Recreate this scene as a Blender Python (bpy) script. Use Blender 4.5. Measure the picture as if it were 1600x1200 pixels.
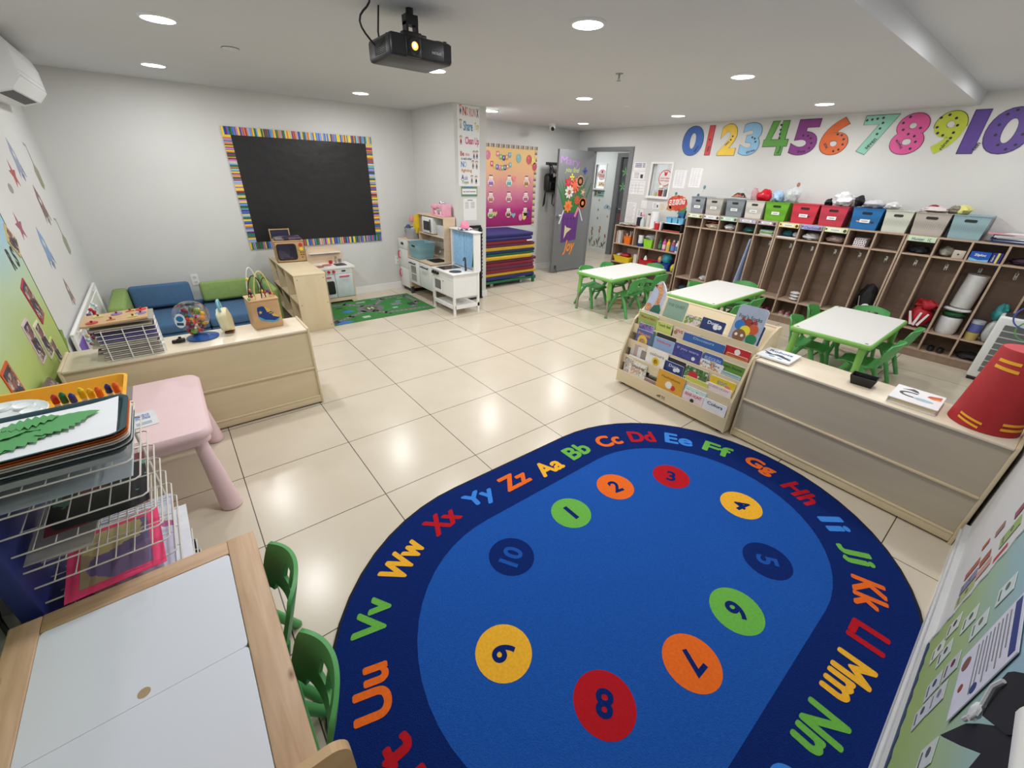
import bpy, bmesh, math, random
from mathutils import Matrix, Vector, noise
PI = math.pi
random.seed(7)
SC = bpy.context.scene
COL = SC.collection
for o in list(bpy.data.objects): bpy.data.objects.remove(o)

# ---------------------------------------------------------------- camera, world, exposure
H = 2.316                      # main ceiling height
HU = 2.42                      # raised ceiling strip by the front wall
cam_d = bpy.data.cameras.new('camera')
cam = bpy.data.objects.new('camera', cam_d)
COL.objects.link(cam)
cam_d.sensor_width = 36.0
cam_d.lens = 36.0 * 639.94 / 1600.0
cam_d.clip_start = 0.02
R_ = Vector((0.7850538, -0.6186476, 0.0310761))      # right
D_ = Vector((-0.2632245, -0.3786008, -0.8873411))    # down
F_ = Vector((0.5607168, 0.6884306, -0.4600652))      # forward
cm = Matrix((R_, -D_, -F_)).transposed().to_4x4()
cm.translation = Vector((-1.17862, -4.23441, 1.63318))
cam.matrix_world = cm
SC.camera = cam

world = bpy.data.worlds.new('world')
SC.world = world
world.use_nodes = True
world.node_tree.nodes['Background'].inputs[0].default_value = (0.9, 0.95, 1.0, 1)
world.node_tree.nodes['Background'].inputs[1].default_value = 0.02
SC.view_settings.view_transform = 'Standard'
SC.view_settings.look = 'None'
SC.view_settings.gamma = 1.0
SC.view_settings.use_curve_mapping = False
SC.view_settings.exposure = -0.08
LAMP_W = 13.0                  # watts of each ceiling disc

# ---------------------------------------------------------------- materials
def lin(c):
    c = c / 255.0
    return c / 12.92 if c <= 0.04045 else ((c + 0.055) / 1.055) ** 2.4
def rgb(c): return (lin(c[0]), lin(c[1]), lin(c[2]), 1)
MC = {}
def P(color, rough=0.5, var=0.05, scale=18.0, metal=0.0, bump=0.0, bscale=60.0, coat=0.0, spec=0.5, trans=0.0, alpha=1.0, emit=0.0):
    key = (tuple(color), rough, var, scale, metal, bump, bscale, coat, spec, trans, alpha, emit)
    if key in MC: return MC[key]
    m = bpy.data.materials.new('mat_%d' % len(MC)); MC[key] = m
    m.use_nodes = True
    nt = m.node_tree; N = nt.nodes; Lk = nt.links
    b = N['Principled BSDF']
    b.inputs['Roughness'].default_value = rough
    b.inputs['Metallic'].default_value = metal
    b.inputs['Specular IOR Level'].default_value = spec
    b.inputs['Coat Weight'].default_value = coat
    b.inputs['Transmission Weight'].default_value = trans
    b.inputs['Alpha'].default_value = alpha
    c = rgb(color)
    tc = N.new('ShaderNodeTexCoord')
    nz = N.new('ShaderNodeTexNoise'); nz.inputs['Scale'].default_value = scale
    nz.inputs['Detail'].default_value = 3
    Lk.new(tc.outputs['Object'], nz.inputs['Vector'])
    cr = N.new('ShaderNodeValToRGB')
    cr.color_ramp.elements[0].position = 0.3; cr.color_ramp.elements[1].position = 0.7
    cr.color_ramp.elements[0].color = (c[0] * (1 - var), c[1] * (1 - var), c[2] * (1 - var), 1)
    cr.color_ramp.elements[1].color = (min(1, c[0] * (1 + var)), min(1, c[1] * (1 + var)), min(1, c[2] * (1 + var)), 1)
    Lk.new(nz.outputs['Fac'], cr.inputs['Fac'])
    Lk.new(cr.outputs['Color'], b.inputs['Base Color'])
    if emit:
        Lk.new(cr.outputs['Color'], b.inputs['Emission Color'])
        b.inputs['Emission Strength'].default_value = emit
    if bump:
        n2 = N.new('ShaderNodeTexNoise'); n2.inputs['Scale'].default_value = bscale
        Lk.new(tc.outputs['Object'], n2.inputs['Vector'])
        bp = N.new('ShaderNodeBump'); bp.inputs['Strength'].default_value = bump
        bp.inputs['Distance'].default_value = 0.01
        Lk.new(n2.outputs['Fac'], bp.inputs['Height']); Lk.new(bp.outputs['Normal'], b.inputs['Normal'])
    return m

def wood(name, c1, c2, stretch=(1, 14, 14), scale=3.0, rough=0.45, knots=None):
    m = bpy.data.materials.new(name); m.use_nodes = True
    nt = m.node_tree; N = nt.nodes; Lk = nt.links; b = N['Principled BSDF']
    b.inputs['Roughness'].default_value = rough
    tc = N.new('ShaderNodeTexCoord'); mp = N.new('ShaderNodeMapping')
    mp.inputs['Scale'].default_value = stretch
    Lk.new(tc.outputs['Object'], mp.inputs['Vector'])
    nz = N.new('ShaderNodeTexNoise'); nz.inputs['Scale'].default_value = scale
    nz.inputs['Detail'].default_value = 6; nz.inputs['Distortion'].default_value = 0.6
    Lk.new(mp.outputs['Vector'], nz.inputs['Vector'])
    cr = N.new('ShaderNodeValToRGB')
    cr.color_ramp.elements[0].position = 0.28; cr.color_ramp.elements[1].position = 0.72
    cr.color_ramp.elements[0].color = rgb(c1); cr.color_ramp.elements[1].color = rgb(c2)
    Lk.new(nz.outputs['Fac'], cr.inputs['Fac'])
    out = cr.outputs['Color']
    if knots:
        vo = N.new('ShaderNodeTexVoronoi'); vo.inputs['Scale'].default_value = 3.1
        mp2 = N.new('ShaderNodeMapping'); mp2.inputs['Scale'].default_value = (2.2, 1.0, 1.0)
        Lk.new(tc.outputs['Object'], mp2.inputs['Vector']); Lk.new(mp2.outputs['Vector'], vo.inputs['Vector'])
        k = N.new('ShaderNodeValToRGB'); k.color_ramp.elements[0].position = 0.0; k.color_ramp.elements[1].position = 0.07
        k.color_ramp.elements[0].color = (1, 1, 1, 1); k.color_ramp.elements[1].color = (0, 0, 0, 1)
        Lk.new(vo.outputs['Distance'], k.inputs['Fac'])
        mx = N.new('ShaderNodeMix'); mx.data_type = 'RGBA'
        Lk.new(k.outputs['Color'], mx.inputs['Factor']); Lk.new(out, mx.inputs['A']); mx.inputs['B'].default_value = rgb(knots)
        out = mx.outputs['Result']
    Lk.new(out, b.inputs['Base Color'])
    return m

def mk_floor():
    m = bpy.data.materials.new('floor_tile'); m.use_nodes = True
    nt = m.node_tree; N = nt.nodes; Lk = nt.links; b = N['Principled BSDF']
    geo = N.new('ShaderNodeNewGeometry'); sp = N.new('ShaderNodeSeparateXYZ')
    Lk.new(geo.outputs['Position'], sp.inputs[0])
    def line(sock, size, w):
        d = N.new('ShaderNodeMath'); d.operation = 'DIVIDE'; d.inputs[1].default_value = size; Lk.new(sock, d.inputs[0])
        a = N.new('ShaderNodeMath'); a.operation = 'ADD'; a.inputs[1].default_value = 100.5; Lk.new(d.outputs[0], a.inputs[0])
        f = N.new('ShaderNodeMath'); f.operation = 'FRACT'; Lk.new(a.outputs[0], f.inputs[0])
        s = N.new('ShaderNodeMath'); s.operation = 'SUBTRACT'; s.inputs[1].default_value = 0.5; Lk.new(f.outputs[0], s.inputs[0])
        ab = N.new('ShaderNodeMath'); ab.operation = 'ABSOLUTE'; Lk.new(s.outputs[0], ab.inputs[0])
        l = N.new('ShaderNodeMath'); l.operation = 'LESS_THAN'; l.inputs[1].default_value = w / size; Lk.new(ab.outputs[0], l.inputs[0])
        fl = N.new('ShaderNodeMath'); fl.operation = 'FLOOR'; Lk.new(d.outputs[0], fl.inputs[0])
        return l.outputs[0], fl.outputs[0]
    lx, ix = line(sp.outputs[0], 0.6055, 0.0024)
    ly, iy = line(sp.outputs[1], 0.61, 0.0024)
    mxl = N.new('ShaderNodeMath'); mxl.operation = 'MAXIMUM'; Lk.new(lx, mxl.inputs[0]); Lk.new(ly, mxl.inputs[1])
    # cloudy stone, shifted per tile
    cmb = N.new('ShaderNodeCombineXYZ'); Lk.new(ix, cmb.inputs[0]); Lk.new(iy, cmb.inputs[1])
    sc = N.new('ShaderNodeVectorMath'); sc.operation = 'SCALE'; sc.inputs['Scale'].default_value = 3.7; Lk.new(cmb.outputs[0], sc.inputs[0])
    ad = N.new('ShaderNodeVectorMath'); ad.operation = 'ADD'; Lk.new(geo.outputs['Position'], ad.inputs[0]); Lk.new(sc.outputs[0], ad.inputs[1])
    nz = N.new('ShaderNodeTexNoise'); nz.inputs['Scale'].default_value = 3.5; nz.inputs['Detail'].default_value = 4; nz.inputs['Roughness'].default_value = 0.55
    Lk.new(ad.outputs[0], nz.inputs['Vector'])
    cr = N.new('ShaderNodeValToRGB')
    cr.color_ramp.elements[0].position = 0.3; cr.color_ramp.elements[1].position = 0.7
    cr.color_ramp.elements[0].color = rgb((206, 194, 175)); cr.color_ramp.elements[1].color = rgb((211, 200, 182))
    Lk.new(nz.outputs['Fac'], cr.inputs['Fac'])
    mx = N.new('ShaderNodeMix'); mx.data_type = 'RGBA'
    Lk.new(mxl.outputs[0], mx.inputs['Factor']); Lk.new(cr.outputs['Color'], mx.inputs['A']); mx.inputs['B'].default_value = rgb((72, 64, 58))
    Lk.new(mx.outputs['Result'], b.inputs['Base Color'])
    rr = N.new('ShaderNodeMapRange'); rr.inputs['To Min'].default_value = 0.225; rr.inputs['To Max'].default_value = 0.25
    Lk.new(nz.outputs['Fac'], rr.inputs['Value']); 
    Lk.new(rr.outputs['Result'], b.inputs['Roughness'])
    b.inputs['Specular IOR Level'].default_value = 0.5
    return m

def gradient(name, stops, z0, z1, rough=0.6, axis=2):
    m = bpy.data.materials.new(name); m.use_nodes = True
    nt = m.node_tree; N = nt.nodes; Lk = nt.links; b = N['Principled BSDF']
    b.inputs['Roughness'].default_value = rough
    geo = N.new('ShaderNodeNewGeometry'); sp = N.new('ShaderNodeSeparateXYZ'); Lk.new(geo.outputs['Position'], sp.inputs[0])
    mr = N.new('ShaderNodeMapRange'); mr.inputs['From Min'].default_value = z0; mr.inputs['From Max'].default_value = z1
    Lk.new(sp.outputs[axis], mr.inputs['Value'])
    nz = N.new('ShaderNodeTexNoise'); nz.inputs['Scale'].default_value = 3; Lk.new(geo.outputs['Position'], nz.inputs['Vector'])
    ms = N.new('ShaderNodeMath'); ms.operation = 'MULTIPLY_ADD'; ms.inputs[1].default_value = 0.16
    Lk.new(nz.outputs['Fac'], ms.inputs[0]); 
    sb = N.new('ShaderNodeMath'); sb.operation = 'SUBTRACT'; sb.inputs[1].default_value = 0.08
    Lk.new(mr.outputs[0], sb.inputs[0]); Lk.new(sb.outputs[0], ms.inputs[2])
    cr = N.new('ShaderNodeValToRGB'); e = cr.color_ramp.elements
    e[0].position, e[0].color = stops[0][0], rgb(stops[0][1]); e[1].position, e[1].color = stops[-1][0], rgb(stops[-1][1])
    for p, c in stops[1:-1]:
        q = e.new(p); q.color = rgb(c)
    Lk.new(ms.outputs[0], cr.inputs['Fac']); Lk.new(cr.outputs['Color'], b.inputs['Base Color'])
    return m

def patches(name, cols, scale=14, rough=0.6):
    """printed picture stand-in: voronoi patches of the given colours"""
    m = bpy.data.materials.new(name); m.use_nodes = True
    nt = m.node_tree; N = nt.nodes; Lk = nt.links; b = N['Principled BSDF']; b.inputs['Roughness'].default_value = rough
    tc = N.new('ShaderNodeTexCoord'); v = N.new('ShaderNodeTexVoronoi'); v.inputs['Scale'].default_value = scale
    nz = N.new('ShaderNodeTexNoise'); nz.inputs['Scale'].default_value = scale; nz.inputs['Detail'].default_value = 3
    Lk.new(tc.outputs['Object'], nz.inputs['Vector'])
    mx = N.new('ShaderNodeMix'); mx.data_type = 'RGBA'; mx.inputs['Factor'].default_value = 0.12
    Lk.new(tc.outputs['Object'], mx.inputs['A']); Lk.new(nz.outputs['Color'], mx.inputs['B']); Lk.new(mx.outputs['Result'], v.inputs['Vector'])
    sp = N.new('ShaderNodeSeparateColor'); Lk.new(v.outputs['Color'], sp.inputs[0])
    cr = N.new('ShaderNodeValToRGB'); cr.color_ramp.interpolation = 'CONSTANT'; e = cr.color_ramp.elements
    e[0].position = 0; e[0].color = rgb(cols[0]); e[1].position = 1.0 / len(cols); e[1].color = rgb(cols[1])
    for i in range(2, len(cols)):
        q = e.new(i / len(cols)); q.color = rgb(cols[i])
    Lk.new(sp.outputs[0], cr.inputs['Fac']); Lk.new(cr.outputs['Color'], b.inputs['Base Color'])
    return m

def emis(name, color, strength):
    m = bpy.data.materials.new(name); m.use_nodes = True
    b = m.node_tree.nodes['Principled BSDF']; b.inputs['Base Color'].default_value = rgb(color)
    b.inputs['Emission Color'].default_value = rgb(color); b.inputs['Emission Strength'].default_value = strength
    return m

M_WALL = P((212, 212, 210), 0.75, 0.012, 3, bump=0.05, bscale=120)
M_WALLC = P((222, 228, 228), 0.7, 0.012, 3)
M_CEIL = P((208, 210, 213), 0.8, 0.012, 2)
M_TRIM = P((236, 236, 234), 0.35, 0.01)
M_GREYP = P((118, 120, 122), 0.45, 0.02)
M_GREYD = P((88, 91, 94), 0.45, 0.02)
M_WHITE = P((236, 236, 234), 0.4, 0.01)
M_PAPER = P((238, 238, 240), 0.7, 0.012)
M_PLASW = P((228, 230, 230), 0.3, 0.01)
M_BLACK = P((20, 20, 22), 0.45, 0.1)
M_BLACKG = P((22, 22, 25), 0.25, 0.1)
M_DGREY = P((58, 60, 64), 0.45, 0.06)
M_CHROME = P((214, 216, 220), 0.25, 0.02, metal=1.0)
M_STEEL = P((170, 168, 162), 0.35, 0.03, metal=1.0)
M_MAPLE = wood('maple', (214, 196, 160), (222, 205, 172), (1, 7, 7), 2.0, 0.42)
M_MAPLEV = wood('maple_v', (214, 196, 160), (222, 205, 172), (7, 7, 1), 2.0, 0.42)
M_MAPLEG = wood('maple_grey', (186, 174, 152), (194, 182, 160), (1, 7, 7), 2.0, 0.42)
M_MAPLET = wood('maple_top', (226, 212, 188), (234, 222, 200), (1, 8, 8), 2.2, 0.35)
M_LOCK = wood('locker_laminate', (142, 118, 102), (160, 136, 118), (10, 10, 1), 2.2, 0.5)
M_LOCKE = wood('locker_edge', (176, 152, 132), (188, 165, 145), (3, 3, 3), 4, 0.5)
M_LOCKB = wood('locker_back', (136, 113, 98), (154, 130, 114), (8, 2, 8), 2.2, 0.55)
M_PINE = wood('pine', (196, 160, 128), (216, 184, 152), (12, 1, 12), 4.5, 0.5, knots=(120, 78, 56))
M_PINEX = wood('pine_x', (190, 152, 120), (210, 176, 144), (1, 12, 12), 4.5, 0.5)
M_BIRCH = wood('birch', (216, 190, 160), (230, 206, 178), (1, 7, 7), 2.5, 0.45)
M_BEECH = wood('beech', (196, 156, 112), (210, 172, 128), (1, 6, 6), 3, 0.4)
M_GREEN = P((82, 160, 88), 0.38, 0.03)
M_LIME = P((124, 184, 88), 0.38, 0.03)
M_TOPW = P((228, 228, 224), 0.4, 0.015, 60)
M_FLOOR = mk_floor()
M_INK = P((40, 42, 48), 0.7, 0.02)
M_INKG = P((130, 132, 136), 0.7, 0.02)

# ---------------------------------------------------------------- mesh builder
WM = {}
def wmat(o): return WM.get(o.name, Matrix.Identity(4))
TXT = {}
def text_mesh(s, bold, spacing=1.0, shear=0.0):
    k = (s, bold, spacing, shear)
    if k in TXT: return TXT[k]
    cu = bpy.data.curves.new('t', 'FONT'); cu.body = s; cu.align_x = 'CENTER'; cu.align_y = 'CENTER'
    cu.offset = bold; cu.resolution_u = 3 if len(s) > 2 else 6; cu.space_character = spacing; cu.shear = shear
    ob = bpy.data.objects.new('t', cu); COL.objects.link(ob)
    dg = bpy.context.evaluated_depsgraph_get()
    me = bpy.data.meshes.new_from_object(ob.evaluated_get(dg))
    vs = [tuple(v.co) for v in me.vertices]; fs = [tuple(p.vertices) for p in me.polygons]
    bpy.data.objects.remove(ob); bpy.data.curves.remove(cu); bpy.data.meshes.remove(me)
    if vs:
        xs = [v[0] for v in vs]; ys = [v[1] for v in vs]
        cx, cy = (min(xs) + max(xs)) / 2, (min(ys) + max(ys)) / 2
        vs = [(v[0] - cx, v[1] - cy, 0) for v in vs]
        w, h = max(xs) - min(xs), max(ys) - min(ys)
    else: w = h = 1
    TXT[k] = (vs, fs, w, h)
    return TXT[k]

def frame(o, r, u):
    r = Vector(r).normalized(); u = Vector(u).normalized(); n = r.cross(u)
    m = Matrix((r, u, n)).transposed().to_4x4(); m.translation = Vector(o)
    return m
def TR(x=0, y=0, z=0, rz=0): return Matrix.Translation((x, y, z)) @ Matrix.Rotation(rz, 4, 'Z')
FB = lambda x, z, y=1.72: frame((x, y, z), (1, 0, 0), (0, 0, 1))       # on a wall facing -y
FN = lambda y, z, x=5.03: frame((x, y, z), (0, -1, 0), (0, 0, 1))      # on the numbers wall facing -x
FL = lambda y, z, x=-1.89: frame((x, y, z), (0, 1, 0), (0, 0, 1))      # on the left wall facing +x
FF = lambda x, z, y=-4.51: frame((x, y, z), (-1, 0, 0), (0, 0, 1))     # on the near wall facing +y

class MB:
    def __init__(s, M=None):
        s.v = []; s.f = []; s.mi = []; s.sm = []; s.mats = []; s.M = M or Matrix.Identity(4); s.cur = M_WHITE
    def use(s, m): s.cur = m; return s
    def at(s, M): s.M = M; return s
    def add(s, vs, fs, mat=None, smooth=False):
        mat = mat or s.cur
        if mat not in s.mats: s.mats.append(mat)
        k = s.mats.index(mat); b = len(s.v)
        for v in vs: s.v.append(tuple(s.M @ Vector(v)))
        for f in fs: s.f.append(tuple(b + i for i in f)); s.mi.append(k); s.sm.append(smooth)
        return s
    def box(s, x0, x1, y0, y1, z0, z1, mat=None):
        vs = [(x, y, z) for x in (x0, x1) for y in (y0, y1) for z in (z0, z1)]
        fs = [(0, 1, 3, 2), (4, 6, 7, 5), (0, 4, 5, 1), (2, 3, 7, 6), (0, 2, 6, 4), (1, 5, 7, 3)]
        return s.add(vs, fs, mat)
    def rbox(s, x0, x1, y0, y1, z0, z1, r=0.01, mat=None, seg=2, puff=0):
        bm = bmesh.new(); bmesh.ops.create_cube(bm, size=1)
        for v in bm.verts:
            v.co = Vector(((x0 + x1) / 2 + v.co.x * (x1 - x0), (y0 + y1) / 2 + v.co.y * (y1 - y0), (z0 + z1) / 2 + v.co.z * (z1 - z0)))
        bmesh.ops.bevel(bm, geom=list(bm.edges), offset=r, segments=seg, profile=0.5, affect='EDGES')
        bm.verts.index_update()
        s.add([v.co[:] for v in bm.verts], [[v.index for v in f.verts] for f in bm.faces], mat, True)
        bm.free(); return s
    def rprism(s, x0, x1, y0, y1, z0, z1, r=0.03, mat=None, n=5, edge=0.0):
        """plate with rounded vertical corners (and softened top/bottom edge)"""
        def ring(d, z):
            rr = max(r - d, 1e-4); out = []
            for (cx, cy, a0) in ((x1 - r, y1 - r, 0), (x0 + r, y1 - r, 90), (x0 + r, y0 + r, 180), (x1 - r, y0 + r, 270)):
                for i in range(n + 1):
                    a = math.radians(a0 + 90 * i / n); out.append((cx + rr * math.cos(a), cy + rr * math.sin(a), z))
            return out
        rings = [ring(edge, z0), ring(0, z0 + edge), ring(0, z1 - edge), ring(edge, z1)] if edge else [ring(0, z0), ring(0, z1)]
        return s.loft(rings, mat, caps=True, smooth=bool(edge))
    def loft(s, rings, mat=None, caps=True, smooth=True, closed=True):
        n = len(rings[0]); vs = [v for r in rings for v in r]; fs = []
        for k in range(len(rings) - 1):
            for i in range(n if closed else n - 1):
                j = (i + 1) % n
                fs.append((k * n + i, k * n + j, (k + 1) * n + j, (k + 1) * n + i))
        s.add(vs, fs, mat, smooth)
        if caps:
            s.add(rings[0], [tuple(reversed(range(n)))], mat); s.add(rings[-1], [tuple(range(n))], mat)
        return s
    def cyl(s, p0, p1, r0, r1=None, n=14, mat=None, caps=True, smooth=True):
        p0, p1 = Vector(p0), Vector(p1); r1 = r0 if r1 is None else r1
        d = (p1 - p0).normalized(); a = Vector((0, 0, 1)) if abs(d.z) < 0.9 else Vector((1, 0, 0))
        u = d.cross(a).normalized(); w = d.cross(u)
        rg = [[tuple(p + (u * math.cos(2 * PI * i / n) + w * math.sin(2 * PI * i / n)) * r) for i in range(n)] for p, r in ((p0, r0), (p1, r1))]
        rg = [list(reversed(r)) for r in rg]
        return s.loft(rg, mat, caps, smooth)
    def tube(s, pts, r, n=8, mat=None, closed=False, r1=None):
        pts = [Vector(p) for p in pts]; rings = []; N_ = len(pts); up = None
        for i, p in enumerate(pts):
            a = pts[i - 1] if i else (pts[-1] if closed else p); b = pts[(i + 1) % N_] if (i < N_ - 1 or closed) else p
            t = (b - a).normalized()
            if up is None:
                q = Vector((0, 0, 1)) if abs(t.z) < 0.9 else Vector((1, 0, 0)); up = t.cross(q).normalized()
            up = (up - t * up.dot(t)).normalized(); w = t.cross(up)
            rr = r if r1 is None else r + (r1 - r) * i / (N_ - 1)
            rings.append([tuple(p + (up * math.cos(2 * PI * k / n) + w * math.sin(2 * PI * k / n)) * rr) for k in range(n)])
        if closed: rings.append(rings[0])
        return s.loft(rings, mat, caps=not closed)
    def lathe(s, prof, c=(0, 0, 0), n=20, mat=None, caps=True, sx=1, sy=1):
        rings = [[(c[0] + r * sx * math.cos(2 * PI * i / n), c[1] + r * sy * math.sin(2 * PI * i / n), c[2] + z) for i in range(n)] for r, z in prof]
        return s.loft(rings, mat, caps)
    def ball(s, c, r, mat=None, n=12, sq=(1, 1, 1)):
        prof = [(max(1e-4, r * math.sin(PI * k / 8)), -r * math.cos(PI * k / 8)) for k in range(9)]
        rings = [[(c[0] + q * sq[0] * math.cos(2 * PI * i / n), c[1] + q * sq[1] * math.sin(2 * PI * i / n), c[2] + z * sq[2]) for i in range(n)] for q, z in prof]
        return s.loft(rings, mat, False)
    def prism(s, poly, z0, z1, mat=None, smooth=False):
        a = sum(poly[i][0] * poly[(i + 1) % len(poly)][1] - poly[(i + 1) % len(poly)][0] * poly[i][1] for i in range(len(poly)))
        if a < 0: poly = list(reversed(poly))
        n = len(poly)
        vs = [(x, y, z0) for x, y in poly] + [(x, y, z1) for x, y in poly]
        fs = [tuple(reversed(range(n))), tuple(range(n, 2 * n))] + [(i, (i + 1) % n, n + (i + 1) % n, n + i) for i in range(n)]
        return s.add(vs, fs, mat, smooth)
    def disc(s, x, y, r, z0, z1, mat=None, n=20, sy=1.0):
        return s.prism([(x + r * math.cos(2 * PI * i / n), y + r * sy * math.sin(2 * PI * i / n)) for i in range(n)], z0, z1, mat)
    def sheet(s, fn, nu, nv, th, mat=None, mask=None, smooth=True):
        """thick shell over fn(u,v)->point, u,v in 0..1; mask(i,j) False leaves a hole"""
        pt = [[Vector(fn(i / nu, j / nv)) for j in range(nv + 1)] for i in range(nu + 1)]
        def nrm(i, j):
            a = pt[min(i + 1, nu)][j] - pt[max(i - 1, 0)][j]; b = pt[i][min(j + 1, nv)] - pt[i][max(j - 1, 0)]
            n = a.cross(b); return n.normalized() if n.length > 1e-12 else Vector((0, 0, 1))
        A = {}; vs = []
        for sd in (0, 1):
            for i in range(nu + 1):
                for j in range(nv + 1):
                    A[sd, i, j] = len(vs); vs.append(tuple(pt[i][j] + nrm(i, j) * th * (0.5 - sd)))
        fs = []; ok = lambda i, j: 0 <= i < nu and 0 <= j < nv and (mask is None or mask(i, j))
        for i in range(nu):
            for j in range(nv):
                if not ok(i, j): continue
                fs.append((A[0, i, j], A[0, i + 1, j], A[0, i + 1, j + 1], A[0, i, j + 1]))
                fs.append((A[1, i, j], A[1, i, j + 1], A[1, i + 1, j + 1], A[1, i + 1, j]))
                for (di, dj, e) in ((-1, 0, ((i, j), (i, j + 1))), (1, 0, ((i + 1, j + 1), (i + 1, j))), (0, -1, ((i + 1, j), (i, j))), (0, 1, ((i, j + 1), (i + 1, j + 1)))):
                    if not ok(i + di, j + dj):
                        p, q = e; fs.append((A[0, p[0], p[1]], A[0, q[0], q[1]], A[1, q[0], q[1]], A[1, p[0], p[1]]))
        return s.add(vs, fs, mat, smooth)
    def text(s, t, x, y, h=None, w=None, z=0.0, mat=None, bold=0.0, rot=0.0, spacing=1.0, shear=0.0, th=0.0006, fat=0.0):
        vs, fs, tw, tht = text_mesh(t, bold, spacing, shear)
        kx = (w / tw) if w else (h / tht); ky = (h / tht) if h else kx
        c, sn = math.cos(rot), math.sin(rot)
        out = [(x + c * v[0] * kx - sn * v[1] * ky, y + sn * v[0] * kx + c * v[1] * ky, z) for v in vs]
        s.add(out, fs, mat)
        if fat:
            for q in range(8):
                dx, dy = fat * math.cos(q * PI / 4), fat * math.sin(q * PI / 4)
                s.add([(p[0] + dx, p[1] + dy, p[2] - 1e-5 * (q + 1)) for p in out], fs, mat)
        return s
    def rect(s, x0, x1, y0, y1, z0, z1, mat=None): return s.box(x0, x1, y0, y1, z0, z1, mat)
    def crumple(s, c, r, seed=0, mat=None, amp=0.35, freq=2.2, n=22):
        vs = []; fs = []; m = n // 2
        for j in range(m + 1):
            th = PI * j / m
            for i in range(n):
                ph = 2 * PI * i / n
                d = Vector((math.sin(th) * math.cos(ph), math.sin(th) * math.sin(ph), math.cos(th)))
                k = 1 + amp * noise.noise(d * freq + Vector((seed * 7.1, seed, 3))) + amp * 0.5 * abs(noise.noise(d * freq * 2.6 + Vector((seed, 5, 1))))
                p = Vector((d.x * r[0], d.y * r[1], d.z * r[2])) * k
                p.z = max(p.z, -r[2]) 
                vs.append((c[0] + p.x, c[1] + p.y, c[2] + p.z))
        for j in range(m):
            for i in range(n):
                fs.append((j * n + i, (j + 1) * n + i, (j + 1) * n + (i + 1) % n, j * n + (i + 1) % n))
        return s.add(vs, fs, mat, True)
    def build(s, name, parent=None, local=False, origin=None):
        xs = list(zip(*s.v))
        if parent is None:
            if origin is None: origin = ((min(xs[0]) + max(xs[0])) / 2, (min(xs[1]) + max(xs[1])) / 2, min(xs[2]))
            Mi = Matrix.Translation(-Vector(origin))
        elif local: Mi = None
        else: Mi = wmat(parent).inverted()
        vv = s.v if Mi is None else [tuple(Mi @ Vector(v)) for v in s.v]
        me = bpy.data.meshes.new(name); me.from_pydata(vv, [], s.f)
        for m in s.mats: me.materials.append(m)
        me.polygons.foreach_set('material_index', s.mi); me.polygons.foreach_set('use_smooth', s.sm)
        me.update()
        if any(s.sm):
            try: me.set_sharp_from_angle(angle=math.radians(50))
            except Exception: pass
        o = bpy.data.objects.new(name, me); COL.objects.link(o)
        if parent is None:
            o.location = origin; WM[o.name] = Matrix.Translation(Vector(origin))
        else:
            o.parent = parent; WM[o.name] = wmat(parent).copy()
        return o

def tag(o, label, cat, group=None, kind=None):
    o['label'] = label; o['category'] = cat
    if group: o['group'] = group
    if kind: o['kind'] = kind
    return o
def thing(name, label, cat, loc=(0, 0, 0), rz=0.0, group=None):
    o = bpy.data.objects.new(name, None); COL.objects.link(o); o.empty_display_size = 0.05
    o.location = loc; o.rotation_euler = (0, 0, rz)
    WM[o.name] = TR(*loc, rz)
    return tag(o, label, cat, group)
def struct(mb, name):
    o = mb.build(name); o['kind'] = 'structure'; return o
def single(mb, name, label, cat, group=None):
    return tag(mb.build(name), label, cat, group)
def dup(root, loc, rz, label, group=None):
    r = root.copy(); COL.objects.link(r); r.location = loc; r.rotation_euler = (0, 0, rz); r['label'] = label
    if group: r['group'] = group
    WM[r.name] = TR(*loc, rz)
    for ch in list(root.children):
        c = ch.copy(); COL.objects.link(c); c.parent = r
        for g in list(ch.children):
            d = g.copy(); COL.objects.link(d); d.parent = c
    return r

# ================================================================ THE SETTING
XL, XR, YB, YF = -1.89, 5.03, 1.72, -4.51
XC = 6.70                                      # far wall of the corridor
struct(MB().box(XL - .12, XC + .12, YF - .12, 4.1, -.1, 0, M_FLOOR), 'floor')
mb = MB().use(M_CEIL)
mb.box(XL - .12, XC + .12, -3.33, 4.1, H, H + .3)
struct(mb, 'ceiling')
mb = MB().use(M_CEIL)
mb.box(XL - .12, XC + .12, YF - .12, -3.33, HU, HU + .196)
struct(mb, 'ceiling_raised')
struct(MB().box(XL - .12, XL, YF - .12, YB + .12, 0, HU, M_WALL), 'wall_left')
struct(MB().box(XL, XR, YB, YB + .12, 0, H, M_WALL), 'wall_back')
struct(MB().box(XL, XR + .12, YF - .12, YF, 0, HU, M_WALL), 'wall_front')
mb = MB().use(M_WALL)                          # numbers wall with a door and a window opening
mb.box(XR, XR + .12, 1.46, 1.72, 0, H)
mb.box(XR, XR + .12, .57, 1.46, 2.0, H)
mb.box(XR, XR + .12, .09, .57, 0, H)
mb.box(XR, XR + .12, -.25, .09, 0, 1.355); mb.box(XR, XR + .12, -.25, .09, 1.81, H)
mb.box(XR, XR + .12, -3.33, -.25, 0, H)
mb.box(XR, XR + .12, YF, -3.33, 0, HU)
struct(mb, 'wall_right')
struct(MB().box(1.77, 2.23, .63, YB, 0, H, M_WALL), 'wall_pillar')
mb = MB().use(M_WALLC)                         # corridor
mb.box(XC, XC + .12, 2.15, 2.44, 0, H); mb.box(XC, XC + .12, 2.72, 4.1, 0, H)
mb.box(XC, XC + .12, 2.44, 2.72, 0, 1.36); mb.box(XC, XC + .12, 2.44, 2.72, 1.83, H)
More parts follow.
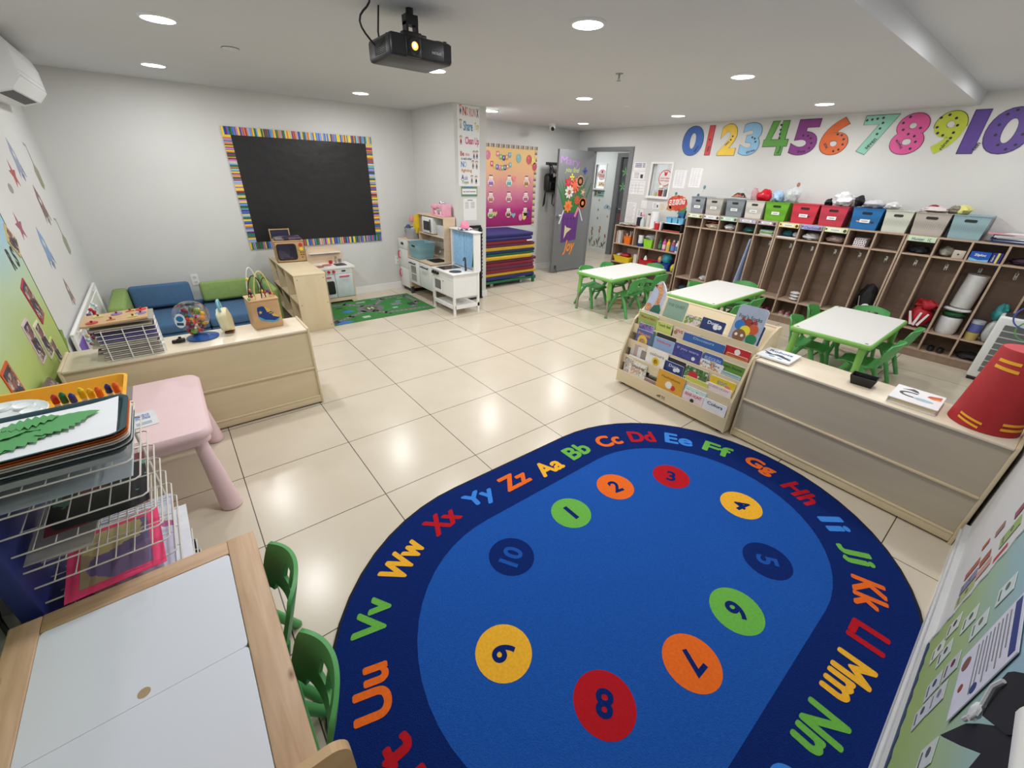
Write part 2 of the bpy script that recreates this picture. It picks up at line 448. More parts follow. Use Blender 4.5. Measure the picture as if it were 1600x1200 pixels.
mb.box(XC, XC + .12, -1.6, 1.2, 0, H); mb.box(XC, XC + .12, 1.2, 2.15, 2.03, H)
struct(mb, 'wall_corridor')
struct(MB().box(5.15, XC, 4.0, 4.12, 0, H, M_WALLC), 'wall_corridor_end')
struct(MB().box(5.15, XC, -1.72, -1.6, 0, H, M_WALLC), 'wall_corridor_side')

def base(name, x0, x1, y0, y1, nx=0, ny=0):
    mb = MB().use(M_TRIM).box(x0, x1, y0, y1, 0, .085)
    mb.box(x0 - (0 if nx else 0), x1, y0, y1, .085, .092)
    struct(mb, name)
base('baseboard_back', XL, 1.77, YB - .013, YB)
base('baseboard_back_right', 2.23, XR, YB - .013, YB)
base('baseboard_left', XL, XL + .013, YF, YB - .013)
base('baseboard_pillar_left', 1.757, 1.77, .63, YB - .013)
base('baseboard_pillar', 1.757, 2.243, .617, .63)
base('baseboard_pillar_right', 2.23, 2.243, .63, YB - .013)
base('baseboard_right', XR - .013, XR, YF, .49)
base('baseboard_front', XL + .013, XR - .013, YF, YF + .013)
base('baseboard_corridor', XC - .013, XC, 2.16, 3.99)
mb = MB().use(P((205, 206, 208), .3, .02)).box(-1.0, 1.53, YF + .013, YF + .026, .11, .125).box(-1.0, 1.53, YF, YF + .02, .10, .16)
struct(mb, 'trim_1')

# main door: frame, leaf
mb = MB().use(M_GREYP)
for y0, y1 in ((.49, .57), (1.40, 1.48)): mb.box(XR - .02, XR + .14, y0, y1, 0, 2.05)
mb.box(XR - .02, XR + .14, .57, 1.40, 1.99, 2.05)
mb.box(XR + .05, XR + .10, .57, .59, 0, 1.99).box(XR + .05, XR + .10, 1.38, 1.40, 0, 1.99)
d = struct(mb, 'door_1')
leaf = thing('door_leaf', 'open grey door leaf carrying a paper flower vase and coloured lettering', 'door', (4.96, 1.29, 0))
leaf['kind'] = 'structure'
MB().use(M_GREYP).box(4.13, 4.965, 1.27, 1.313, .02, 1.985).build('door_panel', leaf)
mb = MB().use(M_CHROME).cyl((4.19, 1.27, .98), (4.19, 1.235, .98), .028).ball((4.19, 1.215, .98), .03).cyl((4.19, 1.313, .98), (4.19, 1.35, .98), .028).ball((4.19, 1.365, .98), .03)
mb.build('door_knob', leaf)
MB().use(M_DGREY).box(4.20, 4.235, 1.25, 1.27, .08, .13).tube([(4.217, 1.26, .09), (4.225, 1.235, .04), (4.235, 1.225, .012)], .007).build('door_stop', leaf)

# corridor door
mb = MB().use(M_GREYP)
mb.box(XC - .02, XC + .12, 2.05, 2.15, 0, 2.05).box(XC - .02, XC + .12, 1.2, 1.28, 0, 2.05).box(XC - .02, XC + .12, 1.28, 2.05, 1.97, 2.05)
d2 = struct(mb, 'door_2')
MB().use(M_GREYD).box(XC + .03, XC + .075, 1.28, 2.05, .01, 1.97).build('door_panel', d2)
MB().use(M_CHROME).cyl((XC + .03, 1.98, .98), (XC - .02, 1.98, .98), .02).cyl((XC - .01, 1.98, .98), (XC - .01, 1.88, .975), .01).build('door_handle', d2)
mb = MB()
gl = P((120, 200, 120), .5)
for (y, z) in ((1.93, 1.70), (1.95, 1.42)):
    F = frame((XC + .028, y, z), (0, -1, 0), (0, 0, 1)); mb.at(F)
    for k in range(5):
        a = k * 1.25 + .4
        mb.prism([(0, 0), (.05 * math.cos(a - .3), .05 * math.sin(a - .3)), (.11 * math.cos(a), .11 * math.sin(a)), (.05 * math.cos(a + .3), .05 * math.sin(a + .3))], 0, .001, gl)
o = mb.build('leaf_decal', d2)
mb = MB(frame((XC + .028, 1.93, .78), (0, -1, 0), (0, 0, 1)))
mb.prism([(-.05, .12), (.0, .14), (.08, .02), (.09, -.06), (.02, -.09), (-.07, -.03)], 0, .001, P((110, 70, 70), .6)).build('leaf_decal', d2)

# windows
def window(name, Fr, w, h, fr, deep):
    mb = MB(Fr).use(M_TRIM)
    mb.box(-w / 2 - fr, w / 2 + fr, h / 2, h / 2 + fr, -.03, .02); mb.box(-w / 2 - fr, w / 2 + fr, -h / 2 - fr, -h / 2, -.03, .035)
    mb.box(-w / 2 - fr, -w / 2, -h / 2, h / 2, -.03, .02); mb.box(w / 2, w / 2 + fr, -h / 2, h / 2, -.03, .02)
    o = struct(mb, name)
    return o
F1 = FN(-.08, 1.582); w1 = window('window_1', F1, .34, .455, .028, .12)
MB(F1).box(-.17, .17, -.2275, .2275, -.085, -.081, P((235, 240, 240), .05, .0, 5, trans=.95, alpha=.35)).build('glass', w1)
MB(F1).use(M_TRIM).box(-.17, .17, -.2275, -.222, -.08, .0).build('window_sill', w1)
F2 = frame((XC, 2.58, 1.595), (0, -1, 0), (0, 0, 1)); w2 = window('window_2', F2, .28, .47, .03, .1)
MB(F2).box(-.14, .14, -.235, .235, -.10, -.09, emis('lit_pane', (232, 240, 242), 0.9)).build('lit_pane', w2)
def round_sticker(F, x, y, r, name, label, lines, col=(205, 50, 62)):
    mb = MB(F); c = P(col, .5)
    ring = [(x + r * math.cos(2 * PI * i / 28), y + r * math.sin(2 * PI * i / 28)) for i in range(28)]
    mb.prism(ring, -.001, .0, P((232, 228, 228), .6)); 
    for i in range(28):
        a, b = 2 * PI * i / 28, 2 * PI * (i + 1) / 28
        mb.prism([(x + r * math.cos(a), y + r * math.sin(a)), (x + r * math.cos(b), y + r * math.sin(b)), (x + r * .9 * math.cos(b), y + r * .9 * math.sin(b)), (x + r * .9 * math.cos(a), y + r * .9 * math.sin(a))], 0, .001, c)
    mb.ball((x, y + r * .48, 0.0), r * .22, c, 10, (1, 1, .15)); mb.ball((x - r * .18, y + r * .68, 0), r * .1, c, 8, (1, 1, .2)); mb.ball((x + r * .18, y + r * .68, 0), r * .1, c, 8, (1, 1, .2))
    for i, t in enumerate(lines): mb.text(t, x, y - r * (.02 + .3 * i), h=r * .25, w=r * 1.45, z=.0012, mat=c, bold=.02)
    return single(mb, name, label, 'sticker')
round_sticker(F1 @ Matrix.Translation((-.0, 0, -.078)), .03, .035, .115, 'round_sticker', 'round red sticker with writing on the small window by the shelf', ['Just relax', 'and enjoy'])
round_sticker(F2 @ Matrix.Translation((0, 0, -.086)), -.03, .04, .11, 'round_sticker', 'round red sticker on the lit corridor window seen through the doorway', ['Be', 'smarter'])
mb = MB(F2 @ Matrix.Translation((0, 0, -.086))); mb.box(-.12, .08, -.2, -.1, 0, .001, P((236, 234, 200), .6))
for k in range(3): mb.ball((-.06 + k * .05, -.16 + .02 * (k % 2), .001), .02, P((226, 120, 90), .6), 8, (1, 1, .15))
single(mb, 'window_poster', 'pale yellow paper with orange blots under the corridor sticker', 'poster')
# things standing on the sill of window_1 (small)
mb = MB(F1); mb.lathe([(.03, 0), (.035, .09), (.037, .1)], (0, 0, 0), 12)
def sill(x, name, label, cat, fn):
    mb = MB(F1 @ Matrix.Translation((x, -.2215, -.04)) @ Matrix.Rotation(-PI / 2, 4, 'X')); fn(mb); return single(mb, name, label, cat)
sill(.015, 'red_pot', 'red pot with a pale flower on the small window sill', 'pot', lambda m: m.lathe([(.028, 0), (.036, .08), (.036, .09)], n=12, mat=P((150, 40, 45), .4)).crumple((0, 0, .13), (.04, .03, .03), 3, P((232, 228, 212), .8)))
sill(.10, 'storage_jar', 'grey jar at the right end of the small window sill', 'jar', lambda m: m.lathe([(.022, 0), (.024, .08), (.018, .1)], n=12, mat=P((110, 112, 118), .4)))
sill(.135, 'storage_jar', 'dark narrow bottle beside the grey jar on the window sill', 'jar', lambda m: m.lathe([(.015, 0), (.015, .09), (.009, .12)], n=12, mat=P((72, 74, 84), .4)))
sill(-.06, 'toy_figure', 'small yellow toy figure on the window sill', 'toy', lambda m: m.ball((0, 0, .02), .02, P((190, 160, 60), .5)).ball((0, 0, .045), .013, P((190, 160, 60), .5)))
sill(-.11, 'glass_jar', 'pale jar at the left end of the window sill', 'jar', lambda m: m.lathe([(.02, 0), (.022, .07), (.013, .09)], n=12, mat=P((196, 200, 204), .3)))

# corridor decals
def flower_decal(y, z, h, c, label, heads=3):
    mb = MB(frame((XC, y, z), (0, -1, 0), (0, 0, 1))); st = P((96, 104, 66), .7)
    mb.prism([(-.004, 0), (.004, 0), (.02, h), (.014, h)], 0, .001, st)
    mb.prism([(0, h * .2), (.05, h * .45), (.06, h * .6), (.01, h * .4)], 0, .0012, st); mb.prism([(0, h * .1), (-.05, h * .3), (-.06, h * .45), (-.01, h * .3)], 0, .0012, st)
    for k in range(heads): mb.disc(.016 + .012 * math.sin(k * 2), h - k * .035, .022, 0.0005, .0016, P(c, .7), 8)
    return single(mb, 'flower_decal', label, 'decal', 'flower decals low on the corridor wall')
flower_decal(2.66, .10, .42, (170, 120, 70), 'tall ochre flower decal left on the corridor wall', 5)
flower_decal(2.43, .10, .46, (190, 120, 80), 'tall orange flower decal in the middle of the corridor wall', 4)
flower_decal(2.26, .10, .30, (170, 90, 80), 'red flower decal near the corridor door frame', 2)
flower_decal(2.82, .10, .16, (150, 100, 80), 'short brown flower decal at the far left of the corridor wall', 2)
flower_decal(2.55, .10, .12, (160, 110, 100), 'short flower decal between the two tall corridor flowers', 2)
flower_decal(2.33, .10, .11, (150, 100, 76), 'smallest flower decal low on the corridor wall', 2)
mb = MB(frame((XC, 2.27, .98), (0, -1, 0), (0, 0, 1))).use(P((170, 194, 204), .7))
for x, y, r in ((-.07, 0, .035), (-.03, .025, .045), (.03, .01, .045), (.075, -.01, .03)): mb.disc(x, y, r, 0, .001 + r * .001)
single(mb, 'cloud_decal', 'pale blue cloud decal on the corridor wall', 'decal')
for i, (y, z, c, n_) in enumerate(((2.53, 1.12, (180, 150, 80), 'ochre leaf decal under the corridor name plate'), (2.53, .92, (150, 140, 90), 'olive leaf decal left of the cloud decal'), (2.24, .80, (190, 170, 80), 'yellow leaf decal below the cloud decal'), (2.52, .74, (140, 130, 120), 'grey leaf decal lowest on the corridor wall'))):
    single(MB(frame((XC, y, z), (0, -1, 0), (0, 0, 1))).disc(0, 0, .02, 0, .001, P(c, .7), 10, 1.4), 'leaf_decal', n_, 'decal', 'leaf decals on the corridor wall')
mb = MB(frame((XC, 2.56, 1.25), (0, -1, 0), (0, 0, 1))).box(-.15, .15, -.065, .065, 0, .004, P((150, 186, 176), .6)).box(-.125, -.07, -.04, .05, .004, .005, P((120, 84, 50), .6)).box(-.04, .0, 0, .04, .004, .005, M_INK).box(.01, .05, 0, .04, .004, .005, M_INK).box(.06, .13, .01, .03, .004, .005, P((90, 120, 112), .6)).box(-.04, .12, -.04, -.02, .004, .005, P((90, 120, 112), .6))
single(mb, 'name_plate', 'green name plate under the corridor window', 'sign')

# ================================================================ CEILING LIGHTS AND CEILING FITTINGS
E_DISC = emis('lamp_diffuser', (250, 253, 255), 9.0)
def lamp(x, y, z, label, watts):
    t = thing('ceiling_light', label, 'ceiling light', (x, y, z), 0, 'round recessed ceiling lights')
    MB().lathe([(.092, 0), (.09, -.006), (.078, -.012), (.076, -.006)], (x, y, z), 28, M_PLASW, caps=False).build('frame', t)
    MB().lathe([(.076, -.004), (.077, -.011), (.06, -.0135), (.001, -.014)], (x, y, z), 28, E_DISC, caps=False).build('diffuser', t)
    ld = bpy.data.lights.new('bulb', 'AREA'); ld.shape = 'DISK'; ld.size = .15; ld.energy = watts; ld.color = (1.0, .995, .985)
    lo = bpy.data.objects.new('bulb', ld); COL.objects.link(lo); lo.parent = t; lo.location = (0, 0, -.017)
    return t
rows = {.82: 'row by the back wall', -.77: 'middle row', -2.35: 'row nearest the cubbies end'}
LBL = {(-.92, -2.35): 'ceiling light above the left drying rack, out in front of the projector', (-.92, -.77): 'large ceiling light at upper left of the picture, second from the back wall',
       (-.92, .82): 'ceiling light above the sofa corner, nearest the air conditioner', (.77, .82): 'ceiling light just in front of the black board, left of the pillar',
       (.77, -.77): 'ceiling light half hidden under the projector', (.77, -2.35): 'largest ceiling light, top middle right of the projector',
       (2.45, .82): 'ceiling light right beside the pillar top', (2.45, -.77): 'ceiling light in the middle of the room, left of the raised ceiling',
       (2.45, -2.35): 'bright ceiling light above the middle table, second largest on the right', (4.14, .82): 'small far ceiling light in front of the open door',
       (4.14, -.77): 'small ceiling light above the blue zero cutout', (4.14, -2.35): 'ceiling light in front of the orange six and teal seven cutouts'}
for x in (-.92, .77, 2.45, 4.14):
    for y in (.82, -.77, -2.35): lamp(x, y, H, LBL[(x, y)], LAMP_W)
for x in (.77, 2.45, 4.14): lamp(x, -3.82, HU, 'ceiling light in the raised ceiling strip, outside the picture', LAMP_W * .7)
for y in (2.6, .8, -.8): lamp(5.9, y, H, 'corridor ceiling light beyond the door', LAMP_W)
mb = MB().use(M_PLASW).lathe([(.05, 0), (.05, -.004), (.03, -.008), (.001, -.008)], (-.523, -.289, H), 20).lathe([(.052, -.0005), (.054, -.003)], (-.523, -.289, H), 20, M_DGREY)
single(mb, 'ceiling_cover', 'flat round cover plate on the ceiling above the black board', 'cover plate')
single(MB().use(M_PLASW).lathe([(.04, 0), (.04, -.004), (.001, -.006)], (3.15, -.75, H), 16), 'ceiling_cover', 'small round cover plate near the middle ceiling light', 'cover plate')
t = thing('sprinkler', 'small metal sprinkler head hanging from the ceiling', 'sprinkler', (1.81, -1.72, H))
MB().use(M_STEEL).lathe([(.03, 0), (.028, -.004), (.008, -.006), (.007, -.03)], (1.81, -1.72, H), 14).build('collar', t)
MB().use(M_STEEL).cyl((1.81, -1.72, H - .045), (1.81, -1.72, H - .048), .016, n=12).tube([(1.802, -1.72, H - .03), (1.80, -1.72, H - .045)], .002).tube([(1.818, -1.72, H - .03), (1.82, -1.72, H - .045)], .002).build('deflector', t)
t = thing('security_camera', 'white dome security camera on the ceiling by the back wall', 'camera', (3.95, 1.3, H))
MB().use(M_PLASW).lathe([(.055, 0), (.055, -.02), (.045, -.03)], (3.95, 1.3, H), 20).build('mount', t)
MB().use(M_PLASW).ball((3.95, 1.29, H - .055), .045, n=16).build('housing', t)
MB().use(M_BLACKG).cyl((3.93, 1.262, H - .068), (3.92, 1.242, H - .08), .026, n=16).build('lens', t)

# projector
t = thing('projector', 'black projector with a glowing lens hanging from the ceiling', 'projector', (.02, -1.9, 2.09))
PJ = TR(.015, -1.885, .0, 0)
mb = MB(PJ).use(P((38, 38, 42), .35, .05))
mb.rbox(-.165, .165, -.115, .155, 2.098, 2.19, .016)
mb.build('casing', t)
mb = MB(PJ).use(P((24, 24, 27), .4)).rbox(-.09, -.01, -.122, -.10, 2.103, 2.185, .006); mb.cyl((-.05, -.122, 2.145), (-.05, -.132, 2.145), .034, .03, 24).build('lens_ring', t)
MB(PJ).cyl((-.05, -.1322, 2.145), (-.05, -.1335, 2.145), .0165, n=24, mat=emis('lens_glow', (255, 168, 76), 2.2)).cyl((-.052, -.1336, 2.147), (-.052, -.134, 2.147), .009, n=20, mat=emis('lens_core', (255, 232, 180), 8)).build('lens', t)
mb = MB(PJ).use(P((12, 12, 13), .6))
for i in range(12):
    for j in range(9): mb.box(-.1665, -.164, -.06 + i * .011, -.054 + i * .011, 2.117 + j * .0065, 2.121 + j * .0065)
mb.build('vent_grille', t)
mb = MB(PJ).use(P((12, 12, 14), .5))
for i in range(7): mb.box(.118 + i * .006, .121 + i * .006, -.1165, -.113, 2.112, 2.18)
mb.build('vent_slot', t)
MB(PJ @ frame((.075, -.1156, 2.138), (1, 0, 0), (0, 0, 1))).text('EPSON', 0, 0, h=.011, w=.05, mat=P((190, 190, 192), .5), rot=PI, bold=.02).build('lettering', t)
mb = MB(PJ).use(M_BLACK)
mb.box(-.1, .1, -.045, .045, 2.192, 2.2).rbox(-.075, .02, -.075, -.035, 2.19, 2.212, .004).rbox(-.03, .06, -.05, .03, 2.198, 2.214, .004).box(-.02, .02, -.04, .04, 2.2, 2.21)
mb.box(-.032, -.02, -.02, .02, 2.19, 2.262).box(.02, .032, -.02, .02, 2.19, 2.262).box(-.032, .032, -.022, .022, 2.25, 2.29).cyl((0, 0, 2.28), (0, 0, H), .018)
mb.tube([(.02, -.03, 2.19), (.11, -.07, 2.195), (.14, -.08, 2.192), (.142, -.083, 2.186)], .005).tube([(-.02, .03, 2.19), (-.09, .06, 2.196), (-.11, .08, 2.195), (-.112, .082, 2.178)], .005).tube([(-.02, -.03, 2.19), (-.1, -.05, 2.198), (-.13, -.02, 2.19), (-.132, -.02, 2.178)], .005)
for x, y in ((.142, -.083), (-.112, .082), (-.132, -.02)): mb.cyl((x, y, 2.186), (x, y, 2.198), .009, n=10)
mb.build('mount', t)
single(MB().use(M_BLACK).tube([(-.165, -1.86, 2.15), (-.185, -1.865, 2.165), (-.21, -1.87, 2.185), (-.228, -1.875, 2.205), (-.236, -1.88, 2.225), (-.232, -1.885, 2.245), (-.219, -1.89, 2.262), (-.202, -1.895, 2.278), (-.190, -1.9, 2.295), (-.185, -1.9, H)], .0045), 'power_cable', 'black cable looping from ceiling to the back of the projector', 'cable')
single(MB().use(M_BLACK).tube([(-.115, -1.8, 2.188), (-.117, -1.8, 2.22), (-.112, -1.82, H)], .0045), 'video_cable', 'straighter black cable between ceiling and projector top', 'cable')

# split air conditioner
t = thing('air_conditioner', 'white wall mounted air conditioner high in the left corner', 'air conditioner', (-1.89, .6, 1.97))
pr = [(-1.889, 2.285), (-1.70, 2.285), (-1.66, 2.26), (-1.645, 2.2), (-1.645, 2.06), (-1.70, 1.995), (-1.80, 1.965), (-1.889, 1.965)]
def ac(pr, y0, y1, mat): return MB(frame((0, 0, 0), (1, 0, 0), (0, 0, 1))).use(mat).prism(pr, -y1, -y0)
ac(pr, .1, 1.12, M_PLASW).build('casing', t)
MB().use(P((150, 152, 152), .4)).box(-1.6445, -1.6435, .12, 1.10, 2.068, 2.071).box(-1.6445, -1.6435, .12, 1.10, 2.1, 2.101).build('seam', t)
MB(frame((-1.7225, .6, 1.9895), (0, -1, 0), (-.958, 0, -.287))).use(M_BLACK).box(-.42, .42, -.012, .062, 0, .0016).build('air_outlet', t)

# ================================================================ BOARDS AND POSTERS
STR = [(60, 120, 70), (234, 196, 60), (226, 128, 60), (196, 128, 190), (70, 110, 190), (30, 60, 120), (150, 190, 226), (40, 90, 60), (240, 214, 70), (150, 40, 80), (110, 160, 214), (80, 70, 150)]
t = thing('black_board', 'black paper board with striped rainbow border on the back wall', 'bulletin board', (.36, 1.72, .70))
x0, x1, z0, z1, bw = -.455, 1.18, .705, 1.970, .078
MB().box(x0 + .01, x1 - .01, 1.712, 1.7195, z0 + .01, z1 - .01, P((24, 23, 25), .42, .1, 3, bump=.5, bscale=9)).build('black_paper', t)
mb = MB(); rs = random.Random(3)
def stripes(mb, a0, a1, put):
    a = a0; k = 0
    while a < a1:
        w = rs.choice((.006, .009, .012, .018)); b = min(a + w, a1); put(a, b, P(STR[(k * 5 + rs.randint(0, 3)) % 12], .35, .02)); a = b; k += 1
stripes(mb, x0, x1, lambda a, b, m: mb.box(a, b, 1.708, 1.712, z1 - bw, z1, m)); mb.build('border', t)
mb = MB(); stripes(mb, x0, x1, lambda a, b, m: mb.box(a, b, 1.708, 1.712, z0, z0 + bw, m)); mb.build('border', t)
mb = MB(); stripes(mb, z0 + bw, z1 - bw, lambda a, b, m: mb.box(x0, x0 + bw, 1.708, 1.712, a, b, m)); mb.build('border', t)
mb = MB(); stripes(mb, z0 + bw, z1 - bw, lambda a, b, m: mb.box(x1 - bw, x1, 1.708, 1.712, a, b, m)); mb.build('border', t)

def outlet(x, z, label):
    t = thing('wall_outlet', label, 'outlet', (x, 1.72, z))
    MB(FB(x, z)).rprism(-.036, .036, -.06, .06, 0, .005, .006, M_WHITE).build('cover_plate', t)
    for dz in (-.027, .027): MB(FB(x, z + dz)).disc(0, 0, .017, .005, .007, P((214, 214, 210), .4), 14).box(-.008, -.006, -.004, .006, .007, .0075, M_DGREY).box(.006, .008, -.004, .006, .007, .0075, M_DGREY).build('socket', t)
outlet(-1.082, .417, 'white double outlet on the back wall above the sofa')
outlet(1.389, .415, 'white double outlet on the back wall left of the toy fridge')

# birthday board
t = thing('birthday_board', 'peach to magenta birthday board with balloons behind the stack of mats', 'bulletin board', (3.3, 1.72, .78))
G_B = gradient('birthday_paper', [(0, (150, 20, 100)), (.22, (176, 40, 120)), (.42, (206, 120, 150)), (.62, (226, 168, 140)), (.85, (232, 190, 130)), (1, (232, 200, 140))], .78, 2.0)
MB().box(2.55, 4.02, 1.714, 1.7195, .80, 1.98, G_B).build('backing_paper', t)
mb = MB(); 
for i in range(60):
    a = 2.55 + i * .0248; mb.box(a, a + .0248, 1.708, 1.714, 1.965, 2.012, P([(214, 206, 190), (110, 104, 98), (190, 150, 130), (150, 160, 150)][(i * 7) % 4], .6))
for i in range(48):
    a = .79 + i * .0245; mb.box(3.985, 4.035, 1.708, 1.714, a, a + .0245, P([(214, 206, 190), (110, 104, 98), (190, 150, 130), (220, 200, 120)][(i * 5) % 4], .6))
mb.build('border', t)
BC = [(206, 60, 96), (226, 120, 150), (230, 150, 70), (216, 196, 90), (130, 180, 110), (90, 170, 180), (80, 110, 190), (70, 70, 130)]
for s, x, z, w in (('HAPPY', 3.33, 1.85, .30), ('BIRTHDAY', 3.28, 1.71, .42)):
    mb = MB(FB(x, z, 1.708)); n = len(s)
    for i, ch in enumerate(s):
        px = (i - (n - 1) / 2) * w / n; pz = .05 * (abs(2 * i / (n - 1) - 1) ** 2) - .02 - .01 * i / n
        mb.prism([(px - w / n * .46, pz - .032), (px, pz - .045), (px + w / n * .46, pz - .032), (px + w / n * .46, pz + .032), (px - w / n * .46, pz + .032)], 0, .001, P(BC[(i * 3 + (n == 5)) % 8], .5))
        mb.text(ch, px, pz, h=.034, z=.0015, mat=P((244, 236, 236), .5), bold=.03)
    mb.build('banner', t)
def balloon(x, z, r, c): 
    m = MB(FB(x, z, 1.708)); m.disc(0, 0, r, 0, .002, P(c, .4), 18, 1.25); m.prism([(-.01, -r * 1.35), (.01, -r * 1.35), (0, -r * 1.2)], 0, .002, P(c, .4)); m.disc(-r * .3, r * .4, r * .25, .002, .0025, P(tuple(min(255, v + 28) for v in c), .4), 10, 1.5); m.build('balloon', t)
for a in ((3.02, 1.855, .05, (206, 120, 150)), (3.64, 1.83, .05, (130, 180, 180)), (3.86, 1.82, .055, (206, 100, 110)), (3.95, 1.80, .05, (228, 206, 120)), (3.99, 1.72, .05, (196, 90, 110)), (3.72, .93, .045, (226, 150, 190)), (3.80, .95, .05, (232, 212, 120)), (3.90, .99, .05, (120, 60, 130))): balloon(*a)
CK = [(160, 120, 190), (110, 190, 190), (190, 130, 70), (206, 130, 110), (200, 120, 140), (190, 110, 150), (140, 180, 90), (130, 80, 50), (110, 80, 70)]
k = 0
for z in (1.50, 1.26, 1.02):
    for x in (3.08, 3.45, 3.82):
        mb = MB(FB(x, z, 1.708)); w = P((238, 232, 222), .5)
        mb.disc(0, -.03, .062, 0, .001, w, 18, .9); mb.disc(0, .04, .038, 0, .001, w, 14, 1.1)
        mb.box(-.045, .045, -.07, -.0, .001, .002, P(CK[k], .5)); mb.box(-.045, .045, -.018, -.008, .002, .0025, w)
        mb.disc(0, .02, .03, .001, .002, P((236, 200, 200), .5), 12, .8); mb.box(-.03, .03, .062, .078, .001, .002, P((90, 70, 80), .5))
        for q in (-.03, 0, .03): mb.box(q - .003, q + .003, -.068, -.02, .002, .0028, P((90, 60, 60), .5))
        mb.build('cake_cutout', t); k += 1
for x, z, c in ((3.55, 1.53, (240, 130, 150)), (3.93, 1.52, (226, 160, 170)), (3.17, 1.0, (214, 200, 120)), (3.56, .965, (130, 180, 200))):
    MB(FB(x, z, 1.706)).prism([(0, -.045), (-.045, .01), (-.03, .04), (0, .025), (.03, .04), (.045, .01)], 0, .001, P(c, .5)).build('heart_cutout', t)

# pillar poster
t = thing('rules_poster', 'tall white rules poster with hand lettered words on the pillar', 'poster', (1.975, .63, 1.5))
PM = MB(FB(1.975, 1.83, .63)).box(-.158, .155, -.375, .475, 0, .002, M_PAPER)
def words(name, items, y=.6272):
    for s, x, z, h, w, c in items: PM.at(FB(x, z, y)).text(s, 0, 0, h=h, w=w, mat=P(c, .5), bold=.025)
words('lettering', [('N', 1.915, 2.248, .09, .045, (196, 50, 46)), ('O', 1.955, 2.248, .085, .03, (206, 160, 150)), ('RUN', 2.03, 2.24, .085, .09, (214, 150, 150)), ('X', 2.10, 2.24, .09, .035, (60, 60, 66)),
    ('Share', 1.965, 2.10, .10, .13, (40, 140, 176)), ('Toy', 2.09, 2.095, .10, .065, (206, 190, 96)), ('Clean Up', 2.02, 1.94, .10, .20, (206, 60, 120))])
words('lettering', [('Be', 1.875, 1.81, .05, .055, (190, 50, 60)), ('nice', 1.95, 1.805, .035, .06, (206, 130, 150)), ('to each other', 1.935, 1.758, .03, .155, (50, 90, 110)), ('N', 1.875, 1.695, .065, .04, (40, 110, 190)), ('O', 1.915, 1.695, .065, .035, (170, 190, 214)),
    ('fighting', 1.935, 1.625, .045, .155, (200, 130, 50)), ('A', 1.875, 1.552, .06, .045, (60, 70, 150)), ('sk', 1.93, 1.547, .05, .05, (150, 150, 190)), ('Toys', 1.91, 1.493, .045, .10, (90, 140, 70))])
mb = PM

for x, z, c1, c2 in ((1.862, 2.253, (190, 60, 46), (70, 110, 150)), (1.861, 2.11, (90, 60, 60), (190, 190, 190)), (1.86, 1.945, (110, 90, 90), (200, 50, 80)), (2.045, 1.795, (30, 30, 34), (110, 110, 116)), (2.09, 1.797, (30, 30, 34), (90, 90, 96)), (2.03, 1.69, (30, 30, 34), (120, 120, 126)), (2.085, 1.687, (40, 40, 44), (120, 120, 126)), (2.01, 1.525, (30, 30, 34), (130, 130, 136)), (2.075, 1.52, (30, 30, 34), (40, 40, 46))):
    mb.at(FB(x, z, .6266)); mb.disc(0, .03, .017, 0, .001, P((232, 206, 186), .6), 10).disc(0, .04, .019, 0, .0006, P(c1, .6), 10, .7).prism([(-.014, -.02), (.014, -.02), (.008, .014), (-.008, .014)], 0, .001, P(c2, .6)).box(-.009, -.004, -.04, -.02, 0, .001, M_INK).box(.004, .009, -.04, -.02, 0, .001, M_INK)
mb.build('paper', t)
mb = MB(FB(1.97, 1.389, .63)).box(-.12, .12, -.055, .06, 0, .003, P((120, 140, 96), .5)).box(-.11, .11, -.03, .035, .003, .004, M_PAPER).box(-.07, .05, .04, .057, .003, .004, P((70, 130, 190), .5)).box(-.05, .1, -.05, -.033, .003, .004, P((90, 150, 140), .5)).text('say good morning', .0, .0, h=.026, w=.19, z=.0045, mat=M_INK, bold=.02)
single(mb, 'greeting_sign', 'small framed landscape greeting sign below the rules poster', 'sign')
mb = MB(FB(1.978, 1.18, .63)).box(-.10, .10, -.13, .13, 0, .002, M_PAPER).box(-.04, .04, .105, .115, .002, .0024, M_INKG)
for i in range(8): mb.box(-.075, -.02, .085 - i * .01, .088 - i * .01, .002, .0024, M_INKG).box(.01, .07, .085 - i * .01, .088 - i * .01, .002, .0024, M_INKG)
for i in range(6): mb.box(-.08, .08, -.01 - i * .022, -.009 - i * .022, .002, .0024, P((190, 192, 196), .6))
single(mb, 'menu_sheet', 'white printed sheet in two columns on the pillar', 'paper')

# door decorations (stuck to the leaf, so its parts)
FD = lambda x, z: frame((x, 1.27, z), (1, 0, 0), (0, 0, 1))
MB(FD(4.40, 1.80)).text('Mary', 0, 0, h=.15, w=.46, z=.001, mat=P((166, 116, 186), .6), rot=-.08).build('lettering', leaf)
MB(FD(4.46, 1.68)).text('you find', 0, 0, h=.10, w=.34, z=.001, mat=P((196, 206, 120), .6), rot=-.03, shear=.3).build('lettering', leaf)
MB(FD(4.53, .43)).text('Joy', 0, 0, h=.26, w=.30, z=.004, mat=P((246, 150, 70), .5), shear=.3, bold=.03).build('lettering', leaf)
mb = MB(FD(4.50, .78)).prism([(-.2, .23), (.21, .25), (.19, -.22), (-.19, -.26)], 0, .002, P((104, 52, 132), .6))
for k in range(4): mb.box(-.17 + k * .1, -.165 + k * .1, -.2, .2, .002, .003, P((84, 36, 110), .6))
for k in range(4): mb.disc(-.12 + k * .07, .14, .011, .002, .003, M_BLACK, 10)
mb.prism([(-.11, .04), (-.07, -.0), (.06, -.03), (-.05, -.09), (-.12, -.19)], .002, .003, P((226, 220, 170), .6))
mb.build('paper_vase', leaf)
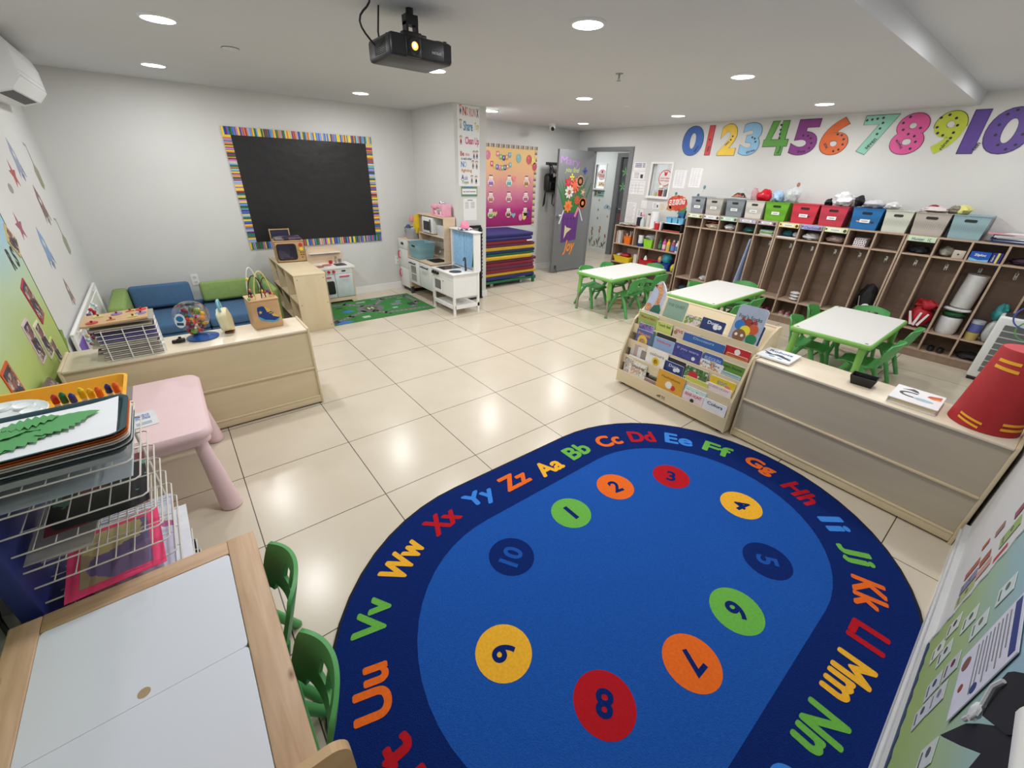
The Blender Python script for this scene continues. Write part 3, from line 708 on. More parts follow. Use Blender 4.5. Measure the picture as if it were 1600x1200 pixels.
MB(FD(4.28, 1.0)).prism([(-.06, -.15), (-.03, -.16), (.06, .06), (.04, .07)], .001, .003, P((230, 228, 236), .6)).build('ribbon', leaf)
MB(FD(4.76, 1.0)).prism([(-.06, .08), (-.04, .09), (.07, -.12), (.05, -.13)], .001, .003, P((220, 216, 232), .6)).build('ribbon', leaf)
MB(FD(4.66, 1.03)).prism([(-.07, -.07), (-.03, -.09), (.05, .07), (.01, .09)], .003, .005, P((232, 130, 160), .6)).build('ribbon', leaf)
rs = random.Random(5)
for k in range(12):
    x = 4.36 + .025 * k; a = (k - 5.5) * .09; L_ = .30 + rs.random() * .32; dx = math.sin(a)
    MB(FD(x, 1.02)).prism([(-.008, 0), (.012, 0), (dx * L_ * .6 + .028, L_ * .6), (dx * L_ * 1.1, L_), (dx * L_ * .6 - .014, L_ * .62)], .001 + k * .0002, .0016 + k * .0002, P((40 + (k % 3) * 14, 116 + (k % 2) * 16, 58), .6)).build('paper_leaf', leaf)
def petals(x, z, r, n, c, c2, z0):
    mb = MB(FD(x, z))
    for i in range(n):
        a = 2 * PI * i / n; u = Vector((math.cos(a), math.sin(a))); w = Vector((-u.y, u.x))
        mb.prism([tuple(u * r * .15), tuple(u * r * .6 + w * r * .3), tuple(u * r), tuple(u * r * .6 - w * r * .3)], z0, z0 + .002, P(c, .6))
    mb.disc(0, 0, r * .35, z0 + .002, z0 + .004, P(c2, .6), 12); mb.build('paper_flower', leaf)
petals(4.55, 1.45, .13, 9, (236, 110, 80), (236, 110, 80), .006); petals(4.67, 1.52, .10, 14, (214, 170, 130), (190, 130, 80), .008)
petals(4.38, 1.50, .09, 5, (206, 50, 66), (220, 70, 80), .005); petals(4.46, 1.585, .06, 4, (232, 214, 80), (226, 196, 60), .005)
petals(4.42, 1.35, .11, 9, (236, 232, 224), (170, 110, 70), .007); petals(4.42, 1.13, .11, 8, (240, 140, 70), (230, 110, 50), .008)
petals(4.78, 1.17, .10, 16, (232, 120, 70), (226, 140, 90), .007); petals(4.63, 1.22, .075, 10, (226, 110, 70), (216, 90, 60), .008)
petals(4.76, 1.35, .07, 5, (196, 150, 120), (230, 206, 170), .006); petals(4.77, 1.685, .06, 4, (50, 80, 170), (40, 60, 140), .005)
MB(FD(4.86, 1.32)).prism([(-.01, -.05), (.02, -.07), (.12, .17), (.1, .18)], .001, .002, P((50, 110, 60), .6)).build('paper_leaf', leaf)

# ---------------------------------------------------------------- left wall: world map board and decals
t = thing('picture_board', 'blue to green paper board with family photos on the left wall', 'bulletin board', (-1.89, -1.9, .42))
G_L = gradient('board_paper', [(0, (166, 186, 100)), (.3, (178, 196, 112)), (.55, (186, 206, 170)), (.8, (158, 196, 214)), (1, (140, 190, 220))], .45, 1.45)
MB().box(-1.889, -1.884, -3.3, -.57, .42, 1.6, G_L).build('backing_paper', t)
MB(FL(-.565, 1.0)).use(P((70, 90, 60), .7)).box(-.006, .004, -.58, .58, 0, .007).build('border', t)
MB(FL(-.555, .56)).prism([(-.03, -.05), (.05, .02), (.03, .04), (.06, .08), (-.0, .10), (-.02, .05)], .006, .008, P((120, 150, 60), .7)).build('paper_tuft', t)
MB(FL(-.70, 1.13, -1.884)).text('S', 0, 0, h=.11, w=.05, z=.001, mat=M_BLACK, bold=.04).text('R', -.09, .0, h=.11, w=.06, z=.001, mat=M_BLACK, bold=.04).build('lettering', t)
def photo_card(y, z, w, h, tilt, bc, label, ins=.014):
    t = thing('photo_card', label, 'photo', (-1.884, y, z), 0, 'framed photos on the left wall board')
    F = FL(y, z, -1.884) @ Matrix.Rotation(tilt, 4, 'Z')
    MB(F).rprism(-w / 2, w / 2, -h / 2, h / 2, 0, .004, .006, P(bc, .5)).build('mount', t)
    MB(F).box(-w / 2 + ins, w / 2 - ins, -h / 2 + ins, h / 2 - ins, .004, .005, patches('photo_%.2f' % y, [(70, 50, 46), (110, 84, 76), (180, 160, 150), (60, 66, 90), (140, 96, 90), (206, 196, 186)], 28)).build('photo', t)
photo_card(-.80, .90, .13, .23, .25, (176, 52, 78), 'crimson framed photo nearest the right edge of the blue green board')
photo_card(-.955, .72, .12, .20, .05, (226, 222, 196), 'cream framed photo in the middle of the blue green board')
photo_card(-1.12, .765, .13, .22, .05, (222, 196, 204), 'pale pink framed photo left of the cream one')
photo_card(-.84, .605, .10, .17, .12, (214, 220, 140), 'yellow green oval edged photo lowest by the board edge', .012)
photo_card(-1.66, .71, .14, .24, .1, (206, 92, 50), 'orange framed photo at lower left of the board')
photo_card(-.60, 1.20, .13, .14, .75, (206, 180, 120), 'tan diamond framed photo at the top of the board')
tm = patches('stone', [(136, 124, 112), (150, 138, 126), (116, 104, 94), (162, 152, 140)], 26)
t = thing('stone_card', 'grey stone patterned card leaning on the wall behind the pink table', 'card', (-1.85, -1.25, .46))
MB(frame((-1.845, -1.385, .535), (0, 1, 0), (-.1, 0, 1))).prism([(-.2, .05), (-.12, .11), (.05, .10), (.2, -.055), (-.09, -.075)], 0, .008, P((110, 98, 88), .7)).build('backing', t)
mb = MB(frame((-1.837, -1.385, .535), (0, 1, 0), (-.1, 0, 1))); rs = random.Random(9)
for i in range(9):
    for j in range(5):
        cx = -.15 + i * .036 + (j % 2) * .012; cy = -.055 + j * .032
        if -.17 < cx < .17 - max(0, cy + .03) * .9 and cy < .09 - abs(cx + .05) * .15: mb.prism([(cx - .015, cy - .012), (cx + .014, cy - .013), (cx + .016, cy + .008), (cx, cy + .013), (cx - .014, cy + .01)], 0, .003, P((150 + rs.randint(-22, 22), 138 + rs.randint(-15, 15), 126 + rs.randint(-12, 12)), .7))
mb.build('stones', t)

def decal(name, y, z, polys, label, rot=0.0, cat='decal'):
    mb = MB(FL(y, z) @ Matrix.Rotation(rot, 4, 'Z'))
    for k, (poly, c) in enumerate(polys): mb.prism(poly, 0, .0008 + .0004 * k, P(c, .6))
    return single(mb, name, label, cat, 'space decals on the left wall')
star = lambda r: [((r if i % 2 == 0 else r * .42) * math.cos(PI / 2 + i * PI / 5), (r if i % 2 == 0 else r * .42) * math.sin(PI / 2 + i * PI / 5)) for i in range(10)]
decal('star_decal', .24, 1.51, [(star(.09), (176, 84, 80))], 'red star decal highest on the left wall')
decal('star_decal', -.25, 1.235, [(star(.085), (160, 90, 110))], 'dusty red star decal just above the blue board')
def rocket(y, z, h, c1, c2, label, rot=0):
    h *= .8; w = h * .27
    decal('rocket_decal', y, z, [([(0, h * .5), (w * .8, h * .2), (w, -h * .2), (w * .5, -h * .3), (-w * .5, -h * .3), (-w, -h * .2), (-w * .8, h * .2)], c1), ([(-w, -h * .12), (-w * 1.3, -h * .42), (-w * .8, -h * .3)], c2), ([(w, -h * .12), (w * 1.3, -h * .42), (w * .8, -h * .3)], c2), ([(0, -h * .28), (w * .5, -h * .36), (0, -h * .5), (-w * .5, -h * .36)], c2), ([(0, h * .22), (w * .35, h * .1), (0, 0), (-w * .35, h * .1)], (206, 206, 206))], label, rot)
rocket(.52, 1.60, .34, (150, 156, 180), (120, 126, 160), 'blue grey rocket decal beside the red star')
rocket(.70, 1.29, .36, (130, 100, 96), (130, 136, 126), 'brown rocket decal in the middle of the left wall')
rocket(.16, 1.05, .36, (130, 160, 196), (110, 130, 160), 'bright blue rocket decal right of the dusty star')
def flag(y, z, h, c, label): decal('feather_decal', y, z, [([(-.02, -.5 * h), (.06, -.42 * h), (.08, -.1 * h), (.0, .1 * h), (-.08, -.1 * h), (-.07, -.42 * h)], c), ([(-.01, .05 * h), (.012, .05 * h), (.02, .45 * h), (-.06, .5 * h), (-.05, .44 * h), (.0, .4 * h)], (150, 150, 144))], label)
flag(1.10, 1.55, .34, (150, 146, 120), 'olive balloon shaped decal near the wall corner, upper one')
flag(.98, 1.03, .30, (150, 152, 130), 'grey green balloon shaped decal near the wall corner, lower one')
rocket(.25, .72, .26, (146, 130, 124), (170, 140, 136), 'pale brown astronaut decal low on the left wall')
decal('planet_decal', -.02, 1.44, [([(.05 * math.cos(a * .52), .03 * math.sin(a * .52)) for a in range(12)], (150, 150, 146))], 'tiny grey ring decal at the left picture edge')

# ================================================================ RUG
C1, C2, CY, RO, RI = -.27, .60, -3.585, .945, .64
def stad(r, n=26):
    return [(C2 + r * math.cos(a), CY + r * math.sin(a)) for a in [-PI / 2 + PI * i / n for i in range(n + 1)]] + [(C1 + r * math.cos(a), CY + r * math.sin(a)) for a in [PI / 2 + PI * i / n for i in range(n + 1)]]
RB = P((12, 38, 104), .95, .10, 90, bump=.5, bscale=260, spec=.1)
RL = P((30, 84, 170), .95, .09, 90, bump=.5, bscale=260, spec=.1)
RC = {'y': P((232, 172, 50), .95, .08, 90, spec=.1), 'g': P((104, 172, 72), .95, .08, 90, spec=.1), 'o': P((226, 104, 36), .95, .08, 90, spec=.1),
      'r': P((176, 26, 36), .95, .08, 90, spec=.1), 'b': P((60, 128, 214), .95, .08, 90, spec=.1), 'd': RB}
mb = MB()
mb.prism(stad(RO + .012), .0005, .007, P((14, 16, 30), .9, .1)); mb.prism(stad(RO), .007, .0085, RB); mb.prism(stad(RI), .0085, .0092, RL)
LT = [('Aa', .296, -2.814, 'y'), ('Bb', .56, -2.802, 'g'), ('Cc', .823, -2.848, 'o'), ('Dd', 1.05, -2.955, 'r'), ('Ee', 1.235, -3.13, 'b'), ('Ff', 1.352, -3.355, 'g'), ('Gg', 1.395, -3.609, 'o'),
      ('Hh', 1.335, -3.87, 'r'), ('Ii', 1.215, -4.077, 'b'), ('Jj', 1.06, -4.213, 'g'), ('Kk', .85, -4.32, 'o'), ('Ll', .61, -4.372, 'r'), ('Mm', .36, -4.375, 'y'), ('Nn', .09, -4.37, 'g'),
      ('Oo', -.18, -4.37, 'b'), ('Pp', -.42, -4.36, 'o'), ('Qq', -.66, -4.26, 'y'), ('Rr', -.86, -4.10, 'g'), ('Ss', -.99, -3.88, 'b'), ('Tt', -1.055, -3.62, 'r'),
      ('Uu', -1.045, -3.357, 'o'), ('Vv', -.94, -3.10, 'g'), ('Ww', -.72, -2.91, 'y'), ('Xx', -.455, -2.81, 'r'), ('Yy', -.2, -2.79, 'b'), ('Zz', .045, -2.785, 'o')]
for s, x, y, c in LT:
    cx = min(max(x, C1), C2); n = Vector((x - cx, y - CY)).normalized(); a = math.atan2(n.y, n.x) - PI / 2
    wd = {'Ii': .095, 'Jj': .11, 'Ll': .10, 'Mm': .21, 'Ww': .22}.get(s, .17)
    mb.text(s, x, y, h=.115 if s not in ('Gg', 'Jj', 'Pp', 'Qq', 'Yy') else .125, w=wd, z=.0096, mat=RC[c], rot=a, bold=.0, fat=.0062)
NB = [('1', .129, -3.172, 'g'), ('2', .49, -3.18, 'o'), ('3', .842, -3.325, 'r'), ('4', .945, -3.703, 'y'), ('5', .669, -3.959, 'd'), ('6', .292, -3.991, 'g'), ('7', -.054, -3.987, 'o'), ('8', -.423, -3.875, 'r'), ('9', -.598, -3.528, 'y'), ('10', -.303, -3.201, 'd')]
for s, x, y, c in NB:
    mb.disc(x, y, .108, .0092, .0098, RC[c], 32)
    cx = min(max(x, C1 + .2), C2 - .2); n = Vector((x - cx, y - CY)).normalized(); a = math.atan2(n.y, n.x) - PI / 2
    if s == '1': mb.box(-.0, .0, 0, 0, 0, 0, RB) if False else mb.prism([(x + q[0] * math.cos(a) - q[1] * math.sin(a), y + q[0] * math.sin(a) + q[1] * math.cos(a)) for q in ((-.012, -.05), (.012, -.05), (.012, .05), (-.012, .05))], .0098, .0103, RB)
    else: mb.text(s, x, y, h=.095, z=.0104, mat=RL if c == 'd' else RB, rot=a, bold=.03)
o = mb.build('alphabet_rug', origin=(.165, CY, 0)); tag(o, 'large oval blue rug with letters around the edge and numbers in coloured circles', 'rug')

# small road rug
mb = MB(); GR = P((52, 122, 56), .9, .15, 30); GY = P((104, 108, 104), .9, .05, 40); WL = P((210, 214, 206), .9)
x0, x1, y0, y1 = .02, 1.33, .50, 1.36
mb.box(x0, x1, y0, y1, .0005, .005, GR)
Z = .0052
def road(pts, w=.075):
    for a, b in zip(pts, pts[1:]):
        a, b = Vector(a), Vector(b); d = (b - a); L_ = d.length; d = d / L_; n = Vector((-d.y, d.x)) * w / 2
        mb.add([tuple((a - d * .02 + n)) + (Z,), tuple((a - d * .02 - n)) + (Z,), tuple((b + d * .02 - n)) + (Z,), tuple((b + d * .02 + n)) + (Z,)], [(0, 1, 2, 3)], GY)
        k = 0
        while k * .06 + .03 < L_:
            p = a + d * (k * .06); q = a + d * (k * .06 + .03); m = n * .07
            mb.add([tuple(p + m) + (Z + .0004,), tuple(p - m) + (Z + .0004,), tuple(q - m) + (Z + .0004,), tuple(q + m) + (Z + .0004,)], [(0, 1, 2, 3)], WL); k += 1
mb.disc(.62, .93, .17, .005, Z, GY, 28); mb.disc(.62, .93, .09, Z, Z + .0003, P((84, 90, 60), .9), 20); mb.text('H', .62, .93, h=.08, z=Z + .0008, mat=WL, bold=.03)
road([(.08, .6), (.3, .72), (.5, .85)]); road([(.62, .80), (.72, .66), (1.28, .60)]); road([(.08, 1.28), (.4, 1.26), (.56, 1.08)]); road([(.74, 1.05), (.9, 1.26), (1.25, 1.27), (1.26, .9), (1.1, .72)]); road([(.08, .6), (.08, 1.28)])
mb.disc(.33, .94, .07, .005, Z, P((60, 120, 190), .8), 16, .7); mb.disc(.16, .55, .10, .005, Z, P((60, 120, 190), .8), 16, .5)
for (x, y, w, h, c) in ((.98, .95, .14, .10, (120, 124, 120)), (1.05, 1.05, .08, .06, (96, 150, 160)), (.9, .8, .07, .05, (150, 180, 190)), (.45, .62, .09, .07, (170, 186, 180)), (.6, 1.24, .12, .05, (150, 160, 160)), (.8, 1.3, .07, .04, (90, 150, 160)), (1.13, 1.18, .08, .04, (110, 160, 90)), (.28, 1.12, .07, .04, (40, 50, 44)), (.75, .6, .04, .03, (40, 44, 42)), (1.15, .84, .1, .12, (40, 60, 48))):
    mb.box(x - w / 2, x + w / 2, y - h / 2, y + h / 2, Z, Z + .0007, P(c, .8))
o = mb.build('road_rug', origin=(.7, .95, 0)); tag(o, 'small green play rug printed with grey roads in front of the toy kitchens', 'rug')

# ================================================================ LOW CABINETS
def low_cabinet(name, label, L_, D_p, Hc, loc, rz, pm=None):
    pm = pm or M_MAPLE
    """local: visible back face on the y=0 plane facing -y, length along x, depth +y"""
    t = thing(name, label, 'cabinet', loc, rz); B = dict(local=True)
    pv = [(0, .0), (0, Hc), (D_p, Hc), (D_p, 0)]
    for x in (-L_ / 2, L_ / 2 - .016): MB().rbox(x, x + .016, 0, D_p, 0, Hc + .006, .004, M_MAPLE).build('side_panel', t, **B)
    MB().rbox(-L_ / 2 + .016, L_ / 2 - .016, -.004, D_p, Hc - .016, Hc, .004, M_MAPLET).build('top_panel', t, **B)
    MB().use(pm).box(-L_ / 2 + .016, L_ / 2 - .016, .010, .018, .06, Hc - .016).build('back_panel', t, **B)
    mb = MB().use(M_MAPLE)
    mb.rbox(-L_ / 2 + .016, L_ / 2 - .016, -.002, .012, Hc * .5 - .007, Hc * .5 + .007, .003).build('batten', t, **B)
    MB().use(M_MAPLE).rbox(-L_ / 2 + .016, L_ / 2 - .016, .0, .016, .012, .06, .003).rbox(-L_ / 2 + .016, L_ / 2 - .016, -.003, .012, .058, .07, .003).build('plinth', t, **B)
    MB().use(M_MAPLE).box(-L_ / 2 + .016, L_ / 2 - .016, .018, D_p - .01, .06, .074).build('shelf', t, **B)
    MB().use(M_MAPLE).box(-L_ / 2 + .016, L_ / 2 - .016, .018, D_p - .01, Hc * .5 - .008, Hc * .5 + .008).build('shelf', t, **B)
    return t
low_cabinet('low_cabinet', 'long low maple cabinet with toys on top behind the pink table', 1.27, .33, .60, (-1.213, -1.195, 0), math.radians(-.2))
# right cabinet: face towards the rug (-x): local -y -> world -x
CR = TR(1.581, -3.90, 0, math.radians(-90 - 2.8))
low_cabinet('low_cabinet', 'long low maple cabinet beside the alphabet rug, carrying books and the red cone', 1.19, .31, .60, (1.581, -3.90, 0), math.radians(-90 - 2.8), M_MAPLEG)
def on_right(px_along, depth, rz=0, z=.601):   # along: towards the near wall, depth: away from the rug
    return CR @ TR(px_along, depth, z, rz)

# book on it, black box, thick book, cone
t = thing('picture_book', 'white picture book titled Robots lying flat on the cabinet by the bookshelf', 'book', tuple((on_right(-.53, .15)).translation), math.radians(-93))
F = on_right(-.515, .155, .06, .6075)
MB(F).rprism(-.10, .10, -.105, .105, 0, .011, .006, M_PAPER).build('pages', t)
mb = MB(F @ Matrix.Translation((0, 0, .011))).text('Robots', 0, .045, h=.04, w=.14, z=.0006, mat=P((60, 110, 160), .5), bold=.03)
bl = P((120, 160, 190), .5)
for x, y, r in ((-.05, -.03, .025), (.0, -.01, .02), (.055, -.035, .03), (-.02, -.06, .02), (.03, -.07, .015)): mb.disc(x, y, r, 0, .0008, bl, 10, .6)
mb.prism([(-.09, .01), (-.03, -.02), (.02, .0), (.09, -.05), (.08, -.06), (.0, -.03), (-.05, -.04)], 0, .001, P((50, 60, 80), .5)); mb.build('cover_art', t)
F = on_right(-.055, .165, .10)
mb = MB(F).use(M_BLACKG)
sq = lambda a, b, z: [(-a, -b, z), (a, -b, z), (a, b, z), (-a, b, z)]
mb.loft([sq(.048, .034, 0), sq(.062, .047, .052), sq(.057, .042, .052), sq(.044, .03, .006)], caps=True, smooth=False)
single(mb, 'plastic_tub', 'small black open tub on the maple cabinet', 'tub')
t = thing('picture_book', 'thick white picture book with grey and orange shapes next to the black tub', 'book', tuple(on_right(.19, .17).translation), math.radians(-93))
F = on_right(.185, .165, .05)
MB(F).box(-.095, .095, -.108, .11, .003, .027, P((214, 200, 170), .8, .1, 200)).build('pages', t)
MB(F).use(M_PAPER).rprism(-.10, .10, -.115, .115, .027, .031, .006).rprism(-.10, .10, -.115, .115, 0, .003, .006).box(-.10, -.096, -.115, .115, 0, .03).build('cover', t)
mb = MB(F @ Matrix.Translation((0, 0, .031)))
mb.prism([(-.07, .055), (-.03, .095), (-.01, .08), (.0, .05), (-.02, .055), (-.04, .065)], 0, .001, P((70, 78, 86), .5)).prism([(.04, .06), (.09, .085), (.09, .03), (.06, .02), (.035, .035)], 0, .001, P((206, 90, 50), .5)).prism([(.05, .03), (.09, .04), (.085, .02)], .001, .0015, P((240, 170, 60), .5))
mb.prism([(-.02 + .055 * math.cos(a * .31 + 1.2), .0 + .04 * math.sin(a * .31 + 1.2)) for a in range(13)] + [(-.02 + .04 * math.cos(a * .31 + 1.2), .0 + .026 * math.sin(a * .31 + 1.2)) for a in range(12, -1, -1)], 0, .001, P((60, 72, 80), .5)).disc(.03, -.035, .04, 0, .0008, P((160, 196, 206), .5), 14, .5)
mb.build('cover_art', t)
t = thing('paper_cone', 'tall red paper hat cone with yellow tape stripes on the cabinet end', 'paper cone', tuple(on_right(.44, .16).translation))
cx, cy = on_right(.445, .17).translation[:2]
RD = P((170, 30, 36), .6, .05, 10); YT = P((240, 176, 40), .5)
mb = MB().lathe([(.128, 0), (.088, .385), (.085, .39)], (cx, cy, .602), 32, RD, caps=False).lathe([(.126, .002), (.086, .388)], (cx, cy, .602), 32, RD, caps=False).build('cone_body', t)
MB().lathe([(.085, .389), (.001, .391)], (cx, cy, .602), 32, P((206, 70, 80), .6), caps=False).build('cone_top', t)
def tape(a0, a1, z0, z1, w=.016):
    mb = MB().use(YT); n = 10; r = lambda z: .1285 - .04 * z / .385 + .0008
    q = [(a0 + (a1 - a0) * i / n, z0 + (z1 - z0) * i / n) for i in range(n + 1)]
    mb.loft([[(cx + r(z) * math.cos(a), cy + r(z) * math.sin(a), .602 + z), (cx + r(z + w) * math.cos(a), cy + r(z + w) * math.sin(a), .602 + z + w), (cx + (r(z + w) + .001) * math.cos(a), cy + (r(z + w) + .001) * math.sin(a), .602 + z + w), (cx + (r(z) + .001) * math.cos(a), cy + (r(z) + .001) * math.sin(a), .602 + z)] for a, z in q])
    mb.build('tape_stripe', t)
tape(2.35, 3.05, .03, .012, .010); tape(2.35, 3.1, .05, .034, .010); tape(3.6, 4.4, .03, .03, .012); tape(3.6, 4.4, .055, .055, .012)
tape(2.3, 3.15, .33, .33, .014); tape(2.3, 3.2, .30, .295, .014)

# ---------------------------------------------------------------- toys on the left cabinet
Z6 = .601
t = thing('wire_rack', 'white wire rack packed with flat puzzles on the left cabinet', 'rack', (-1.53, -1.06, Z6))
mb = MB().use(M_WHITE)
X0, X1, Y0, Y1 = -1.665, -1.385, -1.165, -.95
for k in range(8):
    z = Z6 + .006 + k * .024
    mb.tube([(X0 + .02, Y0, z), (X1, Y0, z), (X1, Y1, z)], .0022, 6)
for x in (X0 + .045, X0 + .135, X0 + .225): mb.tube([(x, Y0 - .003, Z6 + .003), (x, Y0 - .003, Z6 + .175), (x, Y1, Z6 + .175)], .003, 6)
mb.tube([(X1, Y1, Z6 + .003), (X1, Y1, Z6 + .19), (X1, Y1 + .02, Z6 + .205), (X1, Y0 + .11, Z6 + .19), (X1, Y0 + .02, Z6 + .003)], .003, 6)
mb.box(X1 - .002, X1 + .012, Y0 + .03, Y0 + .05, Z6, Z6 + .05)
mb.build('frame', t)
pc = [(190, 180, 166), (176, 168, 156), (160, 150, 140), (196, 188, 172), (120, 108, 150), (96, 84, 150), (70, 60, 90), (186, 176, 160), (200, 190, 174)]
for k in range(8):
    dx = [.012, -.008, .0, -.014, .02, .018, .01, .0][k]
    single(MB().box(X0 + dx, X1 - .008 + dx * .4, Y0 + .008, Y1 + .005, Z6 + .010 + k * .024, Z6 + .019 + k * .024, P(pc[k], .7)), 'puzzle_board', ['grey puzzle board at the bottom of the wire rack', 'taupe puzzle board second from the bottom of the wire rack', 'brownish puzzle board third from the bottom of the wire rack', 'pale puzzle board fourth from the bottom of the wire rack', 'violet puzzle board in the middle of the wire rack', 'purple puzzle board above the violet one in the rack', 'dark puzzle board third from the top of the rack', 'grey beige puzzle board just under the top ones in the rack'][k], 'puzzle', 'puzzle boards in the wire rack')
single(MB().box(X0 - .01, X1 + .005, Y0 + .0, Y1 + .01, .806, .815, P((160, 156, 148), .6)), 'puzzle_board', 'plain grey board directly under the knob puzzle', 'puzzle', 'puzzle boards in the wire rack')
t = thing('knob_puzzle', 'wooden puzzle with coloured shapes lying on top of the wire rack', 'puzzle', (-1.54, -1.06, .815))
F = frame((-1.54, -1.065, .817), (1, .0, .04), (0, 1, 0))
MB(F).rprism(-.15, .14, -.115, .105, .0, .010, .006, M_BEECH).build('board', t)
for x, y, c, s in ((-.10, -.07, (190, 60, 56), 0), (-.02, -.055, (206, 130, 80), 1), (.075, -.06, (190, 190, 110), 2), (.11, -.02, (140, 120, 180), 0), (-.08, .05, (196, 196, 120), 2), (-.0, .045, (140, 120, 170), 0), (.06, .07, (200, 110, 70), 1), (.11, .065, (200, 60, 56), 0)):
    mb = MB(F @ Matrix.Translation((x, y, .010)))
    if s == 0: mb.disc(0, 0, .026, 0, .004, P(c, .5), 16)
    elif s == 1: mb.prism([(-.02, -.015), (.02, -.015), (0, .02)], 0, .004, P(c, .5))
    else: mb.box(-.022, .022, -.02, .02, 0, .004, P(c, .5))
    mb.cyl((0, 0, .004), (0, 0, .014), .004, .006, 8, P((150, 40, 40), .4)); mb.build('puzzle_piece', t)

gx, gy = -1.205, -1.0
t = thing('gumball_toy', 'clear globe full of coloured toy pieces on a blue base', 'toy', (gx, gy, Z6))
GLS = P((236, 242, 246), .04, 0, 5, trans=1.0, alpha=.22)
MB().lathe([(.088, .0), (.09, .008), (.06, .02), (.03, .03), (.001, .032)], (gx + .025, gy, Z6), 28, P((40, 84, 150), .3)).build('base', t)
MB().lathe([(.035, .03), (.036, .05), (.055, .07), (.088, .11), (.098, .15), (.092, .19), (.07, .222), (.035, .24), (.001, .244)], (gx, gy, Z6), 28, GLS, caps=False).build('globe', t)
rs = random.Random(12); GC = [(226, 140, 30), (60, 50, 140), (216, 60, 60), (236, 236, 236), (110, 150, 60), (150, 40, 50), (226, 180, 60), (70, 90, 60)]
for k in range(40):
    a = rs.random() * 2 * PI; z = .045 + .0072 * (k // 2) * (1 if k < 40 else 1); R0 = max(.012, min(.074, .012 + z * .62) - .01); r = R0 * math.sqrt(rs.random())
    c = (gx + r * math.cos(a), gy + r * math.sin(a), Z6 + min(z, .185)); m = P(GC[k % 8], .35)
    mb = MB()
    if k % 3 == 0: mb.ball(c, .017, m)
    elif k % 3 == 1: mb.at(Matrix.Translation(c) @ Matrix.Rotation(a, 4, 'X')).lathe([(.017, -.008), (.012, .0), (.019, .01), (.001, .011)], n=12, mat=m)
    else: mb.at(Matrix.Translation(c) @ Matrix.Rotation(a, 4, 'Y')).prism(star(.021), -.006, .006, m)
    mb.build('toy_piece', t)
MB(frame((gx - .062, gy - .077, Z6 + .15), (.8, -.6, 0), (.15, .2, 1))).prism([(.034 * math.cos(i * .35), .044 * math.sin(i * .35)) for i in range(18)], .0, .0015, P((232, 240, 244), .4)).disc(0, .012, .022, .0015, .0025, P((40, 120, 180), .4), 14, .8).box(-.02, .02, -.028, -.012, .0015, .0025, P((30, 80, 110), .4)).build('sticker', t)
mb = MB().use(M_BLACK).rbox(-1.345, -1.295, -1.035, -1.005, Z6, Z6 + .018, .006).rbox(-1.32, -1.275, -1.045, -1.015, Z6 + .004, Z6 + .026, .006).cyl((-1.30, -1.02, Z6 + .02), (-1.30, -1.02, Z6 + .034), .008)
single(mb, 'toy_figure', 'small black plastic toy beside the clear globe', 'toy')
t = thing('toy_radio', 'cream scalloped toy radio with pale blue side and handle', 'toy', (-1.03, -.99, Z6))
prof = []
for i in range(40):
    a = 2 * PI * i / 40; r = 1 + .07 * math.cos(5 * a); prof.append((.066 * r * math.cos(a), .078 * r * math.sin(a)))
F = frame((-1.035, -.985, Z6 + .088), (.25, .97, 0), (-.1, 0, 1))
MB(F).prism(prof, .002, .024, P((232, 222, 184), .35), True).prism([(x * .96, y * .96) for x, y in prof], .024, .030, P((226, 214, 174), .35), True).build('shell', t)
MB(F).prism(prof, -.024, .002, P((226, 216, 178), .35), True).prism([(x * .93, y * .93) for x, y in prof], -.030, -.024, P((150, 196, 206), .35), True).build('face', t)
MB(F).tube([(-.03, .07, 0), (-.03, .11, 0), (-.015, .135, 0), (.015, .135, 0), (.03, .11, 0), (.03, .07, 0)], .0075, 10, P((130, 190, 214), .35)).build('handle', t)
MB(F).box(-.03, .03, -.084, -.074, -.026, .026, P((120, 60, 40), .5)).build('foot', t)
t = thing('bead_maze_cube', 'wooden activity cube with a shoe picture and looping bead wires', 'toy', (-.79, -.95, Z6))
F = TR(-.795, -.95, Z6, math.radians(3))
MB(F).rbox(-.088, .088, -.088, .088, 0, .195, .004, M_BEECH).build('box', t)
mb = MB(F).rprism(-.092, .092, -.092, .092, .195, .203, .012, M_BEECH); mb.build('top', t)
mb = MB(F @ frame((0, -.0885, .105), (1, 0, 0), (0, 0, 1)))
mb.prism([(-.055, .03), (-.05, .05), (-.02, .055), (.01, .04), (.03, .01), (.065, -.02), (.07, -.04), (.04, -.055), (-.02, -.04), (-.055, -.01)], 0, .002, P((30, 60, 130), .4))
mb.prism([(-.055, -.01), (-.02, -.04), (.04, -.055), (.07, -.042), (.06, -.062), (.02, -.066), (-.04, -.045), (-.058, -.02)], .0, .003, P((90, 160, 190), .4))
mb.prism([(-.01, .054), (.01, .042), (.03, .012), (.0, .02)], .002, .004, P((230, 190, 80), .4)).prism([(.04, .0), (.065, -.02), (.068, -.036), (.03, -.02)], .002, .004, P((230, 190, 80), .4)).prism([(x - .038, y + .015) for x, y in star(.013)], .002, .004, P((230, 190, 80), .4))
for k in range(3): mb.box(-.0 + k * .013, .02 + k * .013, .012 - k * .012, .017 - k * .012, .004, .006, P((236, 206, 110), .4))
mb.build('shoe_picture', t)
def arc(x0, y0, x1, y1, h, n=18, sk=0): return [(x0 + (x1 - x0) * (i / n), y0 + (y1 - y0) * (i / n) + sk * math.sin(PI * i / n), .203 + h * math.sin(PI * i / n) ** .6) for i in range(n + 1)]
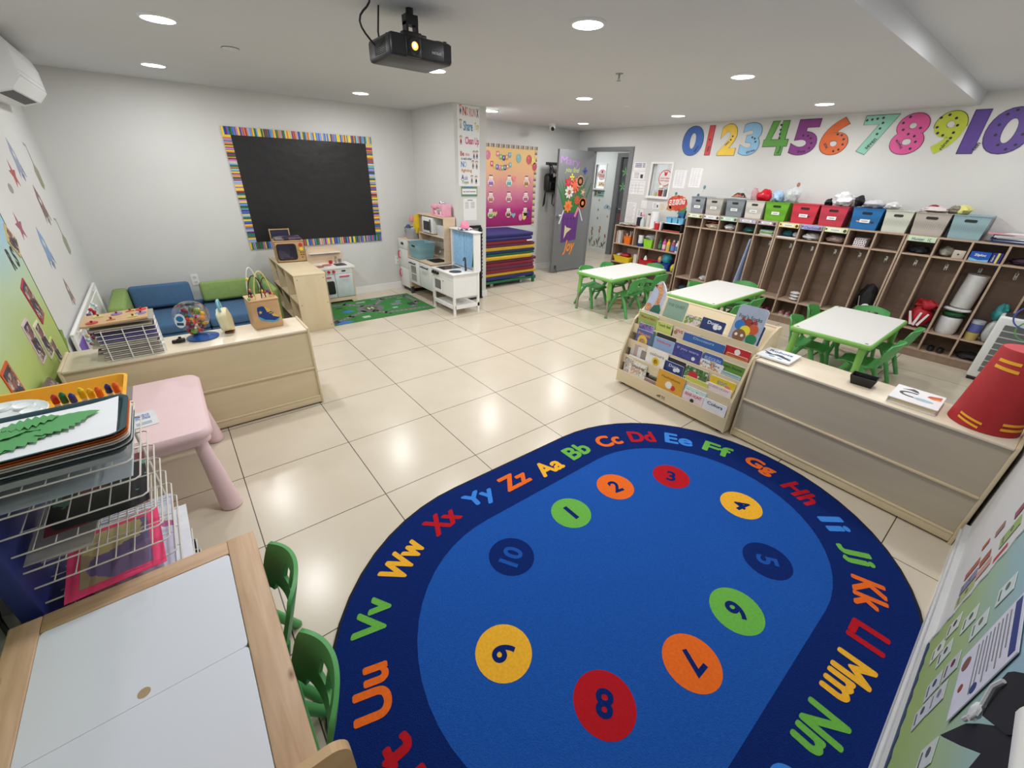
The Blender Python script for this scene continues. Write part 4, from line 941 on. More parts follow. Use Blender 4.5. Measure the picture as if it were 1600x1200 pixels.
for pts, c in ((arc(-.08, -.06, .03, -.02, .155), (60, 30, 30)), (arc(-.07, .0, .02, .03, .20), (226, 230, 226)), (arc(-.045, -.07, .07, -.05, .185), (226, 206, 120)), (arc(.0, -.04, .082, .0, .13), (70, 30, 34)), (arc(-.03, .04, .06, .06, .15, sk=.02), (110, 170, 110))):
    MB(F).tube(pts, .0036, 6, P(c, .3)).build('wire', t)
for x, y, z, c in ((-.06, -.045, .225, (190, 70, 60)), (-.061, -.044, .245, (30, 30, 30)), (-.062, -.043, .265, (216, 120, 110)), (-.05, .0, .33, (230, 200, 70)), (.075, -.028, .22, (190, 60, 50)), (.07, .03, .215, (120, 40, 40)), (.01, -.03, .25, (236, 210, 90)), (.03, -.02, .235, (190, 60, 40)), (.05, -.01, .24, (110, 50, 140)), (-.08, -.06, .213, (120, 180, 110))):
    MB(F).ball((x, y, z), .011, P(c, .3), 10).build('bead', t)

# white display frame with bead strings behind the cabinet
t = thing('display_frame', 'white metal frame standing against the left wall behind the cabinet', 'frame', (-1.84, .3, 0))
mb = MB().use(M_WHITE)
mb.rbox(-1.87, -1.85, -.46, 1.2, .57, .59, .004).rbox(-1.87, -1.85, -.46, -.44, 0, .58, .004).rbox(-1.87, -1.85, 1.18, 1.2, 0, .58, .004).box(-1.868, -1.862, -.44, 1.18, .05, .57)
mb.tube([(-1.84, -.3, .555), (-1.84, 1.0, .555)], .005).tube([(-1.862, -.3, .56), (-1.84, -.3, .555)], .004).tube([(-1.862, 1.0, .56), (-1.84, 1.0, .555)], .004)
mb.build('frame', t)
MB(FL(-.28, .35, -1.861)).box(-.12, .12, -.22, .14, 0, .004, P((120, 90, 176), .5)).build('purple_pocket', t)
MB(FL(.25, .40, -1.861)).box(-.2, .2, -.12, .12, 0, .004, P((110, 140, 170), .2)).build('clear_pocket', t)
def beads(y, c, n, label, x=-1.825, z0=.56, dz=.024, r=.014):
    mb = MB()
    for k in range(n): mb.ball((x + .012 * math.sin(k * 1.3), y + .03 * math.sin(k * .8), z0 - k * dz), r, P(c[k % len(c)], .25), 8)
    mb.tube([(x, y, .56 + .005), (x, y, z0 - n * dz)], .002, 5, M_WHITE)
    single(mb, 'bead_string', label, 'bead string')
beads(.46, [(190, 220, 214), (226, 230, 230)], 6, 'pale green bead string hanging on the white frame')
beads(.28, [(190, 30, 46), (170, 20, 36)], 9, 'red bead string hanging on the white frame')
beads(.12, [(110, 60, 110), (196, 170, 206)], 10, 'purple bead string hanging on the white frame')
beads(-.06, [(80, 20, 34), (120, 30, 46)], 11, 'dark red bead string hanging on the white frame')
beads(-.2, [(206, 190, 130), (180, 210, 206), (150, 120, 110)], 9, 'gold and teal bead string hanging on the white frame')

# ================================================================ KIDS SOFA
def cushion(name, label, b, c, r=.03):
    mb = MB().rbox(*b, r, c, 4); return single(mb, name, label, 'cushion')
SB = P((70, 104, 140), .9, .06, 30, bump=.3, bscale=200); SG = P((134, 160, 92), .9, .06, 30, bump=.3, bscale=200)
t = thing('foam_sofa', 'low blue and green foam sofa against the back wall', 'sofa', (-1.12, 1.25, 0))
for x0, x1 in ((-1.665, -1.09), (-1.085, -.49)):
    MB().rbox(x0, x1, .86, 1.50, .0, .095, .02, SB, 3).build('seat_base', t)
    MB().rbox(x0, x1, .84, 1.50, .10, .20, .025, SB, 3).build('seat_cushion', t)
MB().rbox(-1.80, -1.67, .80, 1.62, 0, .43, .03, SG, 3).build('arm', t)
MB().rbox(-.48, -.40, .80, 1.62, 0, .43, .03, SG, 3).build('arm', t)
F = frame((0, 1.53, .21), (1, 0, 0), (0, .18, 1))
MB(F).rbox(-1.665, -1.15, 0, .235, -.02, .12, .03, SB, 4).build('back_cushion', t)
MB(F).rbox(-1.07, -.50, 0, .21, -.02, .12, .03, SG, 4).build('back_cushion', t)
MB().rbox(-1.67, -.48, 1.62, 1.70, 0, .20, .02, SB, 3).build('back_base', t)

# open shelf with the toy oven
t = thing('open_shelf', 'maple open shelf unit standing end on beside the sofa', 'shelf', (-.13, 1.06, 0))
x0, x1, y0, y1, h = -.30, .02, .45, 1.66, .605
MB().rbox(x0, x1, y0, y0 + .016, .0, h, .003, M_MAPLEV).build('side_panel', t); MB().rbox(x0, x1, y1 - .016, y1, 0, h, .003, M_MAPLEV).build('side_panel', t)
MB().rbox(x0, x1, y0 - .002, y1, h - .002, h + .014, .003, M_MAPLE).build('top_panel', t)
MB().box(x1 - .008, x1, y0, y1, .03, h, M_MAPLE).build('back_panel', t)
for z in (.03, .31): MB().box(x0, x1 - .008, y0 + .016, y1 - .016, z, z + .016, M_MAPLE).build('shelf', t)
for y in (.85, 1.25): MB().box(x0, x1 - .008, y, y + .014, .046, h - .002, M_MAPLEV).build('divider', t)
mb = MB().use(P((120, 100, 70), .6))
for x, z in ((-.27, .57), (-.01, .57), (-.27, .3), (-.01, .3), (-.27, .05), (-.01, .05)): mb.cyl((x, y0 - .001, z), (x, y0 + .001, z), .005, n=8)
mb.build('screw', t)
single(MB().use(P((176, 180, 184), .2, alpha=.7)).lathe([(.06, 0), (.075, .14), (.078, .15), (.07, .15), (.058, .01)], (-.21, 1.44, .327), 18), 'plastic_tub', 'grey plastic tub on the open shelf near the wall', 'tub')
single(MB().crumple((-.2, .55, .375), (.05, .05, .045), 4, P((226, 222, 220), .9)), 'cloth', 'white cloth on the open shelf behind its end panel', 'cloth')
t = thing('toy_oven', 'wooden toy oven with a dark window on the open shelf', 'toy', (-.13, 1.3, .62))
BX = wood('toybox', (176, 140, 96), (196, 160, 116), (1, 6, 6), 3, .5)
F = TR(-.135, 1.16, .620, math.radians(-6))
MB(F).rbox(-.155, .155, 0, .26, 0, .235, .005, BX).build('casing', t)
MB(F).rprism(-.125, .06, -.003, .0, .0, .0, .001) if False else None
mb = MB(F @ frame((-.03, -.0005, .115), (1, 0, 0), (0, 0, 1))); mb.rprism(-.11, .095, -.09, .09, 0, .004, .03, M_BLACK); mb.rprism(-.095, .08, -.075, .075, .004, .005, .025, patches('oven', [(26, 22, 46), (40, 36, 60), (60, 56, 74), (24, 20, 40)], 12, .25)); mb.build('window', t)
mb = MB(F @ frame((0, -.0005, 0), (1, 0, 0), (0, 0, 1))).use(P((60, 50, 40), .6)); mb.box(-.152, .152, .003, .007, 0, .001).box(-.152, .152, .226, .23, 0, .001).box(-.152, -.148, .003, .23, 0, .001).box(.148, .152, .003, .23, 0, .001); mb.build('outline', t)
for z, c in ((.19, (196, 50, 44)), (.145, (236, 200, 50))): MB(F).cyl((.115, 0, z), (.115, -.014, z), .02, n=18, mat=P(c, .4)).build('knob', t)
mb = MB(F @ frame((0, 0, 0), (1, 0, 0), (0, 0, 1))).use(M_BLACK)
for x, z in ((.105, .105), (.13, .105), (.105, .08), (.13, .08), (.115, .05)): mb.box(x - .008, x + .008, z - .004, z + .004, .0, .003)
mb.build('button', t)
MB(F).rbox(-.14, .14, .03, .24, .236, .265, .01, patches('ovtop', [(60, 44, 70), (90, 70, 96), (40, 34, 40), (120, 110, 116)], 14)).build('top_tray', t)
mb = MB(F).use(BX).rbox(-.16, -.148, .25, .27, .2, .34, .004).rbox(.04, .052, .25, .27, .2, .34, .004).cyl((-.155, .26, .33), (.047, .26, .33), .007).box(-.148, .04, .255, .262, .24, .32, P((40, 44, 70), .5)); mb.build('back_rail', t)

# wooden toy kitchen with white doors
t = thing('toy_kitchen', 'birch toy kitchen with white doors and red knobs below the black board', 'toy kitchen', (.36, 1.5, 0))
x0, x1, y0, y1 = .11, .60, 1.35, 1.70
MB().rprism(x0 - .02, x1 + .03, y0 - .015, y1, .455, .472, .01, M_WHITE).build('worktop', t)
for a, b in ((x0, x0 + .014), (x1 - .014, x1)): MB().box(a, b, y0, y1, 0, .455, M_BIRCH).build('side_panel', t)
MB().box(x0, x1, y1 - .01, y1, .03, .455, M_BIRCH).build('back_panel', t)
MB().box(x0 + .014, x1 - .014, y0, y0 + .012, .39, .455, M_PLASW).build('control_panel', t)
for a, b, nm in ((x0 + .016, .355, 'door'), (.359, x1 - .016, 'door')):
    dd = MB().rbox(a, b, y0 - .004, y0 + .01, .085, .385, .004, P((206, 214, 218), .3)).build(nm, t)
    MB().use(P((196, 40, 46), .35)).cyl((a + .05, y0 - .022, .355), (b - .05, y0 - .022, .355), .008, n=10).cyl((a + .06, y0, .355), (a + .06, y0 - .022, .355), .005).cyl((b - .06, y0, .355), (b - .06, y0 - .022, .355), .005).build('handle', dd)
    if b < .4: MB(frame((.27, y0 - .0045, .22), (1, 0, 0), (0, 0, 1))).rprism(-.07, .07, -.085, .085, 0, .002, .02, M_BLACKG).build('oven_window', dd)
MB(frame((x0 / 2 + x1 / 2, y0, 0), (1, 0, 0), (0, 0, 1))).use(M_BIRCH).prism([(-.23, 0), (-.23, .08), (.23, .08), (.23, 0), (.2, 0), (.17, .035), (-.17, .035), (-.2, 0)], -.012, 0).build('plinth', t)
for x in (.235, .29, .35): MB().cyl((x, y0, .422), (x, y0 - .018, .422), .018, n=14, mat=P((186, 30, 44), .35)).build('knob', t)
MB().box(.45, .50, y0 - .003, y0, .41, .43, M_DGREY).build('clock_panel', t)
MB(frame((.37, 1.69, .472), (1, 0, 0), (0, 0, 1))).prism([(-.23, 0), (-.23, .15), (-.21, .19), (-.16, .215), (.12, .2), (.19, .18), (.215, .13), (.22, 0)], -.01, .008, M_BIRCH).build('splashback', t)
MB().box(.17, .56, 1.64, 1.68, .60, .61, M_WHITE).tube([(.18, 1.635, .598), (.55, 1.635, .598)], .004, 6, M_DGREY).build('shelf', t)
MB().lathe([(.055, 0), (.06, .004), (.045, .006)], (.22, 1.47, .472), 18, P((190, 120, 100), .5)).lathe([(.055, 0), (.06, .004), (.045, .006)], (.33, 1.53, .472), 18, P((190, 120, 100), .5)).build('hob_ring', t)
MB().rprism(.42, .56, 1.42, 1.58, .470, .4745, .02, M_DGREY).build('sink', t)
MB().use(M_CHROME).cyl((.47, 1.61, .472), (.47, 1.61, .53), .01).tube([(.47, 1.61, .53), (.47, 1.60, .56), (.47, 1.575, .565), (.47, 1.56, .55)], .008).build('tap', t)
single(MB().use(P((150, 150, 154), .35)).lathe([(.02, 0), (.022, .05), (.024, .052)], (.53, 1.62, .4725), 12), 'toy_cup', 'small grey toy cup behind the sink of the birch toy kitchen', 'toy')
single(MB().use(P((190, 30, 50), .4)).lathe([(.022, 0), (.024, .04), (.001, .045)], (.405, 1.61, .4725), 12), 'toy_cup', 'small red toy cup beside the tap of the birch toy kitchen', 'toy')

# ---------------------------------------------------------------- kitchens along the pillar
t = thing('toy_fridge', 'narrow white toy fridge with red handles against the pillar corner', 'toy fridge', (1.58, 1.53, 0))
MB().rbox(1.42, 1.75, 1.385, 1.68, .05, .735, .004, M_BIRCH).build('cabinet', t)
for z0, z1 in ((.06, .335), (.34, .60)):
    dd = MB().rbox(1.405, 1.42, 1.39, 1.675, z0, z1, .003, M_PLASW).build('door', t)
    MB().use(P((206, 40, 50), .35)).tube([(1.405, 1.64, z1 - .04), (1.38, 1.64, z1 - .05), (1.378, 1.64, z1 - .13), (1.405, 1.64, z1 - .14)], .008, 8).build('handle', dd)
MB().rbox(1.405, 1.42, 1.39, 1.675, .605, .73, .003, M_PLASW).box(1.403, 1.405, 1.50, 1.58, .655, .69, M_BLACK).build('display_panel', t)
MB().box(1.44, 1.75, 1.40, 1.67, 0, .05, M_BLACK).build('plinth', t)
t = thing('wire_basket', 'clear basket of toy food standing on the toy fridge', 'basket', (1.58, 1.52, .736))
MB().lathe([(.09, 0), (.12, .14), (.125, .15), (.115, .15), (.085, .01)], (1.57, 1.50, .737), 20, P((196, 200, 202), .2, alpha=.55)).build('tub', t)
rs = random.Random(4)
for i, (c, x, y, z, r) in enumerate((((120, 140, 170), 1.52, 1.55, .85, .05), ((90, 90, 96), 1.6, 1.47, .86, .05), ((200, 204, 206), 1.55, 1.46, .84, .045), ((100, 120, 96), 1.62, 1.53, .87, .045), ((60, 80, 120), 1.50, 1.50, .89, .035))):
    MB().crumple((x, y, z), (r, r, r), i, P(c, .6)).build('toy_food', t)
single(MB().rprism(1.50, 1.56, 1.30, 1.37, .0, .0, .001) if False else MB(frame((1.575, 1.40, .95), (0, -1, 0), (0, 0, 1))).prism([(-.02, .11), (.07, .12), (.08, -.05), (.04, -.13), (-.02, -.11), (-.1, -.06), (-.05, .0)], -.015, .015, P((240, 200, 30), .4)), 'yellow_toy', 'bright yellow plastic toy leaning beside the toy hutch', 'toy')
single(MB().lathe([(.001, 0), (.045, .01), (.05, .05), (.03, .08), (.001, .09)], (1.60, 1.55, .95), 14, P((214, 140, 150), .5)), 'pink_toy', 'dusty pink toy on top of the clear basket', 'toy')

t = thing('toy_kitchen', 'birch and white toy kitchen with a tall hutch against the pillar', 'toy kitchen', (1.57, .99, 0))
y0, y1, xf, xb = .645, 1.355, 1.385, 1.755
MB().box(xf, xb, y0, y1, .515, .535, M_BIRCH).build('worktop', t)
for y in (y0 + .005, y1 - .02): MB().box(xf + .01, xb, y, y + .015, .17, .515, M_BIRCH).build('side_panel', t)
MB().box(xf + .02, xb, y0 + .02, y1 - .02, .17, .185, M_BIRCH).build('bottom_panel', t)
for a, b, g in ((1.02, y1 - .01, 1), (y0 + .01, 1.005, 0)):
    dd = MB().rbox(xf, xf + .015, a, b, .175, .505, .003, M_PLASW).build('door', t)
    MB().use(M_DGREY).cyl((xf - .025, a + .08, .46), (xf - .025, b - .08, .46), .009).cyl((xf, a + .1, .46), (xf - .025, a + .1, .46), .007).cyl((xf, b - .1, .46), (xf - .025, b - .1, .46), .007).build('handle', dd)
    if g:
        MB(frame((xf - .0005, (a + b) / 2, .31), (0, -1, 0), (0, 0, 1))).box(-.075, .075, -.095, .11, 0, .001, P((150, 146, 140), .25)).box(-.075, .075, .0, .01, .001, .003, M_PLASW).build('door_window', dd)
for y in (y0 + .02, y1 - .02):
    for x in (xf + .03, xb - .03):
        MB().box(x - .018, x + .018, y - .015, y + .015, .1, .17, M_BIRCH).box(x - .02, x + .02, y - .017, y + .017, 0, .1, M_DGREY).build('leg', t)
MB().rprism(xf + .08, xb - .08, .70, .96, .525, .5365, .03, M_BLACK).build('sink', t)
MB().use(M_STEEL).tube([(xb - .05, .83, .535), (xb - .05, .83, .63), (xb - .08, .83, .67), (xb - .13, .83, .66), (xb - .14, .83, .63)], .008).build('tap', t)
hx = 1.585
for y in (y0, y1 - .015): MB().box(hx, xb, y, y + .015, .535, 1.075, M_BIRCH).build('side_panel', t)
MB().box(hx - .005, xb, y0 - .005, y1 + .005, 1.075, 1.09, M_BIRCH).build('hutch_top', t)
MB().box(hx, xb, y0 + .015, y1 - .015, .835, .85, M_BIRCH).build('hutch_shelf', t)
MB().box(xb - .008, xb, y0 + .015, y1 - .015, .535, 1.075, P((210, 206, 196), .5)).build('back_panel', t)
dd = MB().rbox(hx - .01, xb - .02, .93, 1.22, .86, 1.06, .006, M_PLASW).build('microwave', t)
MB(frame((hx - .0105, 1.09, .955), (0, -1, 0), (0, 0, 1))).rprism(-.085, .085, -.06, .055, 0, .001, .01, M_BLACKG).build('window', dd)
MB().cyl((hx - .03, .955, .88), (hx - .03, .955, 1.04), .008, mat=M_DGREY).build('handle', dd)
MB().rbox(hx + .03, xb - .02, .67, .88, .85, .98, .006, P((196, 200, 204), .4)).build('toy_plate_rack', t)

def basket(name, label, w, d, h, loc, rz, c, content=None, tagtxt=None, group='plastic storage bins', slot=True, solid=False):
    """open tapered basket, front face towards local -y, base at loc"""
    t = thing(name, label, 'storage bin', loc, rz, group)
    m = basket_mat(c); B = dict(local=True); tp = .86
    def rg(k, z, ins=0): return [(sx * (w / 2 * k - ins), sy * (d / 2 * k - ins), z) for sx, sy in ((-1, -1), (1, -1), (1, 1), (-1, 1))]
    mb = MB().loft([rg(tp, 0), rg(1, h), rg(1.03, h), rg(1.03, h + .008), rg(1, h + .008), rg(1, h, .004), rg(tp, .004, .004)], m, caps=True, smooth=False)
    mb.build('body', t, **B)
    if slot:
        k = tp + (1 - tp) * .8; y = -d / 2 * k
        MB(frame((0, y - .0012, h * .8), (1, 0, 0), (0, -.05, 1))).rprism(-w * .17, w * .17, -.012, .012, 0, .0016, .011, P(tuple(int(v * .22) for v in c), .6)).build('handle_slot', t, **B)
    if tagtxt is not None:
        k = tp + (1 - tp) * .42; y = -d / 2 * k
        MB(frame((-.0, y - .0035, h * .42), (1, 0, 0), (0, -.05, 1))).box(-.045, .045, -.017, .017, 0, .001, M_PAPER).box(-.028, .028, -.004, .003, .001, .0014, M_INKG).build('name_label', t, **B)
    return t
BM = {}
def basket_mat(c):
    if tuple(c) in BM: return BM[tuple(c)]
    m = bpy.data.materials.new('basket'); m.use_nodes = True; nt = m.node_tree; N = nt.nodes; Lk = nt.links; b = N['Principled BSDF']
    b.inputs['Roughness'].default_value = .45
    tc = N.new('ShaderNodeTexCoord'); mp = N.new('ShaderNodeMapping'); mp.inputs['Rotation'].default_value = (0, .6, 0)
    Lk.new(tc.outputs['Object'], mp.inputs['Vector'])
    ck = N.new('ShaderNodeTexVoronoi'); ck.inputs['Scale'].default_value = 95; ck.inputs['Randomness'].default_value = 0
    Lk.new(mp.outputs['Vector'], ck.inputs['Vector'])
    cr = N.new('ShaderNodeValToRGB'); cr.color_ramp.elements[0].position = .28; cr.color_ramp.elements[1].position = .42
    cr.color_ramp.elements[0].color = rgb(tuple(int(v * .72) for v in c)); cr.color_ramp.elements[1].color = rgb(c)
    Lk.new(ck.outputs['Distance'], cr.inputs['Fac']); Lk.new(cr.outputs['Color'], b.inputs['Base Color'])
    bp = N.new('ShaderNodeBump'); bp.inputs['Strength'].default_value = .5; bp.inputs['Distance'].default_value = .003
    Lk.new(ck.outputs['Distance'], bp.inputs['Height']); Lk.new(bp.outputs['Normal'], b.inputs['Normal'])
    BM[tuple(c)] = m; return m
basket('storage_bin', 'large pale teal bin on the worktop of the toy kitchen', .30, .25, .205, (1.49, 1.11, .536), -PI / 2, (134, 178, 190), group='plastic storage bins')

# toy mixer and coffee maker
PK = P((236, 170, 192), .35)
t = thing('toy_coffee_maker', 'pink toy coffee maker on top of the hutch', 'toy', (1.67, .76, 1.091))
MB().use(PK).rbox(1.62, 1.74, .70, .76, 1.091, 1.24, .008).rbox(1.60, 1.74, .70, .86, 1.091, 1.105, .005).rbox(1.61, 1.72, .76, .86, 1.19, 1.235, .008).build('body', t)
MB().use(M_CHROME).lathe([(.03, 0), (.032, .02), (.02, .035)], (1.665, .81, 1.235), 14).ball((1.66, .735, 1.25), .018).build('dome', t)
MB().use(P((246, 226, 232), .3)).lathe([(.025, 0), (.03, .045), (.026, .045)], (1.66, .81, 1.106), 14).build('cup', t)
t = thing('toy_mixer', 'pink and white toy mixer beside the coffee maker on the hutch', 'toy', (1.67, .98, 1.091))
MB().use(PK).rbox(1.63, 1.71, .91, 1.06, 1.091, 1.103, .005).rbox(1.64, 1.70, 1.02, 1.06, 1.10, 1.20, .008).rbox(1.64, 1.70, .93, 1.07, 1.17, 1.225, .014).build('body', t)
MB().use(P((246, 230, 234), .3)).lathe([(.018, 0), (.032, .025), (.035, .05), (.03, .05)], (1.67, .955, 1.103), 14).build('bowl', t)

t = thing('toy_kitchen', 'all white toy kitchen with blue curtains and a black knobbed oven', 'toy kitchen', (1.55, .335, 0))
y0, y1, xf, xb = .07, .60, 1.36, 1.74
MB().rbox(xf - .012, xb, y0 - .01, y1 + .01, .50, .516, .003, M_WHITE).build('worktop', t)
for x in (xf, xb - .03):
    for y in (y0, y1 - .025): MB().box(x, x + .028, y, y + .025, 0, .50, M_WHITE).build('leg', t)
MB().use(M_WHITE).box(xf + .005, xf + .02, y0 + .02, y1 - .02, .43, .50).build('control_panel', t)
MB().use(M_WHITE).box(xf + .02, xb - .02, y0 + .008, y0 + .018, .22, .50).build('side_panel', t); MB().use(M_WHITE).box(xf + .02, xb - .02, y1 - .018, y1 - .008, .22, .50).build('side_panel', t)
dd = MB().use(M_WHITE).box(xf + .002, xf + .014, .345, y1 - .027, .225, .425).build('oven_door', t)
MB(frame((xf + .0018, .46, .335), (0, -1, 0), (0, 0, 1))).rprism(-.075, .075, -.065, .05, 0, .001, .01, P((110, 112, 116), .2)).build('oven_window', dd)
dd = MB().use(M_WHITE).box(xf + .002, xf + .014, y0 + .027, .338, .225, .425).build('door', t)
MB().cyl((xf, .31, .395), (xf - .012, .31, .395), .006, n=10, mat=M_STEEL).build('door_knob', dd)
MB().box(xf + .02, xb - .02, y0 + .02, y1 - .02, .215, .225, M_WHITE).build('bottom_panel', t)
MB().use(M_WHITE).rbox(xf + .01, xb - .01, y0 + .012, y1 - .012, .095, .11, .003).box(xf + .0, xf + .02, y0 + .02, y1 - .02, .08, .125).box(xf + .02, xb, y0, y0 + .02, .08, .125).build('lower_shelf', t)
for y in (.555, .50, .445): MB().cyl((xf + .005, y, .465), (xf - .022, y, .465), .019, n=16, mat=M_BLACK).build('knob', t)
MB().rprism(xf + .04, xb - .08, .36, .56, .516, .5175, .006, M_BLACKG).build('hob', t)
MB().lathe([(.075, 0), (.078, .002), (.001, .0022)], (1.47, .20, .516), 24, P((44, 46, 50), .3)).build('sink', t)
MB().use(M_DGREY).cyl((1.60, .17, .516), (1.60, .17, .60), .012).tube([(1.60, .17, .59), (1.60, .17, .65), (1.585, .155, .68), (1.555, .135, .68), (1.54, .12, .655)], .009).cyl((1.60, .15, .545), (1.585, .12, .545), .006).build('tap', t)
for y in (y0 - .005, y1 - .015): MB().box(1.66, 1.755, y, y + .018, .516, .965, M_WHITE).build('side_panel', t)
MB().rbox(1.645, 1.765, y0 - .02, y1 + .02, .965, .98, .003, M_WHITE).build('hutch_top', t)
CUR = P((150, 192, 226), .9, .12, 60)
for a, b in ((.335, .58), (.09, .33)):
    f = lambda u, v, a=a, b=b: (1.69 + .008 * math.sin(u * 38), (a + (b - a) * u) if a > .2 else (b - (b - a) * u * (1 - .35 * v)), .955 - .42 * v)
    MB().sheet(f, 40, 8, .002, CUR).build('curtain', t)
mb = MB().use(P((60, 140, 76), .6)).box(1.735, 1.745, .1, .57, .53, .96, P((226, 230, 226), .6)).box(1.733, 1.735, .13, .3, .55, .75); mb.build('back_panel', t)
t = thing('toy_hat', 'pink domed toy hat with a frilled brim on the white toy kitchen', 'toy', (1.70, .31, .981))
MB().lathe([(.05, .018), (.055, .04), (.045, .075), (.02, .095), (.001, .10)], (1.705, .33, .981), 20, P((246, 150, 176), .7)).build('dome', t)
f = lambda u, v: (1.705 + (.045 + .045 * v) * math.cos(2 * PI * u), .33 + (.045 + .045 * v) * math.sin(2 * PI * u), .992 + .008 * math.sin(2 * PI * u * 9) * v)
MB().sheet(f, 60, 4, .002, P((226, 206, 226), .7)).build('frill', t)
MB().lathe([(.085, 0), (.088, .004), (.07, .006), (.001, .0065)], (1.705, .33, .981), 24, P((90, 110, 170), .7)).build('brim', t)
# black frame puzzle stand at the pillar
t = thing('puzzle_stand', 'black wavy edged frame with green leaves standing at the pillar corner', 'frame', (1.98, .6, 0))
mb = MB().use(M_BLACK)
for x in (1.82, 2.12):
    for k in range(14): mb.ball((x, .598, .30 + k * .048), .028, n=8)
mb.box(1.82, 2.12, .585, .61, .95, .985).box(1.80, 2.14, .58, .615, 0, .02)
mb.cyl((1.82, .598, 0), (1.82, .598, .96), .018).cyl((2.12, .598, 0), (2.12, .598, .96), .018)
mb.build('frame', t)
mb = MB()
for k in range(8): mb.ball((1.86 + .0 * k, .60, .45 + k * .06), .03, P([(70, 150, 80), (226, 226, 220), (50, 120, 60)][k % 3], .6), 8, (1, .4, 1)).ball((2.08, .60, .45 + k * .06), .03, P([(50, 120, 60), (70, 150, 80), (226, 226, 220)][k % 3], .6), 8, (1, .4, 1))
mb.ball((2.08, .60, .39), .035, P((220, 60, 40), .6), 8, (1, .4, 1)); mb.build('leaf_trim', t)

# ---------------------------------------------------------------- mats on the green dolly
t = thing('dolly', 'green wheeled dolly under the stack of rest mats', 'dolly', (2.95, 1.3, 0))
GD = P((24, 104, 74), .45)
MB().use(GD).rbox(2.36, 3.45, .96, 1.0, .06, .10, .01).rbox(2.36, 3.45, 1.58, 1.62, .06, .10, .01).rbox(2.36, 2.4, .96, 1.62, .06, .10, .01).rbox(3.40, 3.47, .94, 1.62, .055, .115, .012).box(2.38, 3.42, 1.25, 1.32, .06, .10).build('frame', t)
for x, y in ((3.43, .97), (3.43, 1.59), (2.38, .97), (2.38, 1.59)): MB().use(GD).rbox(x - .02, x + .02, y - .02, y + .02, .0, .06, .006).build('leg', t)
for x in (3.2, 2.6): MB().use(M_STEEL).cyl((x, 1.0, .03), (x, 1.03, .03), .03, n=16).box(x - .01, x + .01, 1.005, 1.025, .03, .06).build('wheel', t)
MT = {'n': (30, 40, 96), 'y': (206, 164, 40), 'r': (130, 26, 46), 'p': (96, 40, 72), 'g': (26, 92, 60), 'b': (36, 34, 100), 'N': (24, 46, 90)}
NM = ['navy mat at the bottom of the stack', 'mustard yellow mat lowest of the yellow ones', 'dark red mat just above the lowest yellow mat', 'plum mat between two dark red ones', 'dark red mat below the upper plum mat in the lower half', 'plum mat under the middle yellow mat', 'yellow mat in the middle of the stack', 'green mat, the only green one in the stack', 'navy blue mat above the green one', 'topmost yellow mat of the stack', 'plum mat above the topmost yellow one', 'dark red mat right below the blue pair', 'blue mat second from the top', 'thick indigo blue mat on top of the stack']
z = .115
for k, (c, th, dx) in enumerate((('n', .055, 0), ('y', .052, .05), ('r', .050, -.01), ('p', .048, -.03), ('r', .05, -.02), ('p', .05, .03), ('y', .055, -.08), ('g', .038, -.03), ('N', .045, -.02), ('y', .05, -.03), ('p', .045, -.03), ('r', .045, -.09), ('b', .045, -.10), ('b', .062, -.08))):
    rs = random.Random(k); X0, X1 = 2.27, 3.43 + dx
    m = P(MT[c], .62, .05, 6)
    N_ = 16
    def rg(i, th=th, z=z, X0=X0, X1=X1, k=k, dx=dx):
        x = X0 + (X1 - X0) * i / N_; w = .003 * math.sin(x * 9 + k) ; e = min(1, min(i, N_ - i) / 1.0); hh = th / 2 * (.86 + .14 * e) - .0004
        cz = z + th / 2 + w * 0; yf, yb = .955 + dx * .25, 1.575
        return [(x, yf - .003, cz - hh * .8), (x, yf - .006, cz), (x, yf - .003, cz + hh * .8), (x, yf + .004, cz + hh), (x, yb, cz + hh), (x, yb + .01, cz), (x, yb, cz - hh), (x, yf + .004, cz - hh)]
    o = MB().loft([rg(i) for i in range(N_ + 1)], m).build('rest_mat')
    tag(o, NM[k], 'mat', 'rest mats stacked on the green dolly')
    z += th
single(MB().rbox(3.15, 3.30, .905, .935, .0, .0, .001) if False else MB().rbox(3.22, 3.33, .916, .927, .672, .692, .004, M_WHITE), 'white_tag', 'small white tag hanging at the front of the mat stack', 'tag')

# backpack and coat rack on the back wall
t = thing('backpack', 'small black backpack with a white bow hanging on the back wall', 'backpack', (4.33, 1.6, 1.3))
bx, bz = 4.33, 1.50
MB().use(P((22, 22, 26), .3, .1)).rbox(bx - .145, bx + .145, 1.56, 1.70, bz - .17, bz + .13, .06, None, 4).build('bag_body', t)
MB().use(P((26, 26, 30), .25, .1)).rbox(bx - .115, bx + .115, 1.525, 1.58, bz - .15, bz + .01, .025, None, 3).build('front_pocket', t)
MB().use(M_BLACK).tube([(bx - .06, 1.62, bz + .12), (bx - .02, 1.66, bz + .24), (bx, 1.695, bz + .27)], .009).tube([(bx + .06, 1.62, bz + .12), (bx + .02, 1.66, bz + .24), (bx, 1.695, bz + .27)], .009).tube([(bx - .03, 1.62, bz + .12), (bx, 1.66, bz + .22), (bx + .03, 1.62, bz + .12)], .007).build('top_strap', t)
for s in (-1, 1): MB().use(M_BLACK).tube([(bx + s * .10, 1.66, bz - .14), (bx + s * .14, 1.64, bz - .26), (bx + s * .13 - .02, 1.65, bz - .40), (bx + s * .09 - .02, 1.66, bz - .36), (bx + s * .09 - .01, 1.66, bz - .2)], .009).build('shoulder_strap', t)
